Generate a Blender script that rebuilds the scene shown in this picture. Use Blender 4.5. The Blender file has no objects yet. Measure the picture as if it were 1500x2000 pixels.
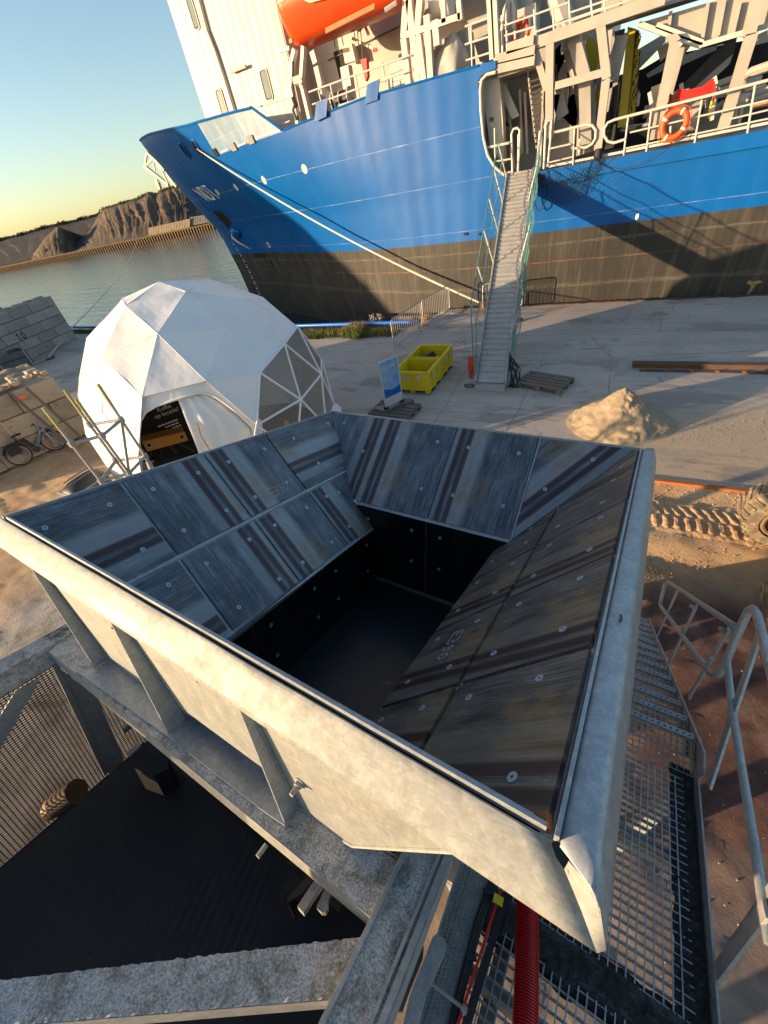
import bpy, bmesh, math, random
from mathutils import Vector, Matrix, noise
random.seed(7)
V=Vector; PI=math.pi
sc=bpy.context.scene; COL=sc.collection

# ------------------------------------------------------------------ camera
H=4.8; F=765.0; PITCH=math.radians(40.2); ROLL=-math.radians(12.13); AZ=math.radians(146.2125237)
_u=V((-math.cos(AZ),-math.sin(AZ),0)); _v=V((-_u.y,_u.x,0))
def toS(a): return V((a.dot(_u),a.dot(_v),a.z))
_c,_s=math.cos(PITCH),math.sin(PITCH)
_f0=V((0,_c,-_s)); _r0=V((1,0,0)); _u0=V((0,_s,_c)); _cr,_sr=math.cos(ROLL),math.sin(ROLL)
RT=toS(_cr*_r0+_sr*_u0); UP=toS(-_sr*_r0+_cr*_u0); FW=toS(_f0); EYE=V((0,0,H))
cd=bpy.data.cameras.new('camera'); cam=bpy.data.objects.new('camera',cd); COL.objects.link(cam)
m=Matrix((RT,UP,-FW)).transposed().to_4x4(); m.translation=EYE; cam.matrix_world=m
cd.sensor_fit='VERTICAL'; cd.sensor_height=36; cd.sensor_width=27; cd.lens=36*F/2000; cd.clip_start=.05; cd.clip_end=6000
sc.camera=cam
# ------------------------------------------------------------------ light
SUN_EL=math.radians(7.6); TH=math.radians(41.0)
sdir=V((math.cos(TH)*math.cos(SUN_EL),math.sin(TH)*math.cos(SUN_EL),-math.sin(SUN_EL)))
w=bpy.data.worlds.new('World'); sc.world=w; w.use_nodes=True
nt=w.node_tree; bg=nt.nodes['Background']; sky=nt.nodes.new('ShaderNodeTexSky'); sky.sky_type='NISHITA'; sky.sun_disc=False
sky.sun_elevation=SUN_EL; az=math.atan2(-sdir.x,-sdir.y); sky.sun_rotation=az; sky.air_density=1.0; sky.dust_density=.9; sky.ozone_density=1.6
nt.links.new(sky.outputs[0],bg.inputs[0]); bg.inputs[1].default_value=.125
sl=bpy.data.lights.new('sun','SUN'); sl.energy=4.5; sl.angle=math.radians(.6); sl.color=(1,.70,.41)
so=bpy.data.objects.new('sun',sl); COL.objects.link(so); so.rotation_euler=sdir.to_track_quat('-Z','Y').to_euler(); so.location=(-30,-30,30)
sc.view_settings.view_transform='Standard'; sc.view_settings.look='None'; sc.view_settings.gamma=1; sc.view_settings.use_curve_mapping=False
sc.view_settings.exposure=1.32

# ------------------------------------------------------------------ locating points of the place along sight lines, on real planes
def ray(px,py): return FW*F+RT*(px-750)+UP*(1000-py)
def hitp(px,py,p0,n):
    d=ray(px,py); return EYE+d*((V(p0)-EYE).dot(V(n))/d.dot(V(n)))
def gp(px,py,z=0.0): return hitp(px,py,(0,0,z),(0,0,1))
def vp(px,py,v): return hitp(px,py,(0,v,0),(0,1,0))
# hopper frame (the machine stands tilted 15 degrees)
HA,HB,HC,HD=V((-2.95,.47,3.64)),V((-2.64,3.34,2.84)),V((.39,3.11,2.86)),V((.08,.24,3.67))
def _para():
    c=[(8,1015),(650,806),(1250,880),(1075,1640)]; r=[ray(*q)/F for q in c]
    Mx=Matrix((r[0],-r[1],-r[3])).transposed(); s=Mx.inverted()@(-r[2]); l=[s[0],s[1],1,s[2]]
    q=[r[i]*l[i] for i in range(4)]; k=3.0/(q[1]-q[0]).length
    return [EYE+a*k for a in q]
HA,HB,HC,HD=_para()
EN=((HD-HA)+(HC-HB)).cross((HB-HA)+(HC-HD)).normalized()
if EN.z<0: EN=-EN
EX=((HD-HA)+(HC-HB)).normalized(); EY=EN.cross(EX)
def L(x,y,z): return HA+EX*x+EY*y+EN*z
def lh(px,py,axis,val):
    n=(EX,EY,EN)[axis]; return hitp(px,py,HA+n*val,n)

# ------------------------------------------------------------------ materials
MT={}
def nn(t,k,**kw):
    n=t.nodes.new(k)
    for a,b in kw.items():
        if a in n.inputs.keys(): n.inputs[a].default_value=b
        else: setattr(n,a,b)
    return n
def ramp(t,fac,stops):
    r=t.nodes.new('ShaderNodeValToRGB'); e=r.color_ramp.elements
    while len(e)<len(stops): e.new(.5)
    for i,(p,c) in enumerate(stops):
        e[i].position=p; e[i].color=(c,c,c,1) if not hasattr(c,'__len__') else (*c,1)
    t.links.new(fac,r.inputs[0]); return r.outputs[0]
def mix(t,fac,a,b,mode='MIX'):
    n=t.nodes.new('ShaderNodeMix'); n.data_type='RGBA'; n.blend_type=mode
    for s,x in ((0,fac),(6,a),(7,b)):
        if hasattr(x,'links'): t.links.new(x,n.inputs[s])
        elif hasattr(x,'__len__'): n.inputs[s].default_value=(*x,1)
        else: n.inputs[s].default_value=x
    return n.outputs[2]
def base(name):
    m=bpy.data.materials.new(name); m.use_nodes=True; t=m.node_tree; b=t.nodes['Principled BSDF']; MT[name]=m
    return m,t,b
def coords(t,sx=1,sy=1,sz=1,kind='Object'):
    tc=t.nodes.new('ShaderNodeTexCoord'); mp=t.nodes.new('ShaderNodeMapping'); mp.inputs['Scale'].default_value=(sx,sy,sz)
    t.links.new(tc.outputs[kind],mp.inputs[0]); return mp.outputs[0]
def noi(t,vec,scale,detail=4,rough=.6,dist=0):
    n=t.nodes.new('ShaderNodeTexNoise'); n.inputs['Scale'].default_value=scale; n.inputs['Detail'].default_value=detail; n.inputs['Roughness'].default_value=rough; n.inputs['Distortion'].default_value=dist
    t.links.new(vec,n.inputs['Vector']); return n.outputs['Fac']
def bump(t,b,h,st=.3,d=.01):
    n=t.nodes.new('ShaderNodeBump'); n.inputs['Strength'].default_value=st; n.inputs['Distance'].default_value=d
    t.links.new(h,n.inputs['Height']); t.links.new(n.outputs[0],b.inputs['Normal']); return n
def M(name,c1,c2=None,rough=.6,metal=0.,scale=3,st=(1,1,1),bs=0,bd=.004,bscale=60,spec=.5,dirt=None,dscale=6,dlo=.55,dhi=.7):
    m,t,b=base(name); c2=c2 or tuple(x*.75 for x in c1)
    v=coords(t,*st); f=ramp(t,noi(t,v,scale,6,.65),[(.3,0),(.7,1)]); col=mix(t,f,c1,c2)
    if dirt:
        f2=ramp(t,noi(t,coords(t),dscale,8,.7),[(dlo,0),(dhi,1)]); col=mix(t,f2,col,dirt)
    t.links.new(col,b.inputs['Base Color']); b.inputs['Roughness'].default_value=rough; b.inputs['Metallic'].default_value=metal
    b.inputs['Specular IOR Level'].default_value=spec
    if bs: bump(t,b,noi(t,v,bscale,5,.7),bs,bd)
    return m
M('white_paint',(.46,.425,.37),(.38,.345,.295),.45,scale=.8,st=(1,1,.3),dirt=(.36,.25,.15),dscale=2.5,dlo=.66,dhi=.82,bs=.15,bscale=1.5,bd=.03)
M('rail_paint',(.58,.545,.48),(.46,.42,.36),.45,scale=3)
M('grey_steel',(.36,.34,.31),(.24,.23,.22),.5,scale=1.2,st=(1,1,.4),dirt=(.2,.12,.07),dscale=3,dlo=.65,dhi=.8,bs=.1,bscale=3)
M('cream_steel',(.38,.35,.305),(.30,.27,.235),.5,scale=1,dirt=(.25,.14,.08),dscale=4,dlo=.66,dhi=.8)
M('yellow_paint',(.52,.43,.01),(.40,.31,.01),.45,scale=2,dirt=(.1,.07,.02),dscale=5,dlo=.62,dhi=.75)
M('bin_yellow',(.74,.54,.006),(.62,.44,.006),.5,scale=3,bs=.1,bscale=30,dirt=(.30,.22,.06),dscale=7,dlo=.58,dhi=.75)
M('bin_inside',(.70,.50,.006),(.5,.36,.01),.5,scale=3)
M('black_rubber',(.012,.013,.015),(.022,.022,.024),.7,scale=4,bs=.3,bscale=40)
M('dusty_rubber',(.008,.009,.012),(.018,.019,.022),.6,scale=1.5,bs=.3,bscale=30,dirt=(.026,.025,.024),dscale=2.2,dlo=.5,dhi=.8)
M('chalk',(.48,.48,.47),(.26,.26,.26),.9,scale=60)
M('zinc',(.42,.47,.52),(.33,.38,.43),.35,.2,scale=60)
m,t,b=base('wet_rubber_glints'); v_=coords(t); c_=mix(t,ramp(t,noi(t,coords(t,3,9,3),1.6,8,.8,.8),[(.60,0),(.66,.7)]),(.006,.008,.011),(.16,.085,.02)); t.links.new(c_,b.inputs['Base Color']); b.inputs['Roughness'].default_value=.38; bump(t,b,noi(t,v_,14,8,.75),.5,.01)  # ochre patches in the colour stand in for glints on the wet belt
M('dark_steel',(.05,.05,.052),(.03,.03,.032),.5,.3,scale=3)
M('window_glass',(.10,.14,.13),(.06,.09,.09),.08,0,scale=1,spec=1)
M('dark_opening',(.006,.006,.006),(.01,.009,.008),.8,scale=2)
M('orange_shell',(.74,.085,.008),(.56,.05,.006),.42,scale=.7,bs=.1,bscale=3,bd=.02)
M('red_paint',(.65,.02,.01),(.5,.015,.01),.4,scale=5)
M('orange_ring',(.85,.09,.01),(.75,.06,.01),.5,scale=5)
M('cream_decal',(.75,.68,.52),(.66,.6,.45),.5,scale=4)
M('white_decal',(.8,.8,.78),(.68,.68,.66),.5,scale=6)
M('tarp_grey',(.40,.37,.33),(.31,.29,.26),.7,scale=4,bs=.3,bscale=8,bd=.02)
M('rope_white',(.72,.66,.55),(.5,.44,.35),.8,scale=30)
M('rope_navy',(.015,.02,.05),(.03,.03,.05),.8,scale=30)
M('rope_red',(.78,.02,.015),(.6,.015,.01),.7,scale=20)
M('rope_orange',(.55,.10,.02),(.35,.06,.02),.8,scale=20)
M('rope_green',(.10,.26,.24),(.06,.17,.17),.8,scale=20)
M('net_dark',(.02,.07,.08),(.015,.04,.05),.8,scale=20)
M('aluminium',(.46,.45,.42),(.36,.35,.34),.42,.35,scale=4,st=(1,1,1),dirt=(.16,.14,.12),dscale=7,dlo=.58,dhi=.75,bs=.1)
M('wood_old',(.20,.165,.13),(.10,.08,.065),.85,scale=6,st=(1,8,8),bs=.5,bscale=40)
M('wood_pale',(.42,.24,.10),(.34,.17,.06),.6,scale=3)
M('bench_wood',(.62,.27,.03),(.52,.21,.02),.5,scale=3,st=(1,6,6))
M('board_white',(.48,.48,.48),(.40,.40,.42),.4,scale=3)
M('board_blue',(.06,.22,.5),(.25,.42,.6),.4,scale=3,st=(1,1,2))
M('rust_steel',(.12,.062,.038),(.06,.038,.028),.8,scale=5,st=(.5,3,3),bs=.4,bscale=30)
M('orange_rust',(.42,.13,.03),(.26,.085,.025),.8,scale=4,bs=.3,bscale=30)
M('tyre',(.10,.085,.065),(.16,.13,.09),.85,scale=8,bs=.4,bscale=40,dirt=(.35,.26,.16),dscale=6,dlo=.48,dhi=.65)
M('rim_mud',(.22,.15,.08),(.12,.08,.04),.7,scale=6)
M('blue_pipe',(.01,.16,.62),(.01,.11,.45),.35,scale=4)
M('black_fabric',(.008,.007,.007),(.012,.011,.011),.75,scale=3)
M('floor_wood',(.13,.07,.035),(.08,.045,.025),.55,scale=3,st=(1,8,1))
M('hose_red',(.52,.012,.012),(.38,.01,.01),.35,scale=4,dirt=(.12,.03,.03),dscale=6,dlo=.6,dhi=.8)
M('yellow_cap',(.42,.37,.14),(.36,.30,.10),.5)
M('bike_frame',(.22,.27,.38),(.18,.22,.32),.3,.5,scale=3)
M('reflector',(.8,.2,.02),(.8,.15,.02),.4)
M('bin_grey',(.10,.12,.13),(.07,.085,.095),.4,scale=4)
M('bin_rim',(.25,.28,.28),(.2,.22,.22),.4,scale=4)
M('far_block',(.36,.30,.19),(.25,.21,.14),.9,scale=.4)
M('far_block_shade',(.22,.20,.18),(.16,.15,.14),.9,scale=.4)
M('far_timber',(.18,.125,.06),(.10,.07,.04),.9,scale=.5)
M('steel_far',(.5,.45,.38),(.4,.36,.3),.6,scale=.2)
M('weed_green',(.10,.13,.02),(.055,.09,.015),.8,scale=3)
M('weed_dry',(.36,.27,.10),(.24,.17,.06),.8,scale=3)
M('stone',(.30,.26,.21),(.2,.17,.14),.9,scale=5,bs=.5,bscale=10)

def m_galv(name,a,b_,rough,metal=.35,blot=(.26,.28,.27)):
    m,t,b=base(name); v=coords(t)
    f=ramp(t,noi(t,v,2.5,6,.7,.6),[(.3,0),(.7,1)]); col=mix(t,f,a,b_)
    st=ramp(t,noi(t,coords(t,18,18,2.2),1.3,5,.7),[(.45,0),(.75,1)]); col=mix(t,st,col,tuple(x*1.12 for x in a))
    run=ramp(t,noi(t,coords(t,3.5,3.5,12),2.2,7,.75,.8),[(.42,0),(.50,.35),(.56,0)]); col=mix(t,run,col,tuple(x*.62 for x in b_))
    vo=t.nodes.new('ShaderNodeTexVoronoi'); vo.inputs['Scale'].default_value=55; t.links.new(v,vo.inputs['Vector'])
    sp=ramp(t,vo.outputs['Color'],[(0,.86),(1,1.06)]); col=mix(t,1,col,sp,'MULTIPLY')
    bl=ramp(t,noi(t,v,5,8,.75),[(.60,0),(.72,.75)]); col=mix(t,bl,col,blot)
    t.links.new(col,b.inputs['Base Color']); b.inputs['Metallic'].default_value=metal
    r=ramp(t,noi(t,v,7,6,.7),[(.3,rough-.08),(.7,rough+.14)]); t.links.new(r,b.inputs['Roughness'])
    bump(t,b,noi(t,v,14,7,.72),.35,.004)
m_galv('galvanised',(.40,.425,.445),(.31,.34,.365),.40)
m_galv('galv_dull',(.40,.40,.385),(.32,.325,.32),.55,.25,(.18,.17,.15))
m_galv('galv_fresh',(.33,.335,.315),(.235,.245,.225),.58,.12,(.44,.44,.41))
def m_lichen():
    m,t,b=base('lichen_steel'); v=coords(t)
    f=ramp(t,noi(t,v,8,14,.82,.5),[(.36,(.17,.17,.145)),(.44,(.30,.30,.28)),(.50,(.45,.45,.45)),(.62,(.56,.56,.59))])
    d=ramp(t,noi(t,v,1.7,6,.72,.9),[(.60,0),(.68,1)]); dk=ramp(t,noi(t,v,20,12,.85),[(.44,(.035,.036,.026)),(.52,(.085,.085,.065)),(.56,(.36,.36,.36)),(.66,(.5,.5,.52))]); col=mix(t,d,f,dk)
    gr=ramp(t,noi(t,v,130,4,.8),[(.38,.45),(.62,1.35)]); col=mix(t,1,col,gr,'MULTIPLY')
    r2=ramp(t,noi(t,v,16,4,.6),[(.68,0),(.74,1)]); col=mix(t,r2,col,(.12,.055,.03))
    t.links.new(col,b.inputs['Base Color']); b.inputs['Roughness'].default_value=.85; b.inputs['Metallic'].default_value=.05
    bump(t,b,noi(t,v,60,9,.85),.9,.006)
m_lichen()
def m_grime():
    m,t,b=base('grime'); v=coords(t)
    col=ramp(t,noi(t,v,26,12,.85,.4),[(.36,(.012,.012,.011)),(.52,(.035,.036,.032)),(.62,(.09,.095,.085)),(.72,(.20,.21,.20))])
    t.links.new(col,b.inputs['Base Color']); b.inputs['Roughness'].default_value=.9; bump(t,b,noi(t,v,45,10,.85),1,.012)
m_grime()
def m_liner(name,axis,seed,dark=1.,warm=.0):
    # mill scale streaks run along the other axis of each plate; double rolled stripe beside the plate's origin
    m,t,b=base(name); tc=t.nodes.new('ShaderNodeTexCoord'); sp=t.nodes.new('ShaderNodeSeparateXYZ'); t.links.new(tc.outputs['Object'],sp.inputs[0])
    ax=sp.outputs[axis]
    wob=noi(t,coords(t,2,2,2),1,3,.5); 
    def gauss(c,wd,amp):
        s=nn(t,'ShaderNodeMath',operation='SUBTRACT'); t.links.new(ax,s.inputs[0]); s.inputs[1].default_value=c
        a=nn(t,'ShaderNodeMath',operation='ABSOLUTE'); t.links.new(s.outputs[0],a.inputs[0])
        return ramp(t,a.outputs[0],[(0,amp),(wd*.55,amp),(wd*1.1,0)])
    sc_=(150,3.5,3) if axis==0 else (3.5,150,3)
    fine=noi(t,coords(t,*sc_),1,4,.6); fine2=noi(t,coords(t,*([9,1.2,1] if axis==0 else [1.2,9,1])),1,7,.72)
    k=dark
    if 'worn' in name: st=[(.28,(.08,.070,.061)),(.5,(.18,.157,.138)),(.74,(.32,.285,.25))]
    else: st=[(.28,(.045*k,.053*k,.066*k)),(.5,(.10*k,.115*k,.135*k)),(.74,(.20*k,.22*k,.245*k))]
    col=ramp(t,fine2,st)
    col=mix(t,ramp(t,fine,[(.40,0),(.62,.75)]),col,tuple(x*.45 for x in st[0][1]))
    blot=ramp(t,noi(t,coords(t),3.3,8,.75,.5),[(.35,.55),(.65,1.25)]); col=mix(t,1,col,blot,'MULTIPLY')
    gr=ramp(t,noi(t,coords(t),210,2,.8),[(.35,.70),(.65,1.32)]); col=mix(t,1,col,gr,'MULTIPLY')
    # light band right of the stripes
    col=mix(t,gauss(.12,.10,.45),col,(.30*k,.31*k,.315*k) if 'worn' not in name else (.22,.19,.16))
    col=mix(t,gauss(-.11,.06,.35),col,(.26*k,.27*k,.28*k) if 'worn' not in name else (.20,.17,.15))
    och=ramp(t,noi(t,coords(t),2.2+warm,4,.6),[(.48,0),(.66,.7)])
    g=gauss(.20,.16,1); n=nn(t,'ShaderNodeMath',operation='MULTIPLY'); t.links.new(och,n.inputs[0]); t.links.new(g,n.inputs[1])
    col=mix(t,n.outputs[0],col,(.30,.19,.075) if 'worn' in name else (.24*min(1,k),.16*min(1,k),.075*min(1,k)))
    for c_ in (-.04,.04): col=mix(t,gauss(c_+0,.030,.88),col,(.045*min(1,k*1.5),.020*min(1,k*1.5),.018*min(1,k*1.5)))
    if 'worn' in name:
        rs=ramp(t,noi(t,coords(t,*([14,.8,1] if axis==0 else [.8,14,1])),1,5,.6),[(.60,0),(.70,.6)]); col=mix(t,rs,col,(.085,.040,.034))
    sp2=ramp(t,noi(t,coords(t),160,3,.6),[(.58,0),(.68,.35)]); col=mix(t,sp2,col,(.11,.085,.06))
    sc1=ramp(t,noi(t,coords(t,4,60,4),1,3,.5,2),[(.74,0),(.78,.5)]); col=mix(t,sc1,col,(.3,.3,.31))
    t.links.new(col,b.inputs['Base Color']); b.inputs['Metallic'].default_value=.35 if dark>.5 else .0
    r=ramp(t,noi(t,coords(t),11,5,.7),[(.3,.32),(.7,.50)]); t.links.new(r,b.inputs['Roughness'])
    bump(t,b,fine,.12,.002)
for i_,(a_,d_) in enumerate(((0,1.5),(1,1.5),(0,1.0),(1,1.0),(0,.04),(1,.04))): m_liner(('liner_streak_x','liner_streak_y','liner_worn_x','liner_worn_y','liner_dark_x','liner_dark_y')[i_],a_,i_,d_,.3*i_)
def m_hull(name,c1,c2,streak,rough,lines,sa=1.):
    m,t,b=base(name); v=coords(t)
    f=ramp(t,noi(t,v,.35,6,.65),[(.35,0),(.7,1)]); col=mix(t,f,c1,c2)
    s=ramp(t,noi(t,coords(t,2.2,2.2,.12),1,6,.7),[(.54,0),(.80,.50*sa)]); col=mix(t,s,col,streak)
    s2=ramp(t,noi(t,coords(t,9,9,.35),1,6,.7),[(.50,0),(.76,.42*sa*sa)]); col=mix(t,s2,col,streak)
    s3=ramp(t,noi(t,coords(t,1.1,1.1,.07),1,7,.75),[(.3,1-.28*sa),(.6,1+.08*sa)]); col=mix(t,1,col,s3,'MULTIPLY')
    tc=t.nodes.new('ShaderNodeTexCoord'); sp=t.nodes.new('ShaderNodeSeparateXYZ'); t.links.new(tc.outputs['Object'],sp.inputs[0])
    for z0,wd,cc,amp in lines:
        a=nn(t,'ShaderNodeMath',operation='SUBTRACT'); t.links.new(sp.outputs[2],a.inputs[0]); a.inputs[1].default_value=z0
        a2=nn(t,'ShaderNodeMath',operation='ABSOLUTE'); t.links.new(a.outputs[0],a2.inputs[0])
        g=ramp(t,a2.outputs[0],[(0,1),(wd*.5,1),(wd,0)])
        nz=ramp(t,noi(t,coords(t,.9,.9,14),1.4,8,.8),[(.46,.05),(.66,amp)])
        mu=nn(t,'ShaderNodeMath',operation='MULTIPLY'); t.links.new(g,mu.inputs[0]); t.links.new(nz,mu.inputs[1])
        col=mix(t,mu.outputs[0],col,cc)
    spk=ramp(t,noi(t,coords(t,3,3,6),3,8,.75),[(.72,0),(.76,.8)]); col=mix(t,spk,col,tuple(min(1,x*1.6+.06) for x in streak))
    t.links.new(col,b.inputs['Base Color']); b.inputs['Roughness'].default_value=rough; b.inputs['Specular IOR Level'].default_value=.3
    wv=t.nodes.new('ShaderNodeTexWave'); wv.inputs['Scale'].default_value=.42; wv.inputs['Distortion'].default_value=1.2; wv.inputs['Detail'].default_value=2; t.links.new(coords(t,1,0,.25),wv.inputs['Vector'])
    hh_=nn(t,'ShaderNodeMath',operation='MULTIPLY_ADD'); t.links.new(wv.outputs['Fac'],hh_.inputs[0]); hh_.inputs[1].default_value=.28; t.links.new(noi(t,coords(t,1,1,.8),.9,4,.5),hh_.inputs[2])
    bump(t,b,hh_.outputs[0],.4,.045)
WH=(.62,.64,.62)
m_hull('hull_blue',(.0,.10,.36),(.0,.082,.31),(.02,.17,.38),.42,[(5.45,.018,WH,.5),(4.12,.018,WH,.45),(2.62,.016,WH,.35)],.33)
m_hull('hull_black',(.048,.044,.037),(.026,.025,.024),(.15,.128,.092),.62,[(1.35,.03,(.26,.11,.05),.9),(.55,.10,(.20,.17,.13),.5),(1.9,.05,(.19,.17,.13),.6)])
m_hull('bulwark_faded_sheen',(.17,.29,.42),(.33,.40,.46),(.42,.46,.50),.6,[(7.2,.02,WH,.5)])  # pale tone holds reflected sheen together with faded paint
def m_concrete():
    m,t,b=base('quay_concrete'); v=coords(t)
    col=ramp(t,noi(t,v,.35,8,.65,.4),[(.3,(.37,.325,.28)),(.5,(.45,.395,.34)),(.7,(.53,.47,.405))])
    col=mix(t,ramp(t,noi(t,v,2.3,9,.75),[(.55,0),(.75,.55)]),col,(.22,.20,.18))
    col=mix(t,ramp(t,noi(t,coords(t,.25,1.6,1),1.1,7,.7,.5),[(.6,0),(.68,.6)]),col,(.15,.135,.12))
    col=mix(t,ramp(t,noi(t,v,.9,10,.8),[(.70,0),(.74,.7)]),col,(.11,.095,.08))
    vo=t.nodes.new('ShaderNodeTexVoronoi'); vo.feature='DISTANCE_TO_EDGE'; vo.inputs['Scale'].default_value=.42
    dn=t.nodes.new('ShaderNodeTexNoise'); dn.inputs['Scale'].default_value=1.6; dn.inputs['Detail'].default_value=6; t.links.new(v,dn.inputs['Vector'])
    ad=nn(t,'ShaderNodeVectorMath',operation='MULTIPLY_ADD'); t.links.new(dn.outputs['Color'],ad.inputs[0]); ad.inputs[1].default_value=(.8,.8,0); t.links.new(v,ad.inputs[2]); t.links.new(ad.outputs[0],vo.inputs['Vector'])
    cr=ramp(t,vo.outputs['Distance'],[(0,.75),(.003,.6),(.007,0)]); msk=ramp(t,noi(t,v,.5,2,.5),[(.45,0),(.6,1)])
    mu=nn(t,'ShaderNodeMath',operation='MULTIPLY'); t.links.new(cr,mu.inputs[0]); t.links.new(msk,mu.inputs[1]); col=mix(t,mu.outputs[0],col,(.13,.115,.10))
    col=mix(t,ramp(t,noi(t,v,60,3,.7),[(.3,0),(.75,.3)]),col,(.24,.21,.18))
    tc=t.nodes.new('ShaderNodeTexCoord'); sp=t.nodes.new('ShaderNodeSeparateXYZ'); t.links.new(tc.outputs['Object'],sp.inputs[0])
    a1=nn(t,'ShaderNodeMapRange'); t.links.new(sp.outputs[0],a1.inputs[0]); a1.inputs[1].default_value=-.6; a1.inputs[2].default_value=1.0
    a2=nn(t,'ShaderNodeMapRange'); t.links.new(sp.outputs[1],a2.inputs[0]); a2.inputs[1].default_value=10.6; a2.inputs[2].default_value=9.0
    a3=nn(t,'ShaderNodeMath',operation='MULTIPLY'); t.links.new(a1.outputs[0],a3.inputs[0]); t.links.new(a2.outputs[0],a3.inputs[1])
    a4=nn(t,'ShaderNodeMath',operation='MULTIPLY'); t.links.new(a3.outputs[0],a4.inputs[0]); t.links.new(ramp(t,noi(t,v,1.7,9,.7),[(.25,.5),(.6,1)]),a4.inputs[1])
    col=mix(t,a4.outputs[0],col,(.46,.35,.23))  # spilled sand tone, laid on also to brighten the sunlit ground
    wet=ramp(t,noi(t,coords(t,.35,1,1),.8,5,.6,.4),[(.57,0),(.60,.55)]); col=mix(t,wet,col,(.20,.18,.16))
    tm=ramp(t,noi(t,coords(t,.18,3.2,1),1,5,.7,.8),[(.56,0),(.62,.35),(.66,0)]); col=mix(t,tm,col,(.16,.145,.13))
    sp_=ramp(t,noi(t,v,3.1,3,.5),[(.70,0),(.73,.6)]); col=mix(t,sp_,col,(.14,.12,.105))
    t.links.new(col,b.inputs['Base Color']); b.inputs['Roughness'].default_value=.85
    bump(t,b,noi(t,v,9,10,.8),.5,.02)
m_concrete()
def m_dirt():
    m,t,b=base('dirt'); v=coords(t)
    col=ramp(t,noi(t,v,.5,9,.7,.3),[(.3,(.36,.21,.11)),(.5,(.49,.32,.175)),(.7,(.60,.43,.26))])
    col=mix(t,ramp(t,noi(t,v,6,9,.75),[(.45,0),(.7,.6)]),col,(.36,.26,.17))
    col=mix(t,ramp(t,noi(t,v,1.1,6,.7),[(.58,0),(.7,.6)]),col,(.10,.045,.035))
    tc=t.nodes.new('ShaderNodeTexCoord'); sp=t.nodes.new('ShaderNodeSeparateXYZ'); t.links.new(tc.outputs['Object'],sp.inputs[0])
    a1=nn(t,'ShaderNodeMapRange'); t.links.new(sp.outputs[0],a1.inputs[0]); a1.inputs[1].default_value=.75; a1.inputs[2].default_value=1.15
    a2=nn(t,'ShaderNodeMapRange'); t.links.new(sp.outputs[1],a2.inputs[0]); a2.inputs[1].default_value=4.9; a2.inputs[2].default_value=4.2
    a3=nn(t,'ShaderNodeMath',operation='MULTIPLY'); t.links.new(a1.outputs[0],a3.inputs[0]); t.links.new(a2.outputs[0],a3.inputs[1])
    a5=nn(t,'ShaderNodeMapRange'); t.links.new(sp.outputs[1],a5.inputs[0]); a5.inputs[1].default_value=.5; a5.inputs[2].default_value=1.8; a6=nn(t,'ShaderNodeMath',operation='MULTIPLY'); t.links.new(a3.outputs[0],a6.inputs[0]); t.links.new(a5.outputs[0],a6.inputs[1]); a3=a6
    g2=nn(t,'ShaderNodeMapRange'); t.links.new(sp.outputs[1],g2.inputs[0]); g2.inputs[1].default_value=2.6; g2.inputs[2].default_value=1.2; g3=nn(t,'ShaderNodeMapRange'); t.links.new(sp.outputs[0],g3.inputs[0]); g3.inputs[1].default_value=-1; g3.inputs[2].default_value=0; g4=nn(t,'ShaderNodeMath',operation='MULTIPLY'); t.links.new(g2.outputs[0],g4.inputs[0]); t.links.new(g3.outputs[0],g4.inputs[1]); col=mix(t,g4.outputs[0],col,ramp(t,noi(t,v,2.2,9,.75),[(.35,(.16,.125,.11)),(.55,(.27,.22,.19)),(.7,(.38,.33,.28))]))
    red=ramp(t,noi(t,v,1.6,9,.75,.4),[(.35,(.065,.03,.025)),(.5,(.105,.05,.04)),(.62,(.17,.10,.075)),(.72,(.34,.27,.22))]); col=mix(t,a3.outputs[0],col,red)  # maroon soil at right, colour darkened to carry the shade by the stairs
    wh=ramp(t,noi(t,v,30,4,.6),[(.74,0),(.77,.8)]); col=mix(t,wh,col,(.5,.46,.42))
    # pale dusty slab-like ground at left, widened as painted sunlight behind the mesh
    mr=nn(t,'ShaderNodeMapRange'); t.links.new(sp.outputs[0],mr.inputs[0]); mr.inputs[1].default_value=-1; mr.inputs[2].default_value=-2.5; 
    mr2=nn(t,'ShaderNodeMapRange'); t.links.new(sp.outputs[0],mr2.inputs[0]); mr2.inputs[1].default_value=-9.5; mr2.inputs[2].default_value=-8.2
    mm=nn(t,'ShaderNodeMath',operation='MULTIPLY'); t.links.new(mr.outputs[0],mm.inputs[0]); t.links.new(mr2.outputs[0],mm.inputs[1])
    pale=ramp(t,noi(t,v,1.3,9,.75,.5),[(.35,(.16,.14,.12)),(.5,(.34,.31,.27)),(.7,(.44,.41,.37))])
    col=mix(t,mm.outputs[0],col,pale)
    t.links.new(col,b.inputs['Base Color']); b.inputs['Roughness'].default_value=.92
    bump(t,b,noi(t,v,22,9,.8),.8,.03)
m_dirt()
def m_sand():
    m,t,b=base('sand'); v=coords(t)
    col=ramp(t,noi(t,v,2.5,9,.7,.3),[(.3,(.25,.195,.13)),(.7,(.38,.30,.20))]); col=mix(t,ramp(t,noi(t,v,14,8,.75),[(.55,0),(.7,.5)]),col,(.26,.19,.12))
    t.links.new(col,b.inputs['Base Color']); b.inputs['Roughness'].default_value=.95; bump(t,b,noi(t,v,30,9,.8),.5,.02)
m_sand()
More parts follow.
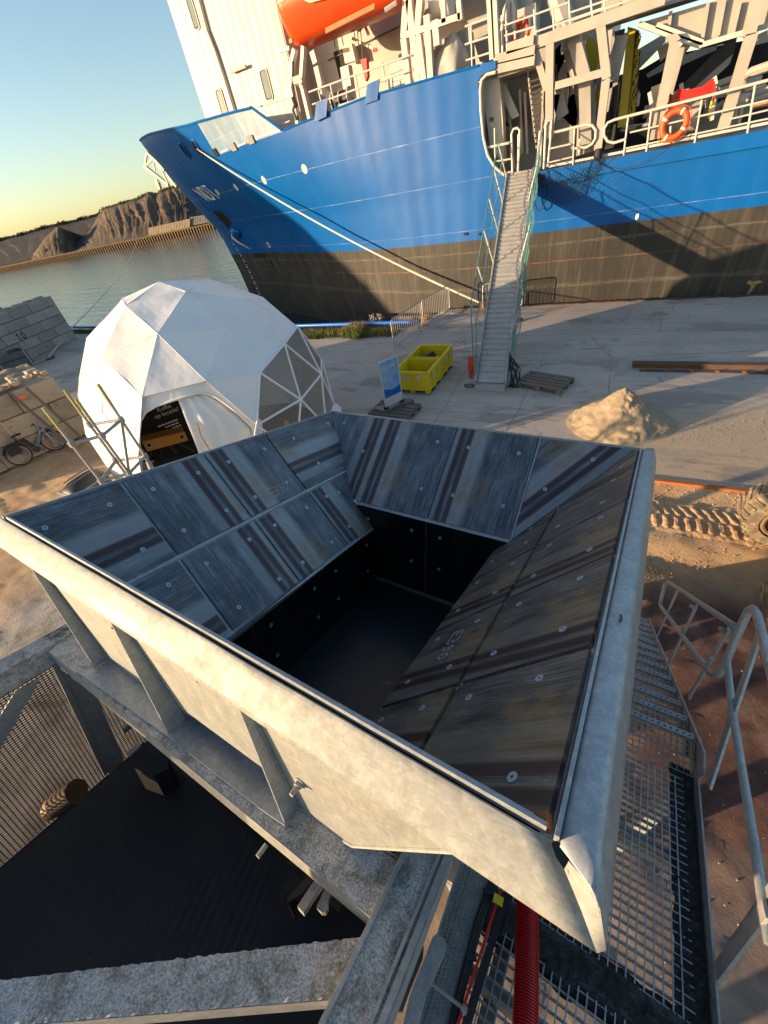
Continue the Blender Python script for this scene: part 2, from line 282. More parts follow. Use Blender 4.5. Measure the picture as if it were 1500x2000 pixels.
def m_water():
    m,t,b=base('harbour_water'); b.inputs['Base Color'].default_value=(.010,.020,.026,1); b.inputs['Roughness'].default_value=.03; b.inputs['IOR'].default_value=1.33
    v=coords(t,.22,1.0,1); h=noi(t,v,.7,6,.6,.4); h2=noi(t,coords(t,1.2,2.6,1),1.2,4,.6)
    a=nn(t,'ShaderNodeMath',operation='MULTIPLY_ADD'); t.links.new(h2,a.inputs[0]); a.inputs[1].default_value=.25; t.links.new(h,a.inputs[2])
    bump(t,b,a.outputs[0],.75,.14)
m_water()
def m_fabric():
    m,t,b=base('tent_fabric'); v=coords(t)
    col=mix(t,ramp(t,noi(t,v,1.3,5,.6),[(.4,0),(.7,1)]),(.80,.79,.78),(.74,.73,.72))
    t.links.new(col,b.inputs['Base Color']); b.inputs['Roughness'].default_value=.5
    bump(t,b,noi(t,coords(t,1,1,1),2.2,4,.6,.5),.25,.03)
m_fabric()
def m_pvc():
    m,t,b=base('clear_pvc'); b.inputs['Base Color'].default_value=(.50,.43,.42,1); b.inputs['Roughness'].default_value=.12; b.inputs['Alpha'].default_value=.30
    b.inputs['Specular IOR Level'].default_value=.8
    bump(t,b,noi(t,coords(t),1.5,3,.5),.15,.03)
m_pvc()
def m_block(name,c1,c2,dirt):
    m,t,b=base(name); v=coords(t,kind='Object'); oi=t.nodes.new('ShaderNodeObjectInfo')
    ad=nn(t,'ShaderNodeVectorMath',operation='ADD'); t.links.new(v,ad.inputs[0]); t.links.new(oi.outputs['Location'],ad.inputs[1])
    col=mix(t,ramp(t,noi(t,ad.outputs[0],1.6,8,.7),[(.35,0),(.7,1)]),c1,c2)
    col=mix(t,ramp(t,noi(t,ad.outputs[0],.8,9,.8,.5),[(.52,0),(.66,.85)]),col,dirt)
    r=ramp(t,oi.outputs['Random'],[(0,.78),(1,1.12)]); col=mix(t,1,col,r,'MULTIPLY')
    t.links.new(col,b.inputs['Base Color']); b.inputs['Roughness'].default_value=.9; bump(t,b,noi(t,ad.outputs[0],14,9,.8),.5,.02)
m_block('block_concrete',(.40,.39,.37),(.32,.31,.29),(.22,.21,.20))
m_block('block_weathered',(.44,.36,.26),(.34,.28,.21),(.13,.105,.08))
def m_coal(name,c1,c2,c3,sc_=.05):
    m,t,b=base(name); v=coords(t,1,1,.2)
    col=ramp(t,noi(t,v,sc_,10,.7,.8),[(.32,c1),(.5,c2),(.68,c3)])
    t.links.new(col,b.inputs['Base Color']); b.inputs['Roughness'].default_value=.95; bump(t,b,noi(t,v,.35,10,.8),.8,1.0)
m_coal('heap_tan',(.060,.042,.031),(.108,.078,.054),(.165,.12,.082)); m_coal('heap_dark',(.022,.021,.019),(.038,.034,.03),(.06,.052,.042)); m_coal('heap_green',(.03,.04,.02),(.05,.06,.03),(.08,.085,.05))

# ------------------------------------------------------------------ mesh builder
class MB:
    def __init__(s): s.v=[]; s.f=[]; s.sm=False
    def add(s,vs,fs): o=len(s.v); s.v+= [V(a) for a in vs]; s.f+=[tuple(o+i for i in f) for f in fs]; return s
    def poly(s,pts): return s.add(pts,[tuple(range(len(pts)))])
    def box8(s,p): return s.add(p,[(0,3,2,1),(4,5,6,7),(0,1,5,4),(1,2,6,5),(2,3,7,6),(3,0,4,7)])
    def box(s,a,b): 
        (x0,y0,z0),(x1,y1,z1)=a,b
        return s.box8([(x0,y0,z0),(x1,y0,z0),(x1,y1,z0),(x0,y1,z0),(x0,y0,z1),(x1,y0,z1),(x1,y1,z1),(x0,y1,z1)])
    def lbox(s,a,b):
        (x0,y0,z0),(x1,y1,z1)=a,b
        return s.box8([L(*p) for p in [(x0,y0,z0),(x1,y0,z0),(x1,y1,z0),(x0,y1,z0),(x0,y0,z1),(x1,y0,z1),(x1,y1,z1),(x0,y1,z1)]])
    def bar(s,a,b,w,h=None,up=(0,0,1)):
        a,b=V(a),V(b); h=h or w; d=(b-a).normalized(); up=V(up)
        if abs(d.dot(up))>.98: up=V((0,1,0))
        x=d.cross(up).normalized()*w/2; y=x.cross(d).normalized()*h/2
        return s.box8([a-x-y,a+x-y,a+x+y,a-x+y,b-x-y,b+x-y,b+x+y,b-x+y])
    def slab(s,pts,th):   # planar outline given thickness vector
        n=len(pts); th=V(th); pts=[V(p) for p in pts]; vs=pts+[p+th for p in pts]
        fs=[tuple(range(n))[::-1],tuple(range(n,2*n))]+[(i,(i+1)%n,n+(i+1)%n,n+i) for i in range(n)]
        return s.add(vs,fs)
    def tube(s,path,r,n=8,closed=False,cap=True):
        P=[V(p) for p in path]; N=len(P); vs=[]; x=None; s.sm=True
        for i in range(N):
            if closed: d=P[(i+1)%N]-P[i-1]
            else: d=P[min(i+1,N-1)]-P[max(i-1,0)]
            d.normalize()
            if x is None:
                q=V((0,0,1)) if abs(d.z)<.9 else V((1,0,0)); x=d.cross(q).normalized()
            else: x=(x-d*x.dot(d)).normalized()
            y=d.cross(x); rr=r[i] if hasattr(r,'__len__') else r
            vs+=[P[i]+(x*math.cos(2*PI*k/n)+y*math.sin(2*PI*k/n))*rr for k in range(n)]
        fs=[]; 
        for i in range(N if closed else N-1):
            j=(i+1)%N
            fs+=[(i*n+k,i*n+(k+1)%n,j*n+(k+1)%n,j*n+k) for k in range(n)]
        if cap and not closed: fs+=[tuple(range(n))[::-1],tuple((N-1)*n+k for k in range(n))]
        return s.add(vs,fs)
    def grid(s,fn,nu,nv):
        vs=[fn(i/nu,j/nv) for j in range(nv+1) for i in range(nu+1)]
        fs=[(j*(nu+1)+i,j*(nu+1)+i+1,(j+1)*(nu+1)+i+1,(j+1)*(nu+1)+i) for j in range(nv) for i in range(nu)]
        return s.add(vs,fs)
    def disc(s,c,n,r,th=0,k=12,sx=1):
        c,n=V(c),V(n).normalized(); q=V((0,0,1)) if abs(n.z)<.9 else V((1,0,0)); x=n.cross(q).normalized(); y=n.cross(x)
        pts=[c+(x*math.cos(2*PI*i/k)*sx+y*math.sin(2*PI*i/k))*r for i in range(k)]
        return s.slab(pts,n*th) if th else s.poly(pts)
    def mesh(s,name,mat,off=V((0,0,0))):
        me=bpy.data.meshes.new(name); me.from_pydata([tuple(a-off) for a in s.v],[],s.f); me.materials.append(MT[mat] if isinstance(mat,str) else mat)
        bm=bmesh.new(); bm.from_mesh(me); bmesh.ops.recalc_face_normals(bm,faces=bm.faces); bm.to_mesh(me); bm.free()
        if s.sm:
            for p in me.polygons: p.use_smooth=True
            try: me.set_sharp_from_angle(angle=math.radians(38))
            except Exception: pass
        me.update(); return me
WPOS={}
def link(o): COL.objects.link(o); return o
def thing(name,label,cat,loc,group=None):
    o=link(bpy.data.objects.new(name,None)); o.location=loc; o.empty_display_size=.2; o['label']=label; o['category']=cat
    if group: o['group']=group
    WPOS[o]=V(loc); return o
def part(name,mb,mat,parent,kind=None):
    off=WPOS[parent]; o=link(bpy.data.objects.new(name,mb.mesh(name,mat,off))); o.parent=parent; WPOS[o]=off
    if kind: o['kind']=kind
    return o
def solo(name,mb,mat,label,cat,loc=None,group=None,kind=None):
    loc=V(loc) if loc is not None else sum(mb.v,V((0,0,0)))/len(mb.v); o=link(bpy.data.objects.new(name,mb.mesh(name,mat,loc))); o.location=loc; WPOS[o]=loc
    o['label']=label; o['category']=cat
    if group: o['group']=group
    if kind: o['kind']=kind
    return o
def struct(name,mb,mat,kind='structure'):
    o=link(bpy.data.objects.new(name,mb.mesh(name,mat))); o['kind']=kind; WPOS[o]=V((0,0,0)); return o
def piece(name,me,parent,mw):
    o=link(bpy.data.objects.new(name,me)); o.parent=parent; o.matrix_local=Matrix.Translation(-WPOS[parent])@mw; WPOS[o]=mw.translation.copy(); return o
def smooth(o):
    for p in o.data.polygons: p.use_smooth=True
def bevbox(name,mat,bev=.03):
    bm=bmesh.new(); bmesh.ops.create_cube(bm,size=1)
    me=bpy.data.meshes.new(name); bmesh.ops.bevel(bm,geom=bm.edges[:],offset=bev,segments=1,affect='EDGES'); bm.to_mesh(me); bm.free(); me.materials.append(MT[mat]); return me
def frame_m(o,x,y,z): 
    m=Matrix((x,y,z)).transposed().to_4x4(); m.translation=o; return m
def arc(c,x,y,r,a0,a1,n=6): return [V(c)+V(x)*r*math.cos(a0+(a1-a0)*i/n)+V(y)*r*math.sin(a0+(a1-a0)*i/n) for i in range(n+1)]
def sag(a,b,s,n=14):
    a,b=V(a),V(b); return [a.lerp(b,i/n)-V((0,0,s*4*(i/n)*(1-i/n))) for i in range(n+1)]
def strokes(txt,fn,w,off=0.0):
    # pen strokes for a few characters, fn maps (x,y) of the writing plane to the surface
    G={'E':[[(0,0),(0,1)],[(0,0),(.6,0)],[(0,.5),(.5,.5)],[(0,1),(.6,1)]],'3':[[(0,1),(.4,1),(.55,.8),(.4,.55),(.2,.5)],[(.2,.5),(.5,.42),(.58,.2),(.4,0),(0,.02)]],
       '9':[[(.5,.7),(.3,.5),(.05,.6),(.05,.85),(.3,1),(.5,.85),(.5,.4),(.35,0),(.1,.02)]],'0':[[(.05,.3),(.05,.7),(.3,1),(.55,.7),(.55,.3),(.3,0),(.05,.3)]],
       'o':[[(.1,.35),(.15,.6),(.4,.6),(.5,.35),(.3,.1),(.1,.35)]],'1':[[(.1,.8),(.3,1),(.3,0)]],'N':[[(0,0),(0,1),(.6,0),(.6,1)]],'D':[[(0,0),(0,1),(.35,1),(.6,.75),(.6,.25),(.35,0),(0,0)]],'T':[[(.3,0),(.3,1)],[(0,1),(.6,1)]]}
    mb=MB(); x0=0
    for ch in txt:
        for st in G[ch]:
            for (ax,ay),(bx,by) in zip(st,st[1:]):
                d=V((bx-ax,by-ay)); 
                if d.length==0: continue
                q=V((-d.y,d.x)).normalized()*w/2; e=d.normalized()*w/2
                mb.poly([fn(x0+p[0],p[1]) for p in (V((ax,ay))-q-e,V((bx,by))-q+e,V((bx,by))+q+e,V((ax,ay))+q-e)])
        x0+=.85
    return mb

# ================================================================== SETTING
# water
mb=MB(); S_=3000
xs=[-3000,-600,-300,-150,-60,60,300,3000]; ys=[-40,10,60,150,400,3000]
for i in range(len(xs)-1):
    for j in range(len(ys)-1): mb.poly([(xs[i],ys[j],-1.35),(xs[i+1],ys[j],-1.35),(xs[i+1],ys[j+1],-1.35),(xs[i],ys[j+1],-1.35)])
struct('harbour_water',mb,'harbour_water')
# quay: concrete sheet with its stepped edge
EDGE=[(-46,16.9),(-33,16.6),(-12.2,15.25),(-7.2,15.15),(-6.7,15.9),(-6.45,17.5),(70,17.5)]
mb=MB(); n_=len(EDGE)
for (a,b),(c,d) in zip(EDGE,EDGE[1:]):
    k=max(1,int((c-a)/4))
    for i in range(k):
        x0,x1=a+(c-a)*i/k,a+(c-a)*(i+1)/k; y0,y1=b+(d-b)*i/k,b+(d-b)*(i+1)/k
        mb.poly([(x0,6.82,0),(x1,6.82,0),(x1,y1,0),(x0,y0,0)])
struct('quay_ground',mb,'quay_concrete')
mb=MB()
for (a,b),(c,d) in zip(EDGE,EDGE[1:]): mb.poly([(a,b,-.002),(c,d,-.002),(c,d,-4),(a,b,-4)])
struct('quay_wall',mb,'galv_dull').data.materials[0]=MT['quay_concrete']
# worn lip of the quay edge
mb=MB()
for i in range(150):
    u=-6.3+i*.13; h=.02+.03*abs(noise.noise(V((u*2,0,0)))); d=.10+.16*abs(noise.noise(V((u*1.3,5,0))))
    mb.box((u,17.5-d,.001),(u+.125,17.5+.02,h))
struct('quay_edge_crust',mb,'rust_steel','stuff')
mb=MB()
for a,b in (((1062,700),(960,905)),((1150,655),(1195,700)),((845,835),(930,690)),((600,700),(890,655)),((1190,730),(1195,870)),((1195,700),(1500,684)),((1290,610),(1288,650)),((1010,655),(1500,640)),((700,800),(980,810))):
    A,B=gp(*a),gp(*b); k=14; prev=None
    for i in range(k+1):
        p=A.lerp(B,i/k); q=(B-A).cross(V((0,0,1))).normalized(); p=p+q*.05*noise.noise(p*1.5)
        if prev: mb.poly([prev-q*.006+V((0,0,.004)),p-q*.006+V((0,0,.004)),p+q*.006+V((0,0,.004)),prev+q*.006+V((0,0,.004))])
        prev=p
struct('slab_joints',mb,'wood_old','stuff')
mb=MB()
for i in range(2600):
    u=random.uniform(-12,5); v=random.choice([random.uniform(7,17),random.gauss(12.4,.5),random.gauss(17.0,.25)]); 
    if v>17.4 or (u<-6.6 and v>14.2): continue
    r=random.uniform(.004,.016); c=V((u,v,r*.3)); pts=[c+V((random.uniform(.6,1.2)*r*a,random.uniform(.6,1.2)*r*b,random.uniform(.4,.8)*r*k)) for a,b,k in ((1,0,0),(0,1,0),(-1,0,0),(0,-1,0),(0,0,1))]
    mb.add(pts,[(0,1,4),(1,2,4),(2,3,4),(3,0,4)])
struct('quay_grit',mb,'wood_old','stuff')
# dirt yard with a rough surface
def dz(u,v):
    p=V((u,v,0)); h=.03*noise.fractal(p*.8,1,2,5)+.018*noise.fractal(p*3.1,1,2,5)
    if v<6.3 and u>.2: h+=.012*noise.fractal(p*9,1,2,4)
    if -16<u<-8.5 and v<5.5: h+=.05*abs(noise.noise(V((u*.4+v*2.2,v*.8-u*.3,3))))
    rut=math.exp(-((v-4.95)/.25)**2)*.06; h-=rut
    k=min(1,max(0,(6.8-v)/.35)); return -.05*k+h*k-.002
mb=MB(); mb.grid(lambda a,b:V((-17+22*a,-4+10.8*b,dz(-17+22*a,-4+10.8*b))),300,150)
o=struct('dirt_ground',mb,'dirt'); smooth(o)
mb=MB()
for x0,x1,y0,y1 in ((-120,-16.9,-80,6.81),(4.9,120,-80,6.81),(-17,5,-80,-3.9)):
    mb.poly([(x0,y0,-.06),(x1,y0,-.06),(x1,y1,-.06),(x0,y1,-.06)])
struct('dirt_yard_beyond',mb,'dirt')
# tyre track pressed into the dirt
def tz(u,v):
    w=(v-5.62)/.62; side=1 if w>.5 else 0; e=abs(w-.5)*2
    ph=(u*1.0+(.16*e if side else -.02*e))/.145+(.5 if side else 0); r=math.sin(2*PI*ph); r=max(-.6,min(1,r*2.2))
    env=min(1,max(0,(.97-e)/.12))*min(1,max(0,(e-.06)/.08)); f=min(1,max(0,(1.25-e)/.25))
    n=noise.fractal(V((u*6,v*6,2)),1,2,4)
    return dz(u,v)+f*.012+.024*r*env*(.75+.5*noise.noise(V((u*2,v*2,0))))+.006*n
mb=MB(); mb.grid(lambda a,b:V((1.15+2.4*a,5.52+.82*b,tz(1.15+2.4*a,5.52+.82*b)+.003)),230,74)
o=struct('tyre_track',mb,'dirt'); smooth(o)
# clods and stones
mb=MB()
for i in range(1500):
    u=random.uniform(.2,4.5); v=random.choice([random.uniform(4.3,5.1),random.uniform(4.3,6.5),random.uniform(6.3,6.75)]); r=random.uniform(.004,.018)
    c=V((u,v,dz(u,v)+r*.3)); 
    pts=[c+V((random.uniform(.6,1.1)*r*a,random.uniform(.6,1.1)*r*b,random.uniform(.5,1)*r*k)) for a,b,k in ((1,0,0),(0,1,0),(-1,0,0),(0,-1,0),(0,0,1),(0,0,-1))]
    mb.add(pts,[(0,1,4),(1,2,4),(2,3,4),(3,0,4),(1,0,5),(2,1,5),(3,2,5),(0,3,5)])
struct('loose_clods',mb,'dirt','stuff')
mb=MB()
for i in range(160):
    u=random.uniform(.9,3.2); v=random.uniform(-.5,3.8); r=random.uniform(.004,.013); c=V((u,v,dz(u,v)+r*.3)); pts=[c+V((random.uniform(.6,1.1)*r*a,random.uniform(.6,1.1)*r*b,random.uniform(.4,.7)*r*k)) for a,b,k in ((1,0,0),(0,1,0),(-1,0,0),(0,-1,0),(0,0,1),(0,0,-1))]
    mb.add(pts,[(0,1,4),(1,2,4),(2,3,4),(3,0,4)])
struct('pale_chips',mb,'block_concrete','stuff')
mb=MB()
for i in range(1900):
    u=random.uniform(.9,4.6); v=random.gauss(8.75,.45)+(u-2)*.28; r=random.uniform(.003,.013)
    if v<7.3: continue
    c=V((u,v,r*.3)); pts=[c+V((random.uniform(.6,1.1)*r*a,random.uniform(.6,1.1)*r*b,random.uniform(.5,1)*r*k)) for a,b,k in ((1,0,0),(0,1,0),(-1,0,0),(0,-1,0),(0,0,1),(0,0,-1))]
    mb.add(pts,[(0,1,4),(1,2,4),(2,3,4),(3,0,4)])
struct('sand_crumbs',mb,'sand','stuff')
# far side of the harbour
FQ0,FQ1=V((-279,120,0)),V((-160,164,0)); fd=(FQ1-FQ0).normalized(); fn=V((-fd.y,fd.x,0))
if fn.y<0: fn=-fn
def fpt(s,d,z): p=FQ0+fd*s+fn*d; return V((p.x,p.y,z))
mb=MB(); mb.poly([fpt(-900,0,.45),fpt(500,0,.45),fpt(500,900,.45),fpt(-900,900,.45)]); mb.poly([fpt(-900,0,.45),fpt(500,0,.45),fpt(500,0,-2),fpt(-900,0,-2)])
struct('far_quay',mb,'far_timber')
t=thing('timber_jetty','timber fender jetty with dark gaps along the far quay across the water','jetty',fpt(60,-1,-1.4))
mb=MB(); mb.box8([fpt(-200,-1.6,.2),fpt(300,-1.6,.2),fpt(300,-.1,.2),fpt(-200,-.1,.2),fpt(-200,-1.6,.75),fpt(300,-1.6,.75),fpt(300,-.1,.75),fpt(-200,-.1,.75)]); part('waling',mb,'far_timber',t)
pile=None
for i in range(150):
    s=-40+i*1.35; a=fpt(s,-1.3,-2.2)
    if pile is None:
        mb=MB(); mb.box((-.28,-.28,0),(.28,.28,2.6)); pile=mb.mesh('pile','far_timber')
    piece('pile',pile,t,Matrix.Translation(a))
mb=MB(); mb.box8([fpt(-200,-.6,-2),fpt(300,-.6,-2),fpt(300,-.2,-2),fpt(-200,-.2,-2),fpt(-200,-.6,.19),fpt(300,-.6,.19),fpt(300,-.2,.19),fpt(-200,-.2,.19)]); part('shadow_gap',mb,'dark_opening',t)
def heap(name,sky,bot,d0,d1,mat,seed,amp=2.2,kind='structure',n=170,m=44):
    def ip(pl,x):
        for (a,b),(c,d) in zip(pl,pl[1:]):
            if a<=x<=c: return b+(d-b)*(x-a)/(c-a)
        return pl[-1][1] if x>pl[-1][0] else pl[0][1]
    x0,x1=sky[0][0],sky[-1][0]
    def f(a,b):
        x=x0+(x1-x0)*a; T=hitp(x,ip(sky,x),fpt(0,d1,0),fn); B=hitp(x,ip(bot,x),fpt(0,d0,0),fn); 
        p=B.lerp(T,b**.85); k=math.sin(PI*min(1,b*1.0)) 
        sk=a*15+seed+b*.9; rg=1-abs(noise.noise(V((sk,b*.5,seed))))*2; r2=1-abs(noise.noise(V((sk*2.7,b*.8,seed+3))))*2
        g=(rg*rg*1.1+.45*r2-.6)*amp*(1.3-b*.5)+noise.fractal(V((a*30+seed,b*9,seed*2)),1,2,4)*amp*.22+noise.fractal(V((a*9+seed,b*2,seed*2)),1,2,3)*amp*.5*(1-b)
        return p+fn*g*k*1.6+V((0,0,(1-abs(2*b-1))*g*.25+ (noise.noise(V((a*60,seed,0)))*.5 if b>.98 else 0)))
    mb=MB(); mb.grid(f,n,m)
    o=mb; mb2=MB(); mb2.v=mb.v; mb2.f=mb.f
    # back side down to the ground
    base_=len(mb2.v); top=[mb2.v[m*(n+1)+i] for i in range(n+1)]
    mb2.v+= [V((p.x+fn.x*25,p.y+fn.y*25,.4)) for p in top]
    mb2.f+= [(m*(n+1)+i,m*(n+1)+i+1,base_+i+1,base_+i) for i in range(n)]
    ob=struct(name,mb2,mat,kind); smooth(ob); return ob
heap('far_ridge',[(-260,530),(-60,480),(0,468),(60,452),(100,440),(140,432),(195,418),(240,404),(330,385)],[(-260,590),(0,520),(330,450)],18,70,'heap_dark',3,2.0)
heap('coal_spur',[(50,512),(70,490),(90,462),(112,442),(122,446),(130,470),(150,485),(168,488)],[(50,515),(168,492)],8,26,'heap_tan',9,1.6,n=90)
heap('ore_heap',[(150,480),(175,452),(192,420),(205,404),(222,400),(250,391),(275,384),(290,374),(305,378),(330,364),(352,362),(380,380),(420,400),(470,420)],[(150,492),(250,470),(330,452),(470,425)],7,40,'heap_tan',5,2.6,n=240,m=60)
heap('dark_heap_behind_bow',[(352,372),(365,372),(385,392),(420,405),(480,415)],[(352,440),(480,418)],9,36,'heap_dark',11,1.5,n=80)
mb=MB()
for i in range(5200):
    x=random.uniform(-30,372); sk=[(-60,482),(0,468),(60,452),(100,440),(140,432),(195,417),(205,405),(222,401),(250,392),(275,385),(290,375),(305,379),(330,365),(352,363),(372,374)]
    y=next(b+(d-b)*(x-a)/(c-a) for (a,b),(c,d) in zip(sk,sk[1:]) if a<=x<=c)
    dd=68 if x<196 else 40; p=hitp(x,y+random.uniform(-.5,3.5),fpt(0,dd,0),fn)+fn*random.uniform(-3,3); r=random.uniform(.3,.9)*(1.4 if (int(x/13)%3==0) else .8)*(1 if x<196 else .6)
    a=[V((random.uniform(-1,1),random.uniform(-1,1),random.uniform(-.6,1.2)))*r for _ in range(3)]; mb.add([p+q for q in a],[(0,1,2)])
struct('scrub_on_the_ridge',mb,'heap_green','stuff')
# stacked block walls on the far quay
def far_wall(name,label,xa,xb,yt0,yt1,yb0,yb1,mat,rows,cols,d):
    A,B=hitp(xa,yb0,fpt(0,d,0),fn),hitp(xb,yb1,fpt(0,d,0),fn); TA,TB=hitp(xa,yt0,fpt(0,d,0),fn),hitp(xb,yt1,fpt(0,d,0),fn)
    t=thing(name,label,'block wall',(A+B)/2); 
    for r in range(rows):
        mb=MB()
        for c in range(cols):
            a=(c+.04+(r%2)*.0)/cols; b=(c+.96)/cols; lo,hi=(r+.04)/rows,(r+.95)/rows; o=-fn*random.uniform(0,.12)
            p=[A.lerp(B,a).lerp(TA.lerp(TB,a),lo),A.lerp(B,b).lerp(TA.lerp(TB,b),lo),A.lerp(B,b).lerp(TA.lerp(TB,b),hi),A.lerp(B,a).lerp(TA.lerp(TB,a),hi)]
            mb.slab([q+o for q in p],fn*1.2)
        part('block_course',mb,mat,t,'stuff')
    return t
far_wall('far_block_wall','long pale sunlit block wall on the far quay in front of the tan heap',290,371,445,427,462,446,'far_block',5,16,5)
far_wall('far_block_wall','short dark block wall beside the bow on the far quay',372,410,424,418,441,434,'far_block_shade',5,8,5.6)
# lattice crane far behind the bow
t=thing('dock_crane','pale lattice crane boom showing behind the ship bow above the heap','crane',hitp(310,380,(0,110,0),(0,1,0)))
C_=lambda x,y:hitp(x,y,(0,110,0),(0,1,0)); mb=MB()
for a,b,r in (((283,325),(287,298),.45),((287,298),(343,348),.55),((283,325),(330,362),.75),((283,325),(302,308),.4),((300,318),(303,335),.3),((300,309),(316,333),.5),((316,333),(330,362),.4),((312,322),(322,332),.8),((326,340),(345,365),.5),((290,300),(312,326),.3)): mb.bar(C_(*a),C_(*b),r)
part('boom',mb,'steel_far',t); mb=MB(); mb.bar(C_(306,350),C_(313,369),.9); mb.bar(C_(304,358),C_(312,354),.4); part('mast',mb,'steel_far',t)
# pile behind the camera's left that shades the bow
mb=MB(); mb.grid(lambda a,b:(lambda an,r:V((-58+r*math.cos(an),-.5+r*math.sin(an),max(-.1,22*(1-r/23))+ (1.1*noise.fractal(V((math.cos(an)*3,math.sin(an)*3,r*.2)),1,2,4) if .3<r<22 else 0))))(2*PI*a,23.2*(1-b)),96,40)
o=struct('stockpile_on_the_yard',mb,'heap_tan'); smooth(o)

# ================================================================== QUAY THINGS
def rgrid(): pass
mb=MB()
P_=[(-46,16.7,.22),(-33.5,16.35,.25),(-22,15.6,.26),(-12.2,14.98,.28),(-8.2,14.9,.3),(-7,15.0,.28),(-6.9,15.5,.1)]
mb.tube(P_,.07,10); solo('edge_pipe',mb,'blue_pipe','bright blue pipe laid along the grassy quay edge behind the white dome','pipe',(-12,15,.1))
mb=MB()
for i in range(9000):
    if i<7200: u=random.choice([random.uniform(-12.6,-7.3),random.gauss(-9.2,.35),random.gauss(-11.5,.7)]); v=random.uniform(14.1,14.85)+.1*math.sin(u*3); hh=random.uniform(.08,.26)*(1.7 if abs(u+9.2)<.5 else 1)
    else: u=random.uniform(-34,-28); v=random.uniform(15.6,16.2); hh=random.uniform(.1,.35)
    a=random.uniform(0,2*PI); d=V((math.cos(a),math.sin(a),0)); t_=d*random.uniform(.02,.1)+V((0,0,hh)); q=V((-d.y,d.x,0))*.012
    p=V((u,v,0)); mb.add([p-q,p+q,p+t_],[(0,1,2)])
o=struct('edge_grass',mb,'weed_green','stuff'); 
mb=MB()
for i in range(2600):
    u=random.choice([random.gauss(-9.2,.3),random.uniform(-12.6,-7.3)]); v=random.uniform(14.2,14.9); hh=random.uniform(.2,.42)*(1.2 if abs(u+9.2)<.5 else .8)
    a=random.uniform(0,2*PI); d=V((math.cos(a),math.sin(a),0)); t_=d*random.uniform(.02,.12)+V((0,0,hh)); q=V((-d.y,d.x,0))*.009
    p=V((u,v,0)); mb.add([p-q,p+q,p+t_],[(0,1,2)])
struct('dry_grass',mb,'weed_dry','stuff')
t=thing('flowering_weed','pale flowering weed growing from the quay edge beside the blue pipe','weed',(-8.6,15.3,-.1))
mb=MB(); mbl=MB()
for i in range(16):
    a=random.uniform(0,2*PI); e=V((-8.6,15.3,-.1))+V((math.cos(a)*.22,math.sin(a)*.22,random.uniform(.35,.6))); mb.tube([(-8.6,15.3,-.2),e],.006,4)
    for k in range(14):
        c=e+V((random.gauss(0,.05),random.gauss(0,.05),random.gauss(0,.05))); mbl.add([c+V((random.uniform(-.03,.03),random.uniform(-.03,.03),random.uniform(-.03,.03))) for _ in range(3)],[(0,1,2)])
part('stem',mb,'weed_green',t); part('flower_heads',mbl,'rope_white',t)

# orange rusted kerb angle between slab and dirt
mb=MB(); mb.box((-8,6.74,-.06),(40,6.815,.035)); solo('kerb_rail',mb,'orange_rust','orange rusted steel edge rail between concrete slab and dirt','rail',(2,6.78,0))
# rusty steel beam lying right
t=thing('steel_beam','long rusty steel beam lying on the concrete right of the pallet','beam',(.72,11.6,0))
mb=MB(); mb.box((.72,11.60,.02),(14,11.65,.12)); part('web',mb,'rust_steel',t)
mb=MB(); mb.box((.72,11.55,.12),(14,11.74,.14)); part('top_flange',mb,'rust_steel',t)
mb=MB(); mb.box((.9,11.38,.002),(14,11.50,.025)); part('base_flange',mb,'rust_steel',t)
mb=MB(); 
for i in range(26): mb.box((.95+i*.5,11.40,.025),(1.02+i*.5,11.48,.04))
part('rivet_plate',mb,'orange_rust',t,'stuff')
mb=MB(); mb.poly([(.35,11.1,.004),(14,11.1,.004),(14,12.25,.004),(.45,12.2,.004)]); struct('repair_strip',mb,'quay_concrete').data.materials[0]=MT['sand']
bpy.data.objects['repair_strip'].data.materials[0]=MT['block_concrete']

# sand heap
def sh(a,b):
    an=2*PI*a; r=(1-b); x,y=math.cos(an),math.sin(an)
    R=.84+.10*noise.noise(V((x*1.3,y*1.3,4)))+.22*max(0,x*.8-y*.3)+.22*max(0,-x*.7-y*.7); h=.74*(b**1.08)
    p=V((.54+x*R*r,8.85+y*R*r,h)); n=noise.fractal(V((x*3*r,y*3*r,b*3)),1,2,5)*.05*(1-b*.3)*min(1,b*12)
    rough=noise.fractal(V((p.x*9,p.y*9,p.z*9)),1,2,4)*.022*(1 if x>.1 else .3)*min(1,b*10)
    return p+V((x,y,.6))*(n+rough)
mb=MB(); mb.grid(sh,150,60); o=solo('sand_heap',mb,'sand','cone shaped heap of yellow sand on the quay behind the hopper rim','sand heap',(.52,8.98,0)); smooth(o)
for (x,y,r,lb) in ((1.12,8.42,.07,'pale fist sized stone at the right foot of the sand heap'),(-.1,8.35,.045,'small brown lump at the left foot of the sand heap')):
    mb=MB(); mb.grid(lambda a,b:V((x,y,r*.6))+V((math.cos(2*PI*a)*math.sin(PI*b),math.sin(2*PI*a)*math.sin(PI*b),math.cos(PI*b)*.8))*r*(1+.25*noise.noise(V((a*9,b*9,x)))),12,8)
    solo('stone',mb,'stone' if r<.05 else 'sand',lb,'stone',(x,y,0))

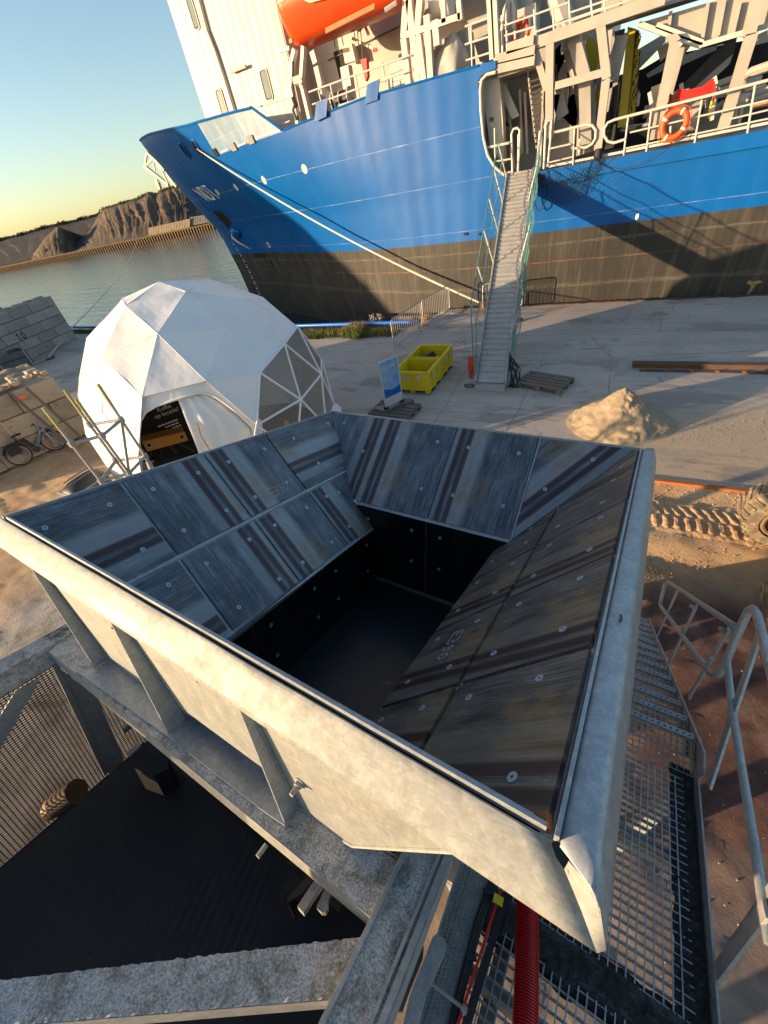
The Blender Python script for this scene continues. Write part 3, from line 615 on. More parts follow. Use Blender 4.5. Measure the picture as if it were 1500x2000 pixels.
# pallets
def pallet(loc,rot,label,W=1.2,D=.8):
    t=thing('pallet',label,'pallet',loc,'wooden pallets on the quay'); R=Matrix.Rotation(rot,4,'Z'); 
    me=bevbox('board','wood_old',.02)
    def pc(nm,c,s): 
        o=piece(nm,me,t,Matrix.Translation(V(loc))@R@Matrix.Translation(V(c))@Matrix.Diagonal((*s,1)))
    for k,y in enumerate((-.35,-.19,-.03,.13,.30)): pc('deck_board',(random.uniform(-.01,.01),y*D/.8+.02,.133+random.uniform(0,.004)),(W,.115,.022))
    for x in (-W/2+.06,0,W/2-.06): pc('stringer_board',(x,0,.111),(.10,D,.02))
    for y in (-D/2+.06,0,D/2-.06):
        pc('bottom_board',(0,y,.012),(W,.10,.02))
        for x in (-W/2+.07,0,W/2-.07): pc('spacer_block',(x,y,.062),(.13,.10,.078))
    return t
c=(gp(1013,748,.14)+gp(1117,735,.14))/2; e=gp(1117,735,.14)-gp(1038,723,.14)
pallet((c.x,c.y,0),math.atan2(e.y,e.x),'empty grey wooden pallet lying right of the gangway foot')
pallet((-4.62,8.42,0),math.radians(-4),'weathered wooden pallet under the blue sign board')
# sign on rubber feet
t=thing('sign_board','white framed notice board with blue poster on two dark rubber feet','notice board',(-4.75,8.5,.145))
fb=MB()
foot=[(-.42,-.30),(-.10,-.36),(.05,-.30),(.10,-.05),(.30,.10),(.50,.34),(.36,.42),(.05,.36),(-.05,.10),(-.20,-.05),(-.44,-.18)]
fb.slab([V((-4.68+x*.95,8.46+y*.95,.147)) for x,y in foot],(0,0,.07)); part('rubber_base',fb,'bin_grey',t)
a0,a1=V((-4.78,8.22,.26)),V((-4.50,8.72,.26)); dd=(a1-a0).normalized(); nrm=dd.cross(V((0,0,1)))
for p,l in ((a0+dd*.03,1),(a1-dd*.03,1)):
    mb=MB(); mb.bar(p-V((0,0,.06)),p+V((0,0,.09)),.05); mb.disc(p-V((0,0,.05)),(0,0,1),.07,.05); part('socket',mb,'black_rubber',t)
mb=MB(); mb.slab([a0,a1,a1+V((0,0,1.16)),a0+V((0,0,1.16))],nrm*.03); o=part('board',mb,'board_white',t)
q=lambda x,z,o=.002:a0+(a1-a0)*x+V((0,0,1.16*z))-nrm*o
for s in (1,):
    f=lambda x,z:(a0+(a1-a0)*x+V((0,0,1.16*z)))+nrm*(.034)
    f2=lambda x,z:(a0+(a1-a0)*x+V((0,0,1.16*z)))+nrm*(.037)
    mb=MB(); mb.poly([f(.06,.20),f(.94,.20),f(.94,.97),f(.06,.97)]); part('poster',mb,'board_blue',t)
    mb=MB(); mb.poly([f2(.06,.2),f2(.94,.2),f2(.94,.38),f2(.55,.33),f2(.06,.40)]); part('poster_foot',mb,'hull_blue',t)
    mb=MB(); 
    for k,(z,x1) in enumerate(((.86,.8),(.82,.85),(.76,.5))): mb.poly([f2(.14,z),f2(x1,z),f2(x1,z+.018),f2(.14,z+.018)])
    for k in range(9): mb.poly([f2(.16,.70-k*.03),f2(.5+.3*random.random(),.70-k*.03),f2(.5+.3*random.random(),.706-k*.03),f2(.16,.706-k*.03)])
    part('poster_text_lines',mb,'board_white',t)
    mb=MB(); mb.poly([f2(.5,.76),f2(.86,.76),f2(.86,.778),f2(.5,.778)]); part('yellow_line',mb,'yellow_cap',t)

# yellow pallet boxes
def pbox(y0,y1,label,fill):
    x0,x1,h=-5.09,-4.06,.64; t=thing('pallet_box',label,'pallet box',((x0+x1)/2,(y0+y1)/2,0),'yellow plastic pallet boxes')
    th=.045
    mb=MB(); mb.box((x0+.02,y0+.02,.12),(x1-.02,y1-.02,.16)); part('floor',mb,'bin_inside',t)
    for nm,a,b in (('front_wall',(x0,y0,.12),(x1,y0+th,h)),('back_wall',(x0,y1-th,.12),(x1,y1,h)),('side_wall',(x0,y0+th,.12),(x0+th,y1-th,h)),('side_wall',(x1-th,y0+th,.12),(x1,y1-th,h))):
        mb=MB(); mb.box(a,b); w_=part(nm,mb,'bin_yellow',t)
        rb=MB(); hz=b[0]-a[0]>b[1]-a[1]
        if hz:
            yy=a[1] if nm=='front_wall' else b[1]; sg=-1 if nm=='front_wall' else 1
            for k in range(5):
                xx=x0+.015+k*(x1-x0-.09)/4; rb.box((xx,min(yy,yy+sg*.018),.15),(xx+.06,max(yy,yy+sg*.018),h-.06))
            rb.box((x0-.01,min(yy,yy+sg*.028),h-.06),(x1+.01,max(yy,yy+sg*.028),h+.004)); rb.box((x0,min(yy,yy+sg*.022),.12),(x1,max(yy,yy+sg*.022),.2))
            for k in (0,2): rb.box((x0+.16+k*.23,min(yy,yy+sg*.012),h-.12),(x0+.40+k*.23,max(yy,yy+sg*.012),h-.09))
        else:
            xx=a[0] if a[0]==x0 else b[0]; sg=-1 if a[0]==x0 else 1
            for k in range(5):
                yy=y0+.015+k*(y1-y0-.09)/4; rb.box((min(xx,xx+sg*.018),yy,.15),(max(xx,xx+sg*.018),yy+.06,h-.06))
            rb.box((min(xx,xx+sg*.028),y0-.002,h-.06),(max(xx,xx+sg*.028),y1+.002,h+.003)); rb.box((min(xx,xx+sg*.022),y0,.12),(max(xx,xx+sg*.022),y1,.2))
        part('rib',rb,'bin_yellow',w_)
    for x in (x0,(x0+x1)/2-.07,x1-.14):
        for y in (y0,(y0+y1)/2-.07,y1-.14):
            mb=MB(); mb.box((x+.005,y+.005,.03),(x+.135,y+.135,.121)); part('foot',mb,'bin_yellow',t)
    for x in (x0,x1-.14): mb=MB(); mb.box((x+.01,y0+.01,.002),(x+.13,y1-.01,.03)); part('runner',mb,'black_rubber',t)
    lab=[]
    for x in ((x0+.26,x0+.66) if y0<10 else ()): lab.append([(x,y0-.022,.44),(x+.16,y0-.022,.44),(x+.16,y0-.022,.53),(x,y0-.022,.53)])
    for y in (y0+.2,y0+.62): lab.append([(x1+.022,y,.40),(x1+.022,y+.14,.40),(x1+.022,y+.14,.53),(x1+.022,y,.53)])
    for l in lab:
        mb=MB(); mb.poly(l); o=part('label',mb,'board_white',t)
    return t
pbox(9.55,10.53,'front yellow pallet box holding a dark bent bar, beside the blue sign','a')
pbox(10.56,11.55,'rear yellow pallet box holding a black roll, towards the barriers','b')
mb=MB(); mb.tube([V((-4.8,9.9,.2)),V((-4.55,10.15,.32)),V((-4.42,10.2,.37)),V((-4.35,10.3,.34))],.028,8); solo('bent_bar',mb,'rust_steel','dark bent bar lying in the front yellow box','bar',(-4.6,10.1,.18))
mb=MB(); mb.tube([V((-4.85,10.8,.36)),V((-4.55,11.25,.46))],.11,12); solo('black_roll',mb,'black_rubber','black roll lying in the rear yellow box','roll',(-4.7,11.0,.3))
mb=MB(); mb.grid(lambda a,b:V((-4.62+.42*a,10.66+.78*b,.34+.12*math.sin(PI*a)*math.sin(PI*b)+.02*noise.noise(V((a*5,b*5,0))))),14,14); o=solo('yellow_sack',mb,'yellow_paint','yellow sack beside the black roll in the rear yellow box','sack',(-4.4,11,.2)); smooth(o)

# crowd barriers
def barrier(a,b,label,group='steel crowd barriers by the quay edge'):
    a,b=V(a),V(b); d=(b-a); ln=d.length; d.normalize(); up=V((0,0,1)); t=thing('crowd_barrier',label,'barrier',(a+b)/2,group)
    r=.12; z0,z1=.12,1.02
    def P(x,z): return a+d*x+up*z
    path=[]
    for cx,cz,a0 in ((r,z1-r,PI),(ln-r,z1-r,PI/2),(ln-r,z0+r,0),(r,z0+r,-PI/2)):
        path+=[P(cx+r*math.cos(a0-k*PI/8),cz+r*math.sin(a0-k*PI/8)) for k in range(5)]
    mb=MB(); mb.tube(path,.021,8,closed=True); part('frame',mb,'aluminium',t)
    mb=MB(); mb.tube([P(.0,.0+.02+z0*.2),P(.0,.0+.03)],.01)
    nb=15; me=None
    for k in range(nb):
        x=r+(ln-2*r)*(k)/(nb-1); mb=MB(); mb.tube([P(x,z0),P(x,z1)],.008,6); part('bar',mb,'aluminium',t)
    nn_=d.cross(up)
    for x in (.28,ln-.28):
        mb=MB(); mb.tube([P(x,z0)+nn_*.0,P(x,.10)+nn_*.05,P(x,.015)+nn_*.3],.016,6); mb.tube([P(x,z0),P(x,.10)-nn_*.05,P(x,.015)-nn_*.3],.016,6); part('foot',mb,'aluminium',t)
    return t
barrier((-6.62,12.75,0),(-6.42,14.95,0),'nearer steel crowd barrier standing behind the yellow boxes')
barrier((-6.40,15.05,0),(-6.02,17.05,0),'farther steel crowd barrier standing out at the quay edge')
barrier((-4.55,16.75,0),(-3.1,17.0,0),'steel crowd barrier beside the gangway on the quay edge')
t=thing('bollard_scrap','rusty coil of chain lying behind the far barrier at the quay edge','chain',(-6.9,15.4,0))
mb=MB()
for k in range(10):
    c=V((-6.75+.3*random.random(),15.3+.5*random.random(),.05+.06*k*.5)); mb.tube([c+V((math.cos(a)*.09,math.sin(a)*.05,.02*math.sin(2*a))) for a in [2*PI*i/8 for i in range(8)]],.016,6,closed=True)
part('links',mb,'orange_rust',t)

# ================================================================== DOME TENT
def proj(p):
    q=V(p)-EYE; z=q.dot(FW); return (750+F*q.dot(RT)/z,1000-F*q.dot(UP)/z)
def inpoly(x,y,P):
    c=False
    for (a,b),(d,e) in zip(P,P[1:]+P[:1]):
        if (b>y)!=(e>y) and x<(d-a)*(y-b)/(e-b)+a: c=not c
    return c
DC=V((-8.15,6.0,1.1)); DR=2.8
t=thing('dome_tent','white geodesic dome tent with arched doorway and clear window panels','tent',(DC.x,DC.y,0)); DOME=t
yaw=math.radians(58); IV=[V((0,0,1))]
for k in range(5): a=2*PI*k/5+yaw; IV.append(V((2/5**.5*math.cos(a),2/5**.5*math.sin(a),1/5**.5)))
for k in range(5): a=2*PI*(k+.5)/5+yaw; IV.append(V((2/5**.5*math.cos(a),2/5**.5*math.sin(a),-1/5**.5)))
IV.append(V((0,0,-1))); IF=[]
for k in range(5): a,b=1+k,1+(k+1)%5; c,d=6+k,6+(k+1)%5; IF+=[(0,a,b),(a,c,b),(b,c,d),(11,d,c)]
WIN=[(508,733),(585,634),(650,735),(700,830),(640,900),(505,930)]; DOOR=[(262,800),(300,768),(395,754),(508,836),(508,960),(262,960)]
edges={}; faces=[]
for f in IF:
    A,B,C=[IV[i] for i in f]; g={}
    for i in range(4):
        for j in range(4-i): g[i,j]=((A*i+B*j+C*(3-i-j))/3).normalized()
    for i in range(3):
        for j in range(3-i):
            faces.append((g[i,j],g[i+1,j],g[i,j+1]))
            if j<2-i: faces.append((g[i+1,j],g[i+1,j+1],g[i,j+1]))
def dpt(d,r=DR):
    p=DC+d*r
    if p.z<.02: 
        k=(DC.z-.02)/(-d.z*r) ; p=DC+d*r*max(k,.0); q=V((d.x,d.y,0)).normalized()*math.hypot(d.x,d.y)*r; p=V((DC.x+q.x,DC.y+q.y,.02))
    return p
for tri in faces:
    c=sum(tri,V((0,0,0)))/3
    if c.z<-.43: continue
    P3=[dpt(d) for d in tri]; cc=sum(P3,V((0,0,0)))/3
    if max(p.z for p in P3)<.1: continue
    px=proj(cc); facing=(EYE-cc).dot(c)>0
    kind='fabric'
    if facing and inpoly(*px,WIN): kind='clear'
    if (not facing) and False: kind='clear'
    if facing and inpoly(*px,DOOR): kind='door'
    for a,b in ((0,1),(1,2),(2,0)):
        ka=tuple(round(x,3) for x in P3[a]); kb=tuple(round(x,3) for x in P3[b]); kk=tuple(sorted((ka,kb))); edges.setdefault(kk,[]).append(kind)
    if kind=='door': continue
    # slightly sagging cloth between struts
    if kind=='fabric':
        mb=MB(); n=8; ix={}; 
        for i in range(n+1):
            for j in range(n+1-i):
                a_,b_=i/n,j/n; c_=1-a_-b_; p=P3[0]*a_+P3[1]*b_+P3[2]*c_; s=27*a_*b_*c_*.014+.012*noise.noise(p*2.3)+.004*noise.noise(p*9)*(1 if a_*b_*c_>0 else 0); ix[i,j]=len(mb.v); mb.v.append(p-c*s)
        for i in range(n):
            for j in range(n-i):
                mb.f.append((ix[i,j],ix[i+1,j],ix[i,j+1]))
                if j<n-1-i: mb.f.append((ix[i+1,j],ix[i+1,j+1],ix[i,j+1]))
        part('cloth_panel',mb,'tent_fabric',t)
    else:
        mb=MB(); mb.add(P3,[(0,1,2)]); part('clear_panel',mb,'clear_pvc',t)
ms=MB()
for (a,b),ks in edges.items():
    a,b=V(a),V(b)
    if 'clear' in ks: mb=MB(); o=(a+b)/2-DC; o.normalize(); mb.tube([a+o*.012,b+o*.012],.024,6); part('strut',mb,'tent_fabric',t)
    elif 'fabric' in ks: ms.tube([a,b],.005,5)
part('seam',ms,'tent_fabric',t)
# ground skirt
mb=MB()
def skirt(a,b):
    an=2*PI*a; r0=2.56+.05*math.sin(an*15); r=r0+.42*b**1.3*(1+.25*math.sin(an*7)); return V((DC.x+r*math.cos(an),DC.y+r*math.sin(an),.30*(1-b)**1.5+.012+.03*b*abs(noise.noise(V((an*5,0,b))))))
for k in range(60):
    a=k/60; p=skirt(a,.5); px=proj(p); 
    if inpoly(px[0],px[1],[(262,860),(420,860),(420,980),(262,980)]) : continue
    mb.grid(lambda u,v:skirt(a+u/60,v),1,4)
o=part('ground_skirt',mb,'tent_fabric',t); smooth(o)
def sph(px,py,r):
    d=ray(px,py).normalized(); o=EYE-DC; b=o.dot(d); k=b*b-(o.dot(o)-r*r)
    return EYE+d*(-b-math.sqrt(max(0,k)))
inner=[(277,935),(273,890),(271,850),(274,822),(284,805),(305,793),(335,783),(360,775),(385,768),(402,768),(422,776),(445,792),(470,812),(492,833),(500,850),(503,880),(504,910)]
outer=[(262,935),(263,890),(264,840),(267,786),(271,773),(300,766),(335,757),(365,750),(395,743),(403,744),(434,762),(459,780),(484,800),(512,822),(513,845),(513,880),(513,910)]
mb=MB()
I3=[sph(x,y,DR*.955) for x,y in inner]; O3=[sph(x,y,DR*.978) for x,y in outer]; n=len(I3)
mb.v=O3+I3; mb.f=[(i,i+1,n+i+1,n+i) for i in range(n-1)]; part('door_surround',mb,'tent_fabric',t)
mb=MB(); mb.tube([p for p in I3],.025,6); part('door_piping',mb,'tent_fabric',t)
# cloth flap tied back on the right
L_=[(346,778),(355,800),(365,826),(378,858),(392,895),(410,940)]; R_=[(402,770),(430,785),(470,814),(498,845),(503,885),(504,930)]
def flap(a,b):
    k=b*5; i=min(4,int(k)); f=k-i; l=V(L_[i]).lerp(V(L_[i+1]),f); r=V(R_[i]).lerp(V(R_[i+1]),f); p=l.lerp(r,a)
    if b<.02: pass
    return sph(p.x,p.y,DR*(.925+.008*math.sin(a*22+b*2)*(b*.7+.2)+.006*noise.noise(V((a*5,b*6,0)))))
mb=MB(); mb.grid(flap,60,24); o=part('door_flap',mb,'tent_fabric',t); smooth(o)
mb=MB(); mb.tube([sph(x,y,DR*.945) for x,y in ((385,825),(392,850),(404,870),(418,890))],.012,5); part('zip',mb,'wood_pale',t)
# floor and lining
mb=MB(); mb.disc((DC.x,DC.y,.012),(0,0,1),2.5,0,40); part('floor',mb,'floor_wood',t)
pc_=V((-7.85,5.15,0)); pn=(EYE-pc_); pn.z=0; pn.normalize()
dh=lambda x,y,o=0.:hitp(x,y,pc_+pn*o,pn)
mb=MB(); mb.slab([dh(262,905),dh(262,800),dh(300,780),dh(345,762),dh(425,860),dh(400,885)],-pn*.03); 
t2=thing('coffee_banner','black banner wall with white coffee lettering standing inside the dome doorway','banner',pc_-pn*.2)
part('panel',mb,'black_fabric',t2)
def text_on(body,px,py,right_px,size,off,parent,mat,name,align='CENTER'):
    cu=bpy.data.curves.new('txt','FONT'); cu.body=body; cu.align_x=align; cu.size=size; cu.space_line=.95; ob=bpy.data.objects.new('txt',cu)
    COL.objects.link(ob); dg=bpy.context.evaluated_depsgraph_get(); me=bpy.data.meshes.new_from_object(ob.evaluated_get(dg)); bpy.data.objects.remove(ob)
    me.materials.clear(); me.materials.append(MT[mat]); o0=dh(px,py,off); x=pn.cross(V((0,0,1)))*-1
    return piece(name,me,parent,frame_m(o0,x,V((0,0,1)),pn))
text_on('Koffie\nop locatie?',322,800,0,.12,.012,t2,'white_decal','heading_text')
bx=pn.cross(V((0,0,1)))*-1; o0=dh(333,826,.012); mb=MB()
for k,(a,b) in enumerate(((-.26,.16),(-.14,.18),(-.02,.17),(-.16,.16),(-.04,.17),(.10,.17))):
    x=a
    while x<b-.02:
        e=min(b,x+random.uniform(.03,.08)); z=-.068*k; mb.poly([o0+bx*x+V((0,0,z)),o0+bx*e+V((0,0,z)),o0+bx*e+V((0,0,z+.03)),o0+bx*x+V((0,0,z+.03))]); x=e+.012
part('small_text_lines',mb,'white_decal',t2,'stuff')
mb=MB()
mb.slab([dh(316,835,.004),dh(318,835,.004),dh(330,868,.004),dh(328,868,.004)],pn*.004); mb.slab([dh(300,812,.004),dh(301,811,.004),dh(318,868,.004),dh(316,868,.004)],pn*.004); part('panel_joint',mb,'dark_opening',t2)
t3=thing('wooden_bench','orange wood coffee counter board on dark legs inside the dome doorway','counter',dh(325,880,.25))
bh=lambda x,y:dh(x,y,.35)
mb=MB(); mb.slab([bh(277,863),bh(360,843),bh(368,860),bh(288,882)],-pn*.35); part('board',mb,'bench_wood',t3)
for x,y in ((291,869),(355,853)):
    c=bh(x,y); mb=MB(); mb.disc(c+pn*.004,pn,.055,.006,14); part('ring',mb,'aluminium',t3); mb=MB(); mb.disc(c+pn*.012,pn,.038,.003,14); part('hole',mb,'dark_opening',t3)
for a,b in (((316,876),(314,902)),((352,868),(380,882)),((295,882),(293,890)),((330,872),(345,885))):
    mb=MB(); mb.tube([bh(*a),bh(*b)],.025,6); part('leg',mb,'dark_steel',t3)
mb=MB(); mb.bar((-6.75,6.65,.02),(-6.6,6.75,.02),.2,.04); 
t4=thing('floor_sign','small yellow folding caution sign standing on the dome floor','floor sign',(-7.0,6.6,.02)); p=gp(561,829,.35)
mb=MB(); 
for s in (-1,1): mb.slab([p+V((-.1,s*.1,-.33)),p+V((.1,s*.1,-.33)),p+V((.06,0,.1)),p+V((-.06,0,.1))],V((0,s*.01,0)))
part('panel',mb,'bin_yellow',t4)

# ================================================================== SHIP
def tab(T,x):
    if x<=T[0][0]: return T[0][1]
    for (a,b),(c,d) in zip(T,T[1:]):
        if x<=c: return b+(d-b)*(x-a)/(c-a)
    return T[-1][1]
STEM=[(-4,-23.4),(-1.3,-23.75),(1.2,-24.1),(2.4,-24.4),(3.8,-24.8),(5.2,-25.7),(7.4,-26.75),(8.4,-27.4),(9.2,-27.7)]
LO=[(0,0),(1,.42),(2.5,.95),(4.4,1.55),(7.6,3.0),(11,4.6),(13.5,5.55),(16.3,6.2),(19.5,6.5)]
HI=[(0,0),(.2,.95),(.7,1.7),(2,2.55),(4,3.45),(6.5,4.6),(9,5.55),(11.5,6.25),(14,6.5)]
CV=24.4
def hv(u,z):
    s=max(0,u-tab(STEM,z)); 
    def sm(T):
        d=.35; return (tab(T,s-d) if s>d else tab(T,0))*.25+tab(T,s)*.5+tab(T,s+d)*.25 if s>d else tab(T,s)
    lo,hi=sm(LO),sm(HI); k=min(1,max(0,(z-2.0)/6.2)); k=k*k*(3-2*k)*.55+k*.45
    if z<2: lo*=1-.035*(2-z)*max(0,1-s/14)
    return CV-(lo+(hi-lo)*k)
def hp(u,z,o=0.): return V((u,hv(u,z)-o,z))
def guz(u): return tab([(-28.4,8.65),(-24,8.45),(-19,7.95),(-14.2,7.62),(-13.05,6.74),(-9,6.92),(-4.48,6.82)],u)
S=thing('cargo_ship','blue and black hulled cargo ship moored along the quay','ship',(-4,24,-1.3))
def usamp(z,n=70,u1=-5.1):
    u0=tab(STEM,z); return [u0+(u1-u0)*((i/n)**1.6) for i in range(n+1)]
def hull_grid(name,mat,zf0,zf1,nz,u1,n=90,u0=None,mirror=True):
    mb=MB()
    for j in range(nz+1):
        for i in range(n+1):
            k=(i/n)**1.6
            # solve z by reference gunwale at the sampled u
            ub=(u0 if u0 is not None else -28.2); uu=ub+(u1-ub)*k if u0 is not None else -27.4+(u1+27.4)*k
            z0=zf0(uu) if callable(zf0) else zf0; z1=zf1(uu) if callable(zf1) else zf1; z=z0+(z1-z0)*j/nz
            us=tab(STEM,z)
            u=uu if u0 is not None else us+(u1-us)*k
            mb.v.append(V((u,hv(u,z),z)))
    mb.f=[(j*(n+1)+i,j*(n+1)+i+1,(j+1)*(n+1)+i+1,(j+1)*(n+1)+i) for j in range(nz) for i in range(n)]
    # far side mirrored
    if mirror: o=len(mb.v); mb.v+=[V((p.x,2*CV-p.y,p.z)) for p in mb.v]; mb.f+=[tuple(o+i for i in reversed(f)) for f in mb.f[:]]
    ob=part(name,mb,mat,S); ob.data.transform(Matrix.Translation(WPOS[S])); ob.data.update(); ob.matrix_local=Matrix.Translation(-WPOS[S]); smooth(ob); return ob
KN=2.3
hull_grid('boot_topping','hull_black',-3.5,KN,24,-5.1)
hull_grid('bow_shell','hull_blue',KN,6.72,24,-5.1)
hull_grid('forecastle_shell','hull_blue',6.72,guz,8,-18.2,60)
hull_grid('forecastle_bulwark','bulwark_faded_sheen',6.72,guz,8,-13.05,24,u0=-18.2,mirror=False)
hull_grid('gunwale_strake','hull_blue',6.72,lambda u:guz(u)+.001,2,-5.1,20,u0=-13.05,mirror=False)
def flatpart(name,mat,polys,v=17.9):
    mb=MB()
    for P in polys: mb.slab([V((a,v,z)) for a,z in P],(0,.03,0))
    ob=part(name,mb,mat,S); ob.data.transform(Matrix.Translation(WPOS[S])); ob.matrix_local=Matrix.Translation(-WPOS[S]); return ob
DZ=3.98
flatpart('boot_topping','hull_black',[[(-5.1+i*5,-3.5),(-.1+i*5,-3.5),(-.1+i*5,KN),(-5.1+i*5,KN)] for i in range(12)])
mid=[[(-5.1,KN),(-4.0,KN),(-4.0,4.02),(-4.35,4.28),(-4.6,4.6),(-4.78,5.0),(-4.9,5.5),(-4.98,6.1),(-5.02,6.45),(-5.1,6.5)]]
mid+=[[(-5.1,6.5),(-5.0,6.52),(-4.93,6.61),(-4.8,6.64),(-4.48,6.66),(-4.48,6.83),(-5.1,6.86)]]
mid+=[[(-4.0+i*5,KN),(1+i*5,KN),(1+i*5,DZ),(-4+i*5,DZ)] for i in range(12)]
flatpart('side_shell','hull_blue',mid)
# rubbing strake along the deck edge
mb=MB(); mb.box((-4,17.80,3.68),(56,17.93,4.02)); ob=part('deck_edge_strake',mb,'hull_blue',S)
mb=MB(); mb.tube([hp(u,guz(u),.0) for u in [-27.45+i*.487 for i in range(0,28)]]+[hp(-14.3,7.66),hp(-13.05,6.76)],.05,6); mb.tube([hp(-13.05,6.76)]+[hp(-13+i*.5,guz(-13+i*.5)) for i in range(17)],.035,6); part('gunwale_rail',mb,'hull_blue',S)
# decks
mb=MB(); mb.box((-5.0,18.0,3.85),(56,31,3.96)); part('main_deck',mb,'cream_steel',S)
mb=MB()
for i in range(60): u0,u1=-26.5+i*.36,-26.5+(i+1)*.36; mb.poly([(u0,hv(u0,6)+.1,6.0),(u1,hv(u1,6)+.1,6.0),(u1,2*CV-hv(u1,6)-.1,6.0),(u0,2*CV-hv(u0,6)-.1,6.0)])
part('forecastle_deck',mb,'grey_steel',S)
# painted discs, draught marks, fairleads
for i,(x,y) in enumerate(((595,330),(516,352),(461,366),(425,376))):
    d=ray(x,y); 
    # march to the curved shell
    tt=16.0
    while True:
        p=EYE+d.normalized()*tt
        if p.y>hv(p.x,p.z) or tt>45: break
        tt+=.02
    c=V(p); r=.155; n=18; e=.02
    a=hp(c.x+e,c.z)-hp(c.x-e,c.z); b=hp(c.x,c.z+e)-hp(c.x,c.z-e)
    mb=MB(); mb.poly([hp(c.x+r*math.cos(2*PI*k/n)*abs(a.normalized().x),c.z+r*math.sin(2*PI*k/n)*1.0,.012) for k in range(n)]); part('painted_disc',mb,'cream_decal',S)
def march(x,y):
    d=ray(x,y).normalized(); tt=15.0
    while tt<48:
        p=EYE+d*tt
        if p.y>hv(p.x,p.z): return p
        tt+=.01
    return p
def decal(name,mat,px,o=.015):
    mb=MB(); P=[march(*q) for q in px]; mb.poly([hp(p.x,p.z,o) for p in P]); return part(name,mb,mat,S)
for x,y in ((362,294),(386,289)):
    c=march(x,y); mb=MB(); mb.tube([hp(c.x+.21*math.cos(a),c.z+.30*math.sin(a),.03) for a in [2*PI*k/16 for k in range(16)]],.045,6,closed=True); part('fairlead',mb,'hull_blue',S)
    mb=MB(); mb.poly([hp(c.x+.2*math.cos(a),c.z+.28*math.sin(a),.02) for a in [2*PI*k/16 for k in range(16)]]); part('fairlead_opening',mb,'dark_opening',S)
for x,y in ((422,298),(457,287),(491,273)):
    c=march(x,y); mb=MB(); mb.slab([hp(c.x-.18,c.z-.13,.02),hp(c.x+.18,c.z-.13,.02),hp(c.x+.18,c.z+.13,.02),hp(c.x-.18,c.z+.13,.02)],(0,-.05,0)); part('freeing_port',mb,'grey_steel' if x>430 else 'dark_opening',S)
mb=MB(); 
for xa,ya,xb,yb in ((433,297,447,292),(468,285,481,279),(500,270,548,255)):
    A,B=march(xa,ya),march(xb,yb); mb.bar(hp(A.x,A.z,.03),hp(B.x,B.z,.03),.03,.03)
part('scuff_line',mb,'white_decal',S)
decal('anchor_recess','dark_opening',[(415,413),(429,411),(452,433),(447,447)])
c=march(462,455); mb=MB(); mb.grid(lambda a,b:(lambda th,ph:hp(c.x+.55*math.sin(ph)*math.cos(th),c.z+.30*math.cos(ph),.28*max(0,math.sin(ph)*math.sin(th))))(PI*a,PI*b),16,12); o=part('anchor_bolster',mb,'hull_blue',S); smooth(o)
mb=MB(); mb.tube([hp(c.x-.45,c.z+.0,.1),hp(c.x-.5,c.z-.2,.2),hp(c.x-.1,c.z-.5,.2),hp(c.x+.3,c.z-.75,.1),hp(c.x+.6,c.z-.95,.02)],[.06,.09,.08,.06,.04],8); part('anchor_fluke',mb,'aluminium',S)
# ship name at the bow
na=march(345,368); 
def nf(x,y): 
    z=5.28+y*.62; return hp(-22.45+x*.75-.8*y,z,.02)
part('name_lettering',strokes('NDT',nf,.15),'white_decal',S)
# thruster mark: circle with cross
c=march(525,478); mb=MB(); n=20
for k in range(n):
    a,b=2*PI*k/n,2*PI*(k+1)/n; mb.poly([hp(c.x+.17*math.cos(a),c.z+.17*math.sin(a),.015),hp(c.x+.17*math.cos(b),c.z+.17*math.sin(b),.015),hp(c.x+.13*math.cos(b),c.z+.13*math.sin(b),.015),hp(c.x+.13*math.cos(a),c.z+.13*math.sin(a),.015)])
for k in range(4):
    a=PI/4+k*PI/2; x,y=math.cos(a),math.sin(a); mb.poly([hp(c.x+x*.13-y*.04,c.z+y*.13+x*.04,.015),hp(c.x+x*.13+y*.04,c.z+y*.13-x*.04,.015),hp(c.x+x*.02,c.z+y*.02,.015)])
part('thruster_mark',mb,'white_decal',S)
mb=MB()
for k in range(24):
    z=3.0-k*.17; u=-23.0+.02*k if z>0 else -22.6
    u=tab(STEM,z)+1.35; mb.poly([hp(u,z,.015),hp(u+.13,z,.015),hp(u+.13,z+.09,.015),hp(u,z+.09,.015)] if k%2 else [hp(u,z,.015),hp(u+.2,z,.015),hp(u+.2,z+.03,.015),hp(u,z+.03,.015)])
part('draught_marks',mb,'white_decal',S)
mb=MB()
for k in range(4): u=-20.9+k*.22; mb.poly([hp(u,2.1,.015),hp(u+.11,2.1,.015),hp(u+.11,2.22,.015),hp(u,2.22,.015)])
part('load_marks',mb,'white_decal',S)
mb=MB(); mb.poly([hp(-21.2+.0,2.05,.012),hp(-20.0,2.05,.012),hp(-20,2.28,.012),hp(-21.2,2.28,.012)]); part('load_mark_ground',mb,'dark_opening',S)
mb=MB(); mb.tube([hp(-19.6,1.9-.1*k*1.2,.01)+V((.02*k*k*.06,0,0)) for k in range(26)],.03,5); part('bow_seam',mb,'dark_opening',S)
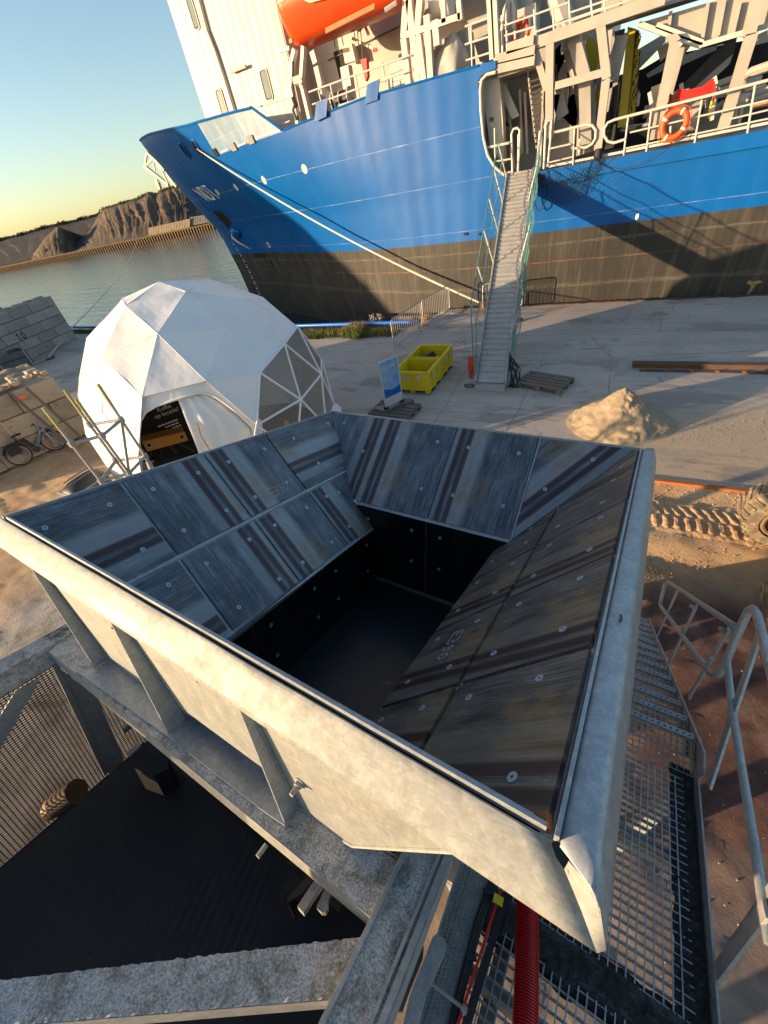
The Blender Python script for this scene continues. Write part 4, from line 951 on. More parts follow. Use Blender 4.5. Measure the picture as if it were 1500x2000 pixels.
# paint loss patch near the stern side of view
mb=MB(); c=vp(1472,556,17.88)
for (pts) in ([(-.16,.13),(-.02,.09),(.12,.12),(.2,.06),(.05,.0),(.02,-.16),(-.06,-.34),(-.10,-.34),(-.04,-.05),(-.2,.06)],): mb.poly([c+V((x*1.0,0,y)) for x,y in pts])
part('bare_patch',mb,'weed_dry',S)
mb=MB(); c=vp(1244,424,17.88); mb.poly([c+V((x,0,y)) for x,y in ((-.04,.08),(.04,.1),(.05,-.02),(0,-.08),(-.05,-.04))]); part('bare_patch',mb,'white_decal',S)
for x in (908,937):
    c=vp(x,457,17.88); mb=MB(); mb.disc(c,(0,-1,0),.05,.02,12); part('scupper',mb,'dark_opening',S)

# blue freeing plates standing on the gunwale
def quad_on(name,mat,px,v,th=.05,parent=None):
    mb=MB(); mb.slab([vp(x,y,v) for x,y in px],(0,th,0)); return part(name,mb,mat,parent or S)
quad_on('roller_plate','hull_blue',[(614,238),(637,228),(640,193),(617,200)],17.86)
quad_on('roller_plate','hull_blue',[(712,204),(737,195),(741,154),(717,165)],17.86)
def bars(name,mat,segs,v,w,d=None,parent=None,round_=False):
    for a,b in segs:
        mb=MB(); A,B=vp(*a,v),vp(*b,v)
        if round_: mb.tube([A,B],w/2,8)
        else: mb.bar(A,B,w,d or w,(0,1,0))
        part(name,mb,mat,parent or S)
def pline(name,mat,px,v,r,parent=None):
    mb=MB(); mb.tube([vp(x,y,v) for x,y in px],r,8); part(name,mb,mat,parent or S)
# ------- superstructure tower
TV=20.2
def corr(name,mat,px,v,depth,pitch=.55,amp=.03):
    (x0,z0),(x1,z1)=px; mb=MB()
    mb.box((x0,v,z0),(x1,v+depth,z1)); return part(name,mb,mat,S)
tower=corr('deckhouse','white_paint',((-18.77,6.0),(-13.45,17)),TV,9)
mb=MB(); 
for k in range(12):
    u=-18.35+k*.40; mb.grid(lambda a,b:V((u+.3*a,TV-.001-.006*math.sin(PI*a),7.2+9*b)),6,1)
o=part('plate_buckle',mb,'white_paint',tower); smooth(o)
def window(px,v,parent):
    c=[vp(x,y,v) for x,y in px]; x0=min(p.x for p in c); x1=max(p.x for p in c); z0=min(p.z for p in c); z1=max(p.z for p in c)
    w_,h_=x1-x0,z1-z0; r=.09
    def rr(x0,x1,z0,z1,r,vv): 
        P=[]
        for cx,cz,a0 in ((x1-r,z1-r,0),(x0+r,z1-r,PI/2),(x0+r,z0+r,PI),(x1-r,z0+r,1.5*PI)): P+=[V((cx+r*math.cos(a0+k*PI/8),vv,cz+r*math.sin(a0+k*PI/8))) for k in range(5)]
        return P
    mb=MB(); mb.slab(rr(x0-.05,x1+.05,z0-.05,z1+.05,r+.04,v-.035),(0,.03,0)); f=part('window',mb,'white_paint',parent)
    mb=MB(); mb.slab(rr(x0-.01,x1+.01,z0-.01,z1+.01,r,v-.039),(0,.002,0)); part('seal',mb,'black_rubber',f)
    mb=MB(); mb.slab(rr(x0+.06,x1-.01,z0+.03,z1-.02,r*.8,v-.043),(0,.002,0)); part('pane',mb,'window_glass',f)
for a in (((364,0),(390,54)),((421,178),(446,226)),((507,140),(533,192)),((470,-60),(492,-8))): 
    window([a[0],a[1]],TV-.012,S)
pline('downpipe','white_paint',[(386,-10),(405,60),(420,98),(437,150),(457,215)],TV-.08,.05)
bars('lamp_bracket','steel_far',[((450,141),(480,129))],TV-.15,.10)
mb=MB(); c=vp(385,190,TV); mb.tube([V((-18.77,TV+.4,c.z)),V((-19.05,TV+.4,c.z))],.06,8); part('nav_light',mb,'dark_steel',S)
mb=MB(); mb.tube([V((-18.77,TV+.5,8.5)),V((-19.1,TV+.45,8.5))],.05,6); mb.box((-19.2,TV+.35,8.42),(-19.0,TV+.55,8.62)); part('camera_bracket',mb,'dark_steel',S)
# recessed side behind the lifeboat
WV=21.6
mb=MB(); mb.box((-13.45,WV,5.9),(-4.2,27,17)); part('deckhouse_side',mb,'white_paint',S)
mb=MB(); mb.box((-13.46,TV+.02,6),(-13.40,WV+.1,17)); part('deckhouse_return',mb,'white_paint',S)
mb=MB(); mb.box((-12.4,18.45,5.98),(-4.9,WV,6.08)); part('boat_deck',mb,'grey_steel',S)
quad_on('doorway','dark_opening',[(651,102),(668,95),(683,145),(663,153)],WV-.03)
quad_on('control_box','cream_decal',[(668,90),(686,84),(694,118),(674,124)],WV-.5,.3)
quad_on('notice','red_paint',[(727,97),(735,93),(737,100),(729,103)],WV-.02,.01)
bars('wall_cable','dark_steel',[((640,118),(780,52))],WV-.06,.03)
bars('fall_wire','dark_steel',[((650,62),(655,95)),((665,58),(671,90)),((690,50),(694,80)),((697,46),(703,120)),((703,42),(709,122))],19.6,.025)
bars('strut','rail_paint',[((688,75),(730,95)),((700,60),(712,48)),((712,48),(720,68))],19.8,.08)
bars('hydraulic_leg','rail_paint',[((611,100),(618,124)),((619,130),(629,175)),((629,176),(648,190))],19.3,.20,.2)
bars('wall_lamp','rail_paint',[((545,99),(566,94))],19.6,.12)
# davit frame beneath the boat
for seg in ([(577,96),(571,120),(569,172),(575,200),(584,248)],[(594,90),(593,110),(589,165),(592,172),(608,240)]): 
    mb=MB(); P=[vp(x,y,18.35) for x,y in seg]
    for a,b in zip(P,P[1:]): mb.bar(a,b,.13,.22,(0,1,0))
    part('davit_leg',mb,'rail_paint',S)
pline('davit_roller','rail_paint',[(575,158),(592,154)],18.35,.13)
pline('fall_rope','rope_navy',[(569,92),(574,130),(573,170),(576,196),(580,235)],18.3,.02)
pline('rope_coil','dark_steel',[(572,190),(577,205),(574,215),(581,235)],18.3,.09)
# gunwale rail
bars('rail','rail_paint',[((603,180),(800,108)),((610,204),(656,189)),((656,189),(800,135)),((660,207),(714,190)),((740,160),(800,138))],18.15,.055,round_=True)
bars('rail','rail_paint',[((507,208),(572,190)),((540,248),(566,236))],18.4,.05,round_=True)
bars('rail_post','rail_paint',[((622,177),(627,197)),((645,163),(655,212)),((694,144),(705,208)),((746,121),(753,160))],18.15,.06,round_=True)
mb=MB(); 
t_=vp(668,195,18.9); mb.tube([t_+V((-.35,0,0)),t_+V((.35,0,0))],.24,16); part('winch_drum',mb,'dark_steel',S)
for k in (-.38,-.02,.36): mb=MB(); mb.disc(t_+V((k,0,0)),(1,0,0),.30,.035,18); part('winch_flange',mb,'rail_paint',S)
mb=MB(); c=vp(677,156,18.9); mb.box(tuple(c+V((-.2,0,-.5))),tuple(c+V((.15,.3,.35)))); part('winch_motor',mb,'rail_paint',S)
mb=MB(); c=vp(712,143,19.2); mb.add([c+V((-.1,0,.35)),c+V((.15,0,.35)),c+V((.1,0,-.1)),c+V((.0,0,-.2)),c+V((-.1,.2,.35)),c+V((.15,.2,.35)),c+V((.1,.2,-.1)),c+V((0,.2,-.2))],[(0,1,2,3),(4,5,6,7),(0,1,5,4),(1,2,6,5),(2,3,7,6),(3,0,4,7)]); part('red_hose_reel',mb,'red_paint',S)
bars('ladder_rung','rail_paint',[((765,147),(790,139)),((765,156),(795,146)),((768,166),(800,155)),((770,176),(800,165)),((765,130),(800,117)),((762,138),(800,124))],19.0,.12,.1)
bars('ladder_stile','rail_paint',[((763,150),(765,182)),((778,160),(783,178))],19.0,.16)
# big A-frame posts amidships
bars('frame_post','rail_paint',[((795,0),(790,75)),((790,75),(800,172)),((800,0),(818,168)),((822,0),(816,70)),((818,70),(830,165)),((835,30),(843,160)),((851,40),(855,90))],18.35,.20,.24)
bars('frame_beam','rail_paint',[((795,68),(900,32)),((896,0),(900,40)),((866,0),(868,45))],18.3,.14,.16)
bars('machinery_block','cream_steel',[((835,0),(840,20)),((850,0),(862,24)),((842,30),(846,55)),((832,60),(838,90)),((856,95),(860,120))],19.2,.42,.4)
quad_on('machinery_house','cream_steel',[(868,75),(908,55),(915,150),(880,160),(866,130)],19.6,1.0)
mb=MB(); c=vp(862,8,19.0); mb.tube([c+V((-.25,0,0)),c+V((.3,0,.05))],.42,16); part('winch_drum',mb,'rope_white',S)
pline('hose_loop','aluminium',[(838,-5),(842,40),(852,0)],18.8,.05)
bars('rail','rail_paint',[((908,52),(968,30)),((908,87),(966,68)),((910,118),(966,100))],18.15,.05,round_=True)
bars('rail_post','rail_paint',[((916,48),(918,85)),((920,48),(922,130))],18.15,.05,round_=True)
bars('frame_post','rail_paint',[((957,-5),(963,116)),((965,-5),(971,118))],18.2,.17,.2)
bars('ladder_stile','rail_paint',[((980,30),(982,112)),((988,10),(991,110)),((1003,10),(1007,85)),((1045,30),(1046,95)),((1033,30),(1036,60))],18.9,.07,round_=True)
pline('hand_grip','rail_paint',[(980,60),(985,20),(992,2),(998,8),(996,40),(988,58)],18.7,.05); pline('hand_grip','rail_paint',[(1003,55),(1004,20),(1000,0),(994,10),(992,40)],18.6,.05)
quad_on('locker','white_paint',[(1010,20),(1046,5),(1050,90),(1012,100)],20.2,.6)
quad_on('deckhouse_aft','grey_steel',[(900,0),(1000,-30),(1045,150),(990,240),(940,130)],21.0,.4)
# opening in the side: bulkhead, door, ladder
quad_on('opening_soffit','cream_steel',[(968,122),(1047,112),(1047,130),(972,152)],18.2,1.5)
mb=MB(); mb.box((-5.05,17.95,3.97),(-4.92,20.2,6.9)); part('bulkhead_side',mb,'white_paint',S)
mb=MB(); mb.box((-5.0,20.0,3.97),(-2.2,20.1,7.2)); part('bulkhead',mb,'grey_steel',S)
quad_on('opening_frame','white_paint',[(946,158),(975,150),(982,235),(985,320),(958,290),(948,220)],18.35,.4)
quad_on('doorway','dark_opening',[(970,170),(984,230),(996,246),(973,246)],19.1,.03)
quad_on('open_door','rail_paint',[(970,167),(986,162),(1014,226),(1000,233)],18.9,.06)
quad_on('exit_sign','weed_green',[(956,230),(963,228),(964,236),(957,237)],18.33,.01)
quad_on('lamp_box','board_white',[(955,241),(966,239),(966,248),(956,249)],18.33,.1)
bars('pipe_run','white_paint',[((950,165),(953,300)),((988,160),(1005,330)),((1015,175),(1020,300)),((1025,180),(1030,300)),((946,150),(990,135))],19.2,.09,round_=True)
quad_on('fire_hose','red_paint',[(1013,205),(1019,202),(1022,245),(1015,247)],19.4,.15); quad_on('fire_hose','red_paint',[(1023,210),(1029,208),(1030,235),(1025,238)],19.4,.15)
for k in range(13): bars('ladder_rung','dark_steel',[((1032+k*1.2,150+k*11),(1062-k*.6,140+k*11))],18.9,.05)
bars('ladder_stile','grey_steel',[((1031,140),(1048,290)),((1063,132),(1056,285))],18.9,.05)
quad_on('conveyor_leg','cream_steel',[(1036,190),(1060,165),(1062,230),(1052,280),(1040,262)],19.3,.3)
# ------- self-unloading gear
FV=18.2
def beam2(name,mat,a,b,w,d,v,**k): bars(name,mat,[(a,b)],v,w,d)
beam2('top_girder','cream_steel',(1043,86),(1300,-3),.24,.3,FV); 
beam2('top_girder','cream_steel',(1175,30),(1500,-75),.5,.8,19.2)
bars('rail','rail_paint',[((985,50),(1110,5)),((1045,63),(1180,15)),((1045,80),(1180,35)),((1110,42),(1260,-10)),((1110,26),(1240,-18)),((985,70),(1045,52))],FV-.02,.045,round_=True)
bars('rail_post','rail_paint',[((1111,0),(1114,48)),((1154,0),(1157,32)),((1180,0),(1182,25)),((1043,18),(1046,75)),((1080,15),(1082,60))],FV-.02,.05,round_=True)
bars('walkway_edge','cream_steel',[((993,97),(1045,80)),((970,118),(1047,100)),((974,135),(1047,118))],FV,.22,.5)
bars('portal_post','cream_steel',[((1075,80),(1073,270)),((1172,35),(1185,155)),((1184,155),(1168,292))],FV,.22,.28)
bars('portal_brace','cream_steel',[((1045,98),(1068,175)),((1085,168),(1178,142)),((1190,60),(1186,110))],FV,.17,.2)
bars('portal_post','cream_steel',[((1318,84),(1278,272)),((1468,66),(1412,250)),((1480,0),(1462,70))],FV+.15,.26,.3)
bars('portal_post','grey_steel',[((1330,92),(1300,200)),((1200,100),(1180,220)),((1190,65),(1198,170))],19.0,.24,.3)
bars('portal_brace','grey_steel',[((1120,75),(1142,150)),((1142,150),(1145,285)),((1078,85),(1100,60)),((1085,170),(1100,228)),((1215,70),(1190,160)),((1085,185),(1072,250))],18.7,.32,.3)
quad_on('white_gusset','rail_paint',[(1218,65),(1229,62),(1206,162),(1202,160)],19.6,.05)
# chute and discharge pipe
pline('discharge_pipe','grey_steel',[(1085,-15),(1095,20),(1110,60),(1125,110),(1140,170),(1146,215),(1142,300)],19.3,.27)
mb=MB()
for k in (0,1): c=vp(1117,96,19.3) if k==0 else vp(1147,280,19.3); mb.disc(c,(0,-.1,1),.33,.1,16)
part('pipe_flange',mb,'cream_steel',S)
quad_on('dark_chute','black_rubber',[(1084,160),(1118,126),(1132,172),(1100,200),(1086,205)],20.2,.4)
quad_on('chute_plate','grey_steel',[(1082,80),(1110,55),(1118,128),(1084,158)],20.0,.1)
quad_on('chute_plate','grey_steel',[(1098,200),(1135,172),(1165,240),(1120,250),(1100,230)],20.0,.1)
quad_on('chute_plate','cream_steel',[(1092,20),(1100,0),(1135,0),(1110,60),(1096,52)],19.8,.3)
quad_on('yellow_frame','yellow_paint',[(1136,60),(1178,90),(1166,135),(1150,142),(1136,92)],20.6,.3)
quad_on('yellow_frame','yellow_paint',[(1155,180),(1172,175),(1170,200),(1157,203)],20.6,.3)
quad_on('yellow_frame','yellow_paint',[(1140,40),(1175,28),(1200,80),(1195,95),(1165,62)],20.9,.2)
quad_on('yellow_mast','yellow_paint',[(1226,52),(1241,56),(1224,245),(1206,250)],20.0,.35)
quad_on('yellow_mast_side','yellow_paint',[(1241,56),(1249,60),(1233,235),(1224,245)],20.2,.1)
bars('cable_run','dark_steel',[((1245,62),(1233,240)),((1248,100),(1238,230)),((1212,70),(1200,240))],20.15,.09)
mb=MB()
for k in range(28):
    c=vp(1246-k*.45,75+k*5.6,20.05); mb.tube([c+V((random.uniform(-.06,.06),0,-.1)),c+V((random.uniform(-.08,.08),0,.1))],.02,4)
part('cable_carrier',mb,'yellow_paint',S,'stuff')
bars('dark_frame','dark_steel',[((1210,60),(1196,165)),((1200,165),(1190,290))],20.8,.3,.3)
mb=MB(); mb.box((-2.6,25.6,3.9),(30,26,6.25)); part('hatch_wall',mb,'dark_steel',S)
mb=MB(); mb.box((-4.3,23.2,3.9),(-1.7,27,12)); part('accommodation_aft',mb,'grey_steel',S)
# hull of gear house: dark hold with a long sloping boom
quad_on('hold_coaming','grey_steel',[(1228,250),(1275,150),(1500,95),(1500,190),(1420,255),(1260,268)],23.5,.3)
quad_on('dark_hold','dark_opening',[(1238,245),(1246,140),(1296,110),(1500,70),(1500,175),(1400,215),(1290,250)],22.8,.3)
quad_on('boom_side','dark_steel',[(1292,205),(1420,80),(1440,72),(1432,110),(1310,225)],21.6,.5)
quad_on('boom_side','grey_steel',[(1380,150),(1432,105),(1425,125),(1340,205),(1325,200)],21.5,.3)
quad_on('far_coaming','cream_steel',[(1240,100),(1300,64),(1300,80),(1242,140)],22.0,.3)
quad_on('far_coaming','cream_steel',[(1262,145),(1300,120),(1300,135),(1266,152)],22.2,.3)
quad_on('far_coaming','cream_steel',[(1325,112),(1400,84),(1400,97),(1330,128)],22.1,.3)
quad_on('far_coaming','cream_steel',[(1462,75),(1500,58),(1500,82),(1458,92)],22.1,.3)
for k,(xa,ya) in enumerate(((1262,95),(1246,76),(1252,60))): pass
# overhead trough
quad_on('overhead_trough','cream_steel',[(1248,45),(1400,0),(1520,-30),(1520,40),(1440,62),(1368,88),(1300,62),(1256,52)],18.9,.4)
bars('trough_rib','cream_steel',[((1310,22),(1305,66)),((1383,5),(1370,85)),((1445,5),(1430,70)),((1415,0),(1402,70))],18.8,.08,.1)
bars('trough_lip','rail_paint',[((1370,88),(1500,50)),((1300,66),(1370,90)),((1248,47),(1300,66)),((1282,50),(1372,84))],18.7,.10,.16)
quad_on('trough_underside','dark_steel',[(1372,91),(1438,72),(1436,80),(1368,94)],19.4,.3)
quad_on('trough_gusset','cream_steel',[(1300,70),(1322,64),(1330,75),(1310,90)],18.4,.3)
bars('valve_stack','grey_steel',[((1298,86),(1303,110)),((1334,85),(1345,95))],20.2,.35)
# deck machinery on the right
quad_on('winch_house','grey_steel',[(1272,170),(1300,160),(1296,225),(1268,235)],19.2,.5)
mb=MB(); c=vp(1330,232,19.0); mb.tube([c+V((-.5,0,0)),c+V((.45,0,0))],.34,18); part('storage_drum',mb,'tarp_grey',S)
for k,(x,y) in enumerate(((1310,205),(1312,212),(1355,200))):
    c=vp(x,y,18.9); mb=MB(); mb.tube([c+V((.28*math.cos(a),.05*math.sin(3*a),.22*math.sin(a))) for a in [2*PI*i/18 for i in range(18)]],.03,6,closed=True); part('hose_coil',mb,'tarp_grey',S)
bars('deck_stand','rail_paint',[((1268,180),(1272,203)),((1330,163),(1333,180)),((1395,150),(1398,165)),((1396,170),(1390,235))],18.9,.09)
bars('pipe_rack','steel_far',[((1400,165),(1440,150)),((1400,180),(1440,165)),((1440,195),(1500,172)),((1440,205),(1500,185)),((1450,150),(1500,128))],20.3,.16,round_=True)
pline('pipe_bend','steel_far',[(1448,172),(1452,150),(1466,142),(1500,130)],19.8,.12)
quad_on('ladder_panel','steel_far',[(1456,143),(1480,135),(1480,146),(1457,153)],20.2,.1); quad_on('ladder_panel','steel_far',[(1487,133),(1500,129),(1500,141),(1488,145)],20.2,.1)
pline('deck_hoop','rail_paint',[(1436,232),(1438,212),(1443,207),(1449,210),(1447,225),(1443,242)],18.6,.04)
# deck edge rails (rounded ends)
RV=18.02
def rl(px,v=RV,r=.036): pline('rail','rail_paint',px,v,r)
rl([(1082,259),(1145,243),(1157,245),(1164,255),(1163,270),(1157,281),(1145,288),(1122,290)])
rl([(1500,157),(1200,234),(1187,240),(1180,252),(1180,265),(1187,276),(1199,279),(1222,272)])
rl([(1500,196),(1230,259)],r=.022); rl([(1500,232),(1222,290)],r=.022); rl([(1500,215),(1425,233)],r=.02)
rl([(1072,291),(1120,280)],r=.025); rl([(1070,318),(1120,306)],r=.022)
for x0,y0,x1,y1 in ((1122,252,1119,324),(1227,229,1217,312),(1272,218,1262,299),(1371,195,1356,283),(1475,166,1459,265),(1310,246,1308,280)): bars('rail_post','rail_paint',[((x0,y0),(x1,y1))],RV,.05,round_=True)
rl([(935,292),(1000,278)]); rl([(952,318),(1000,310)],r=.025); rl([(968,343),(1000,335)],r=.025)
bars('rail_post','rail_paint',[((966,250),(967,316))],RV,.05,round_=True)
rl([(1001,340),(999,262),(1003,252),(1010,250),(1015,254),(1014,300),(1011,335)]); rl([(1012,335),(1013,262)])
rl([(1062,330),(1066,245),(1070,236),(1077,235),(1076,262),(1070,325)]); rl([(1048,330),(1055,255)]); rl([(1055,325),(1058,265)],r=.025)
rl([(1045,68),(1044,100)],v=FV)
bars('deck_edge_bar','rail_paint',[((1072,325),(1500,240))],18.06,.06,.05)
pline('opening_coaming','rail_paint',[(968,141),(950,146),(941,156),(938,175),(939,215),(944,268),(952,303),(966,326),(985,342)],17.93,.045)
for k in range(34):
    x=random.uniform(1205,1495); y=262-(x-1205)*.2-random.uniform(0,52); v_=random.uniform(19.3,22.0); w_=random.uniform(.03,.09); m_=random.choice(['steel_far','grey_steel','dark_steel','cream_steel','tarp_grey'])
    if k%3==0: pline('deck_pipe',m_,[(x,y),(x+random.uniform(15,60),y-random.uniform(6,14))],v_,w_)
    elif k%3==1: pline('deck_pipe',m_,[(x,y+random.uniform(5,25)),(x+random.uniform(-3,3),y-random.uniform(5,20)),(x+random.uniform(5,16),y-random.uniform(20,30))],v_,w_)
    else:
        c=vp(x,y,v_); a=random.uniform(.12,.3); mb=MB(); mb.tube([c-V((a,0,0)),c+V((a,0,0))],random.uniform(.08,.2),12); part('deck_fitting',mb,m_,S)
for k in range(12):
    x=1075+k*11+random.uniform(-3,3); y=205+random.uniform(-60,60); pline('cable_run',random.choice(['dark_steel','grey_steel','rope_navy']),[(x,y-30),(x+3,y),(x-2,y+35)],random.uniform(19.6,20.5),.03)
# lifebuoys
def ring(c,n,R,r,name,label,mat):
    t=thing(name,label,'lifebuoy',c); n=V(n).normalized(); q=V((0,0,1)); x=n.cross(q).normalized(); y=n.cross(x)
    mb=MB(); mb.tube([c+(x*math.cos(a)+y*math.sin(a))*R for a in [2*PI*i/28 for i in range(28)]],r,12,closed=True); part('ring',mb,mat,t)
    for k in range(4):
        a=PI/4+k*PI/2+.3; mb=MB(); mb.tube([c+(x*math.cos(a+d)+y*math.sin(a+d))*R for d in (-.09,0,.09)],r*1.06,12); part('white_band',mb,'cream_decal',t)
    mb=MB(); P=[]
    for i in range(33):
        a=2*PI*i/32; rr=R+r+.04*abs(math.sin(2*a)); P.append(c+(x*math.cos(a)+y*math.sin(a))*rr+n*.03)
    mb.tube(P,.009,5); part('grab_line',mb,'rope_orange',t); return t
ring(vp(1317,243,17.93),(-.15,-1,.1),.29,.078,'lifebuoy','orange lifebuoy with grab line hanging on the ship rail below the red rope','orange_ring')
ring(vp(1018,66,20.0),(-.5,-1,0),.27,.075,'lifebuoy','orange lifebuoy on the white locker high above the gangway head','red_paint')
# red rope hank
t=thing('rope_hank','bright red rope hank draped between two pegs above the lifebuoy','rope',vp(1360,185,18.5))
for k in range(13):
    y0=176+k*1.7; mb=MB(); mb.tube([vp(1322+k*.3,y0+random.uniform(-1,1),18.5),vp(1345,178+k*1.3+random.uniform(-1,1),18.45),vp(1370,172+k*1.5,18.45),vp(1394,155+k*1.8+random.uniform(-1,1),18.5)],.028,6); part('strand',mb,'rope_red',t)
mb=MB(); mb.tube([vp(1394,160,18.5),vp(1396,175,18.5),vp(1393,200,18.5)],.03,6); part('tail',mb,'rope_red',t)
mb=MB()
for k in range(8):
    y=184+k*4; mb.tube([vp(1307+random.uniform(-3,3),y,18.5),vp(1313,y+3,18.46),vp(1322+random.uniform(-2,2),y-1,18.5)],.02,5)
part('orange_lashing',mb,'rope_orange',t)
mb=MB(); mb.tube([vp(1391,195,18.45),vp(1386,215,18.45),vp(1385,232,18.45)],.03,6); part('yellow_lashing',mb,'bin_yellow',t)
# bundle at the post foot, plank
mb=MB(); mb.grid(lambda a,b:vp(1168,305,17.98)+V((.13*math.cos(2*PI*a)*(1-.2*b),-.04+.12*math.sin(2*PI*a),-.16+.34*b+.02*noise.noise(V((a*6,b*6,0))))),14,8); o=solo('canvas_bundle',mb,'black_rubber','dark tied canvas bundle at the foot of the post right of the gangway','bundle',vp(1168,318,17.98)); smooth(o)
mb=MB(); mb.slab([vp(1466,203,18.4),vp(1500,195,18.4),vp(1500,206,18.4),vp(1466,213,18.4)],(0,.25,0)); solo('timber_plank','' and mb or mb,'wood_pale','short pale timber plank on the ship deck at the right edge','plank',vp(1485,212,18.5))
# covered equipment
cT=vp(880,150,18.75); t=thing('covered_equipment','grey tarpaulin hood over a machine on the ship gunwale left of the ladder','covered machine',cT)
def tarp(a,b):
    an=2*PI*a; z=-.2+1.15*b; k=(1-b**2.2)**.7*(.85+.25*math.sin(PI*b)); n=.07*math.sin(an*5+b*3)*(1-b)+.05*noise.noise(V((math.cos(an)*2,math.sin(an)*2,b*2)))
    return cT+V(((.62*k+n)*math.cos(an)-.10*(1-b)+.12*b,(.42*k+n)*math.sin(an),z))
mb=MB(); mb.grid(tarp,48,20); o=part('tarpaulin',mb,'tarp_grey',t); smooth(o)
mb=MB(); mb.tube([tarp(i/24,.12)+V((0,-.02,0)) for i in range(25)],.02,5); part('lashing',mb,'rope_navy',t)
# ------- lifeboat
t=thing('lifeboat','orange enclosed lifeboat hanging in its davits against the white deckhouse','lifeboat',(-10,19.2,8.75))
def lb(a,b):
    u=-12.45+6.4*a; e=min(1,(a/.07))**.6 if a<.5 else min(1,((1-a)/.2))**.6
    # section: keel to shoulder
    th=-PI/2+PI*2*b; hw=1.15*e; x=math.cos(th); z=math.sin(th)
    zz=8.76+.35*(1-e)+ (1.25*(1+z)*.78); w_=hw*(abs(x)**.55)*(1 if x>=0 else -1)*(1-.12*max(0,z))*(1-.18*max(0,-z)) 
    return V((u+(-.10 if a<.3 else 0)*(z),19.15-w_,zz))
mb=MB(); mb.grid(lb,40,28); o=part('hull',mb,'orange_shell',t); smooth(o)
for k in range(3):
    mb=MB(); mb.tube([lb(a_,.25+.02)+V((0,0,0)) for a_ in ()] or [vp(636,62-k*3.4+2,18.0),vp(732,13-k*3.2+2,18.0)],.03,6); part('rubbing_bar',mb,'wood_pale',t)
mb=MB(); mb.tube([vp(752,20,18.1),vp(775,5,18.1)],.06,6); part('skid',mb,'aluminium',t)
mb=MB(); c=vp(567,80,18.0); mb.box(tuple(c-V((.06,.0,.05))),tuple(c+V((.08,.1,.05)))); part('cleat',mb,'wood_pale',t)
mb=MB(); mb.tube([lb(.0+.03,b_/14+.02) for b_ in range(8)],.05,6); part('bow_fender',mb,'orange_ring',t)
mb=MB(); mb.tube([vp(540,8,18.0),vp(552,2,18.0),vp(560,-6,18.0)],.02,5); mb.tube([vp(590,-4,18.0),vp(605,3,18.0),vp(640,-6,18.0)],.03,5); part('grab_line',mb,'rope_white',t)

# ================================================================== GANGWAY
G0a,G0b=V((-2.90,10.12,.14)),V((-2.17,10.12,.14)); G1a,G1b=vp(992,337,17.95),vp(1040,333,17.95); G1b.z=G1a.z=4.08
t=thing('gangway','long ribbed aluminium gangway leading up to the opening in the ship side','gangway',(-2.5,10.1,0))
gd=(G1a-G0a); gl=gd.length; gdn=gd.normalized(); gw=(G0b-G0a).normalized(); gup=gw.cross(gdn).normalized()
if gup.z<0: gup=-gup
def GP(x,s,h=0.): a=G0a.lerp(G1a,s); b=G0b.lerp(G1b,s); return a.lerp(b,x)+gup*h
for x in (0,1):
    o=-.03 if x==0 else .03
    mb=MB(); mb.bar(GP(x,0)+gw*o,GP(x,1)+gw*o,.045,.16,gup); part('side_beam',mb,'aluminium',t)
mb=MB(); mb.bar(GP(.5,0,-.03),GP(.5,1,-.03),.66,.02,gup); part('deck_sheet',mb,'aluminium',t)
N=46; tm=None
for k in range(N):
    s=(k+.5)/N; a,b=GP(.02,s,.012),GP(.98,s,.012)
    mb=MB(); mb.bar(a,b,.165,.014,gup); part('tread_plank',mb,'aluminium',t)
    if k%1==0:
        a,b=GP(.02,s+.42/N,.028),GP(.98,s+.42/N,.028); mb=MB(); mb.bar(a,b,.022,.03,gup); part('tread_cleat',mb,'aluminium',t)
mb=MB(); mb.box((-2.93,9.93,.0),(-2.12,10.2,.13)); part('foot_roller_box',mb,'galv_dull',t)
for k,s in enumerate((.16,.33,.50,.66,.82,.97)):
    for x,dx in ((0,-.34),(1,.22)):
        if x==1 and k%2: continue
        base_=GP(x,s); top=base_+V((dx,0.,1.0)); mb=MB(); mb.tube([base_,top],.02,6); part('stanchion',mb,'rail_paint' if x==0 else 'aluminium',t)
for hh,rr in ((1.0,.016),(.55,.012)):
    for x,dx in ((0,-.34),(1,.22)):
        mb=MB(); P=[GP(x,.02)+V((dx*.3*hh,0,.05))]
        for s in (.16,.33,.50,.66,.82,.97): P.append(GP(x,s)+V((dx*hh,0,hh)))
        Q=[]
        for a,b in zip(P,P[1:]): Q+=sag(a,b,.05,5)[:-1]
        Q.append(P[-1]); mb.tube(Q,rr,6); part('hand_rope',mb,'rope_green',t)
# side nets
def net(x,dx,s0,s1,mat,nn_,hang,name,label):
    t2=thing(name,label,'safety net',GP(x,s0)); mb=MB()
    def NP(a,b):
        s=s0+(s1-s0)*a; p=GP(x,s)+V((dx*(b),0,1.0*b)); 
        return p+V((.05*math.sin(a*40+b*5)+hang*(.25*math.sin(PI*b))*(1+.5*math.sin(a*25)),0,-.10*math.sin(a*37)*b - hang*.25*(1-b)))+V((noise.noise(V((a*30,b*4,x)))*.05,0,noise.noise(V((a*30,b*4,x+5)))*.05))
    for i in range(nn_):
        for d in (1,-1):
            P=[NP(min(1,max(0,(i+d*j*.8)/nn_)),j/7) for j in range(8)]; mb.tube(P,.0032,3,cap=False)
    part('mesh',mb,mat,t2,'stuff'); return t2
net(1,.22,.02,.98,'rope_green',80,.35,'gangway_net','green safety net with loose folds along the right side of the gangway')
net(0,-.34,.02,.98,'rope_green',34,.0,'gangway_net','thin green safety net along the left side of the gangway')
t2=thing('loose_net','dark safety net hanging from the deck edge right of the gangway head','safety net',vp(1100,345,17.8))
mb=MB()
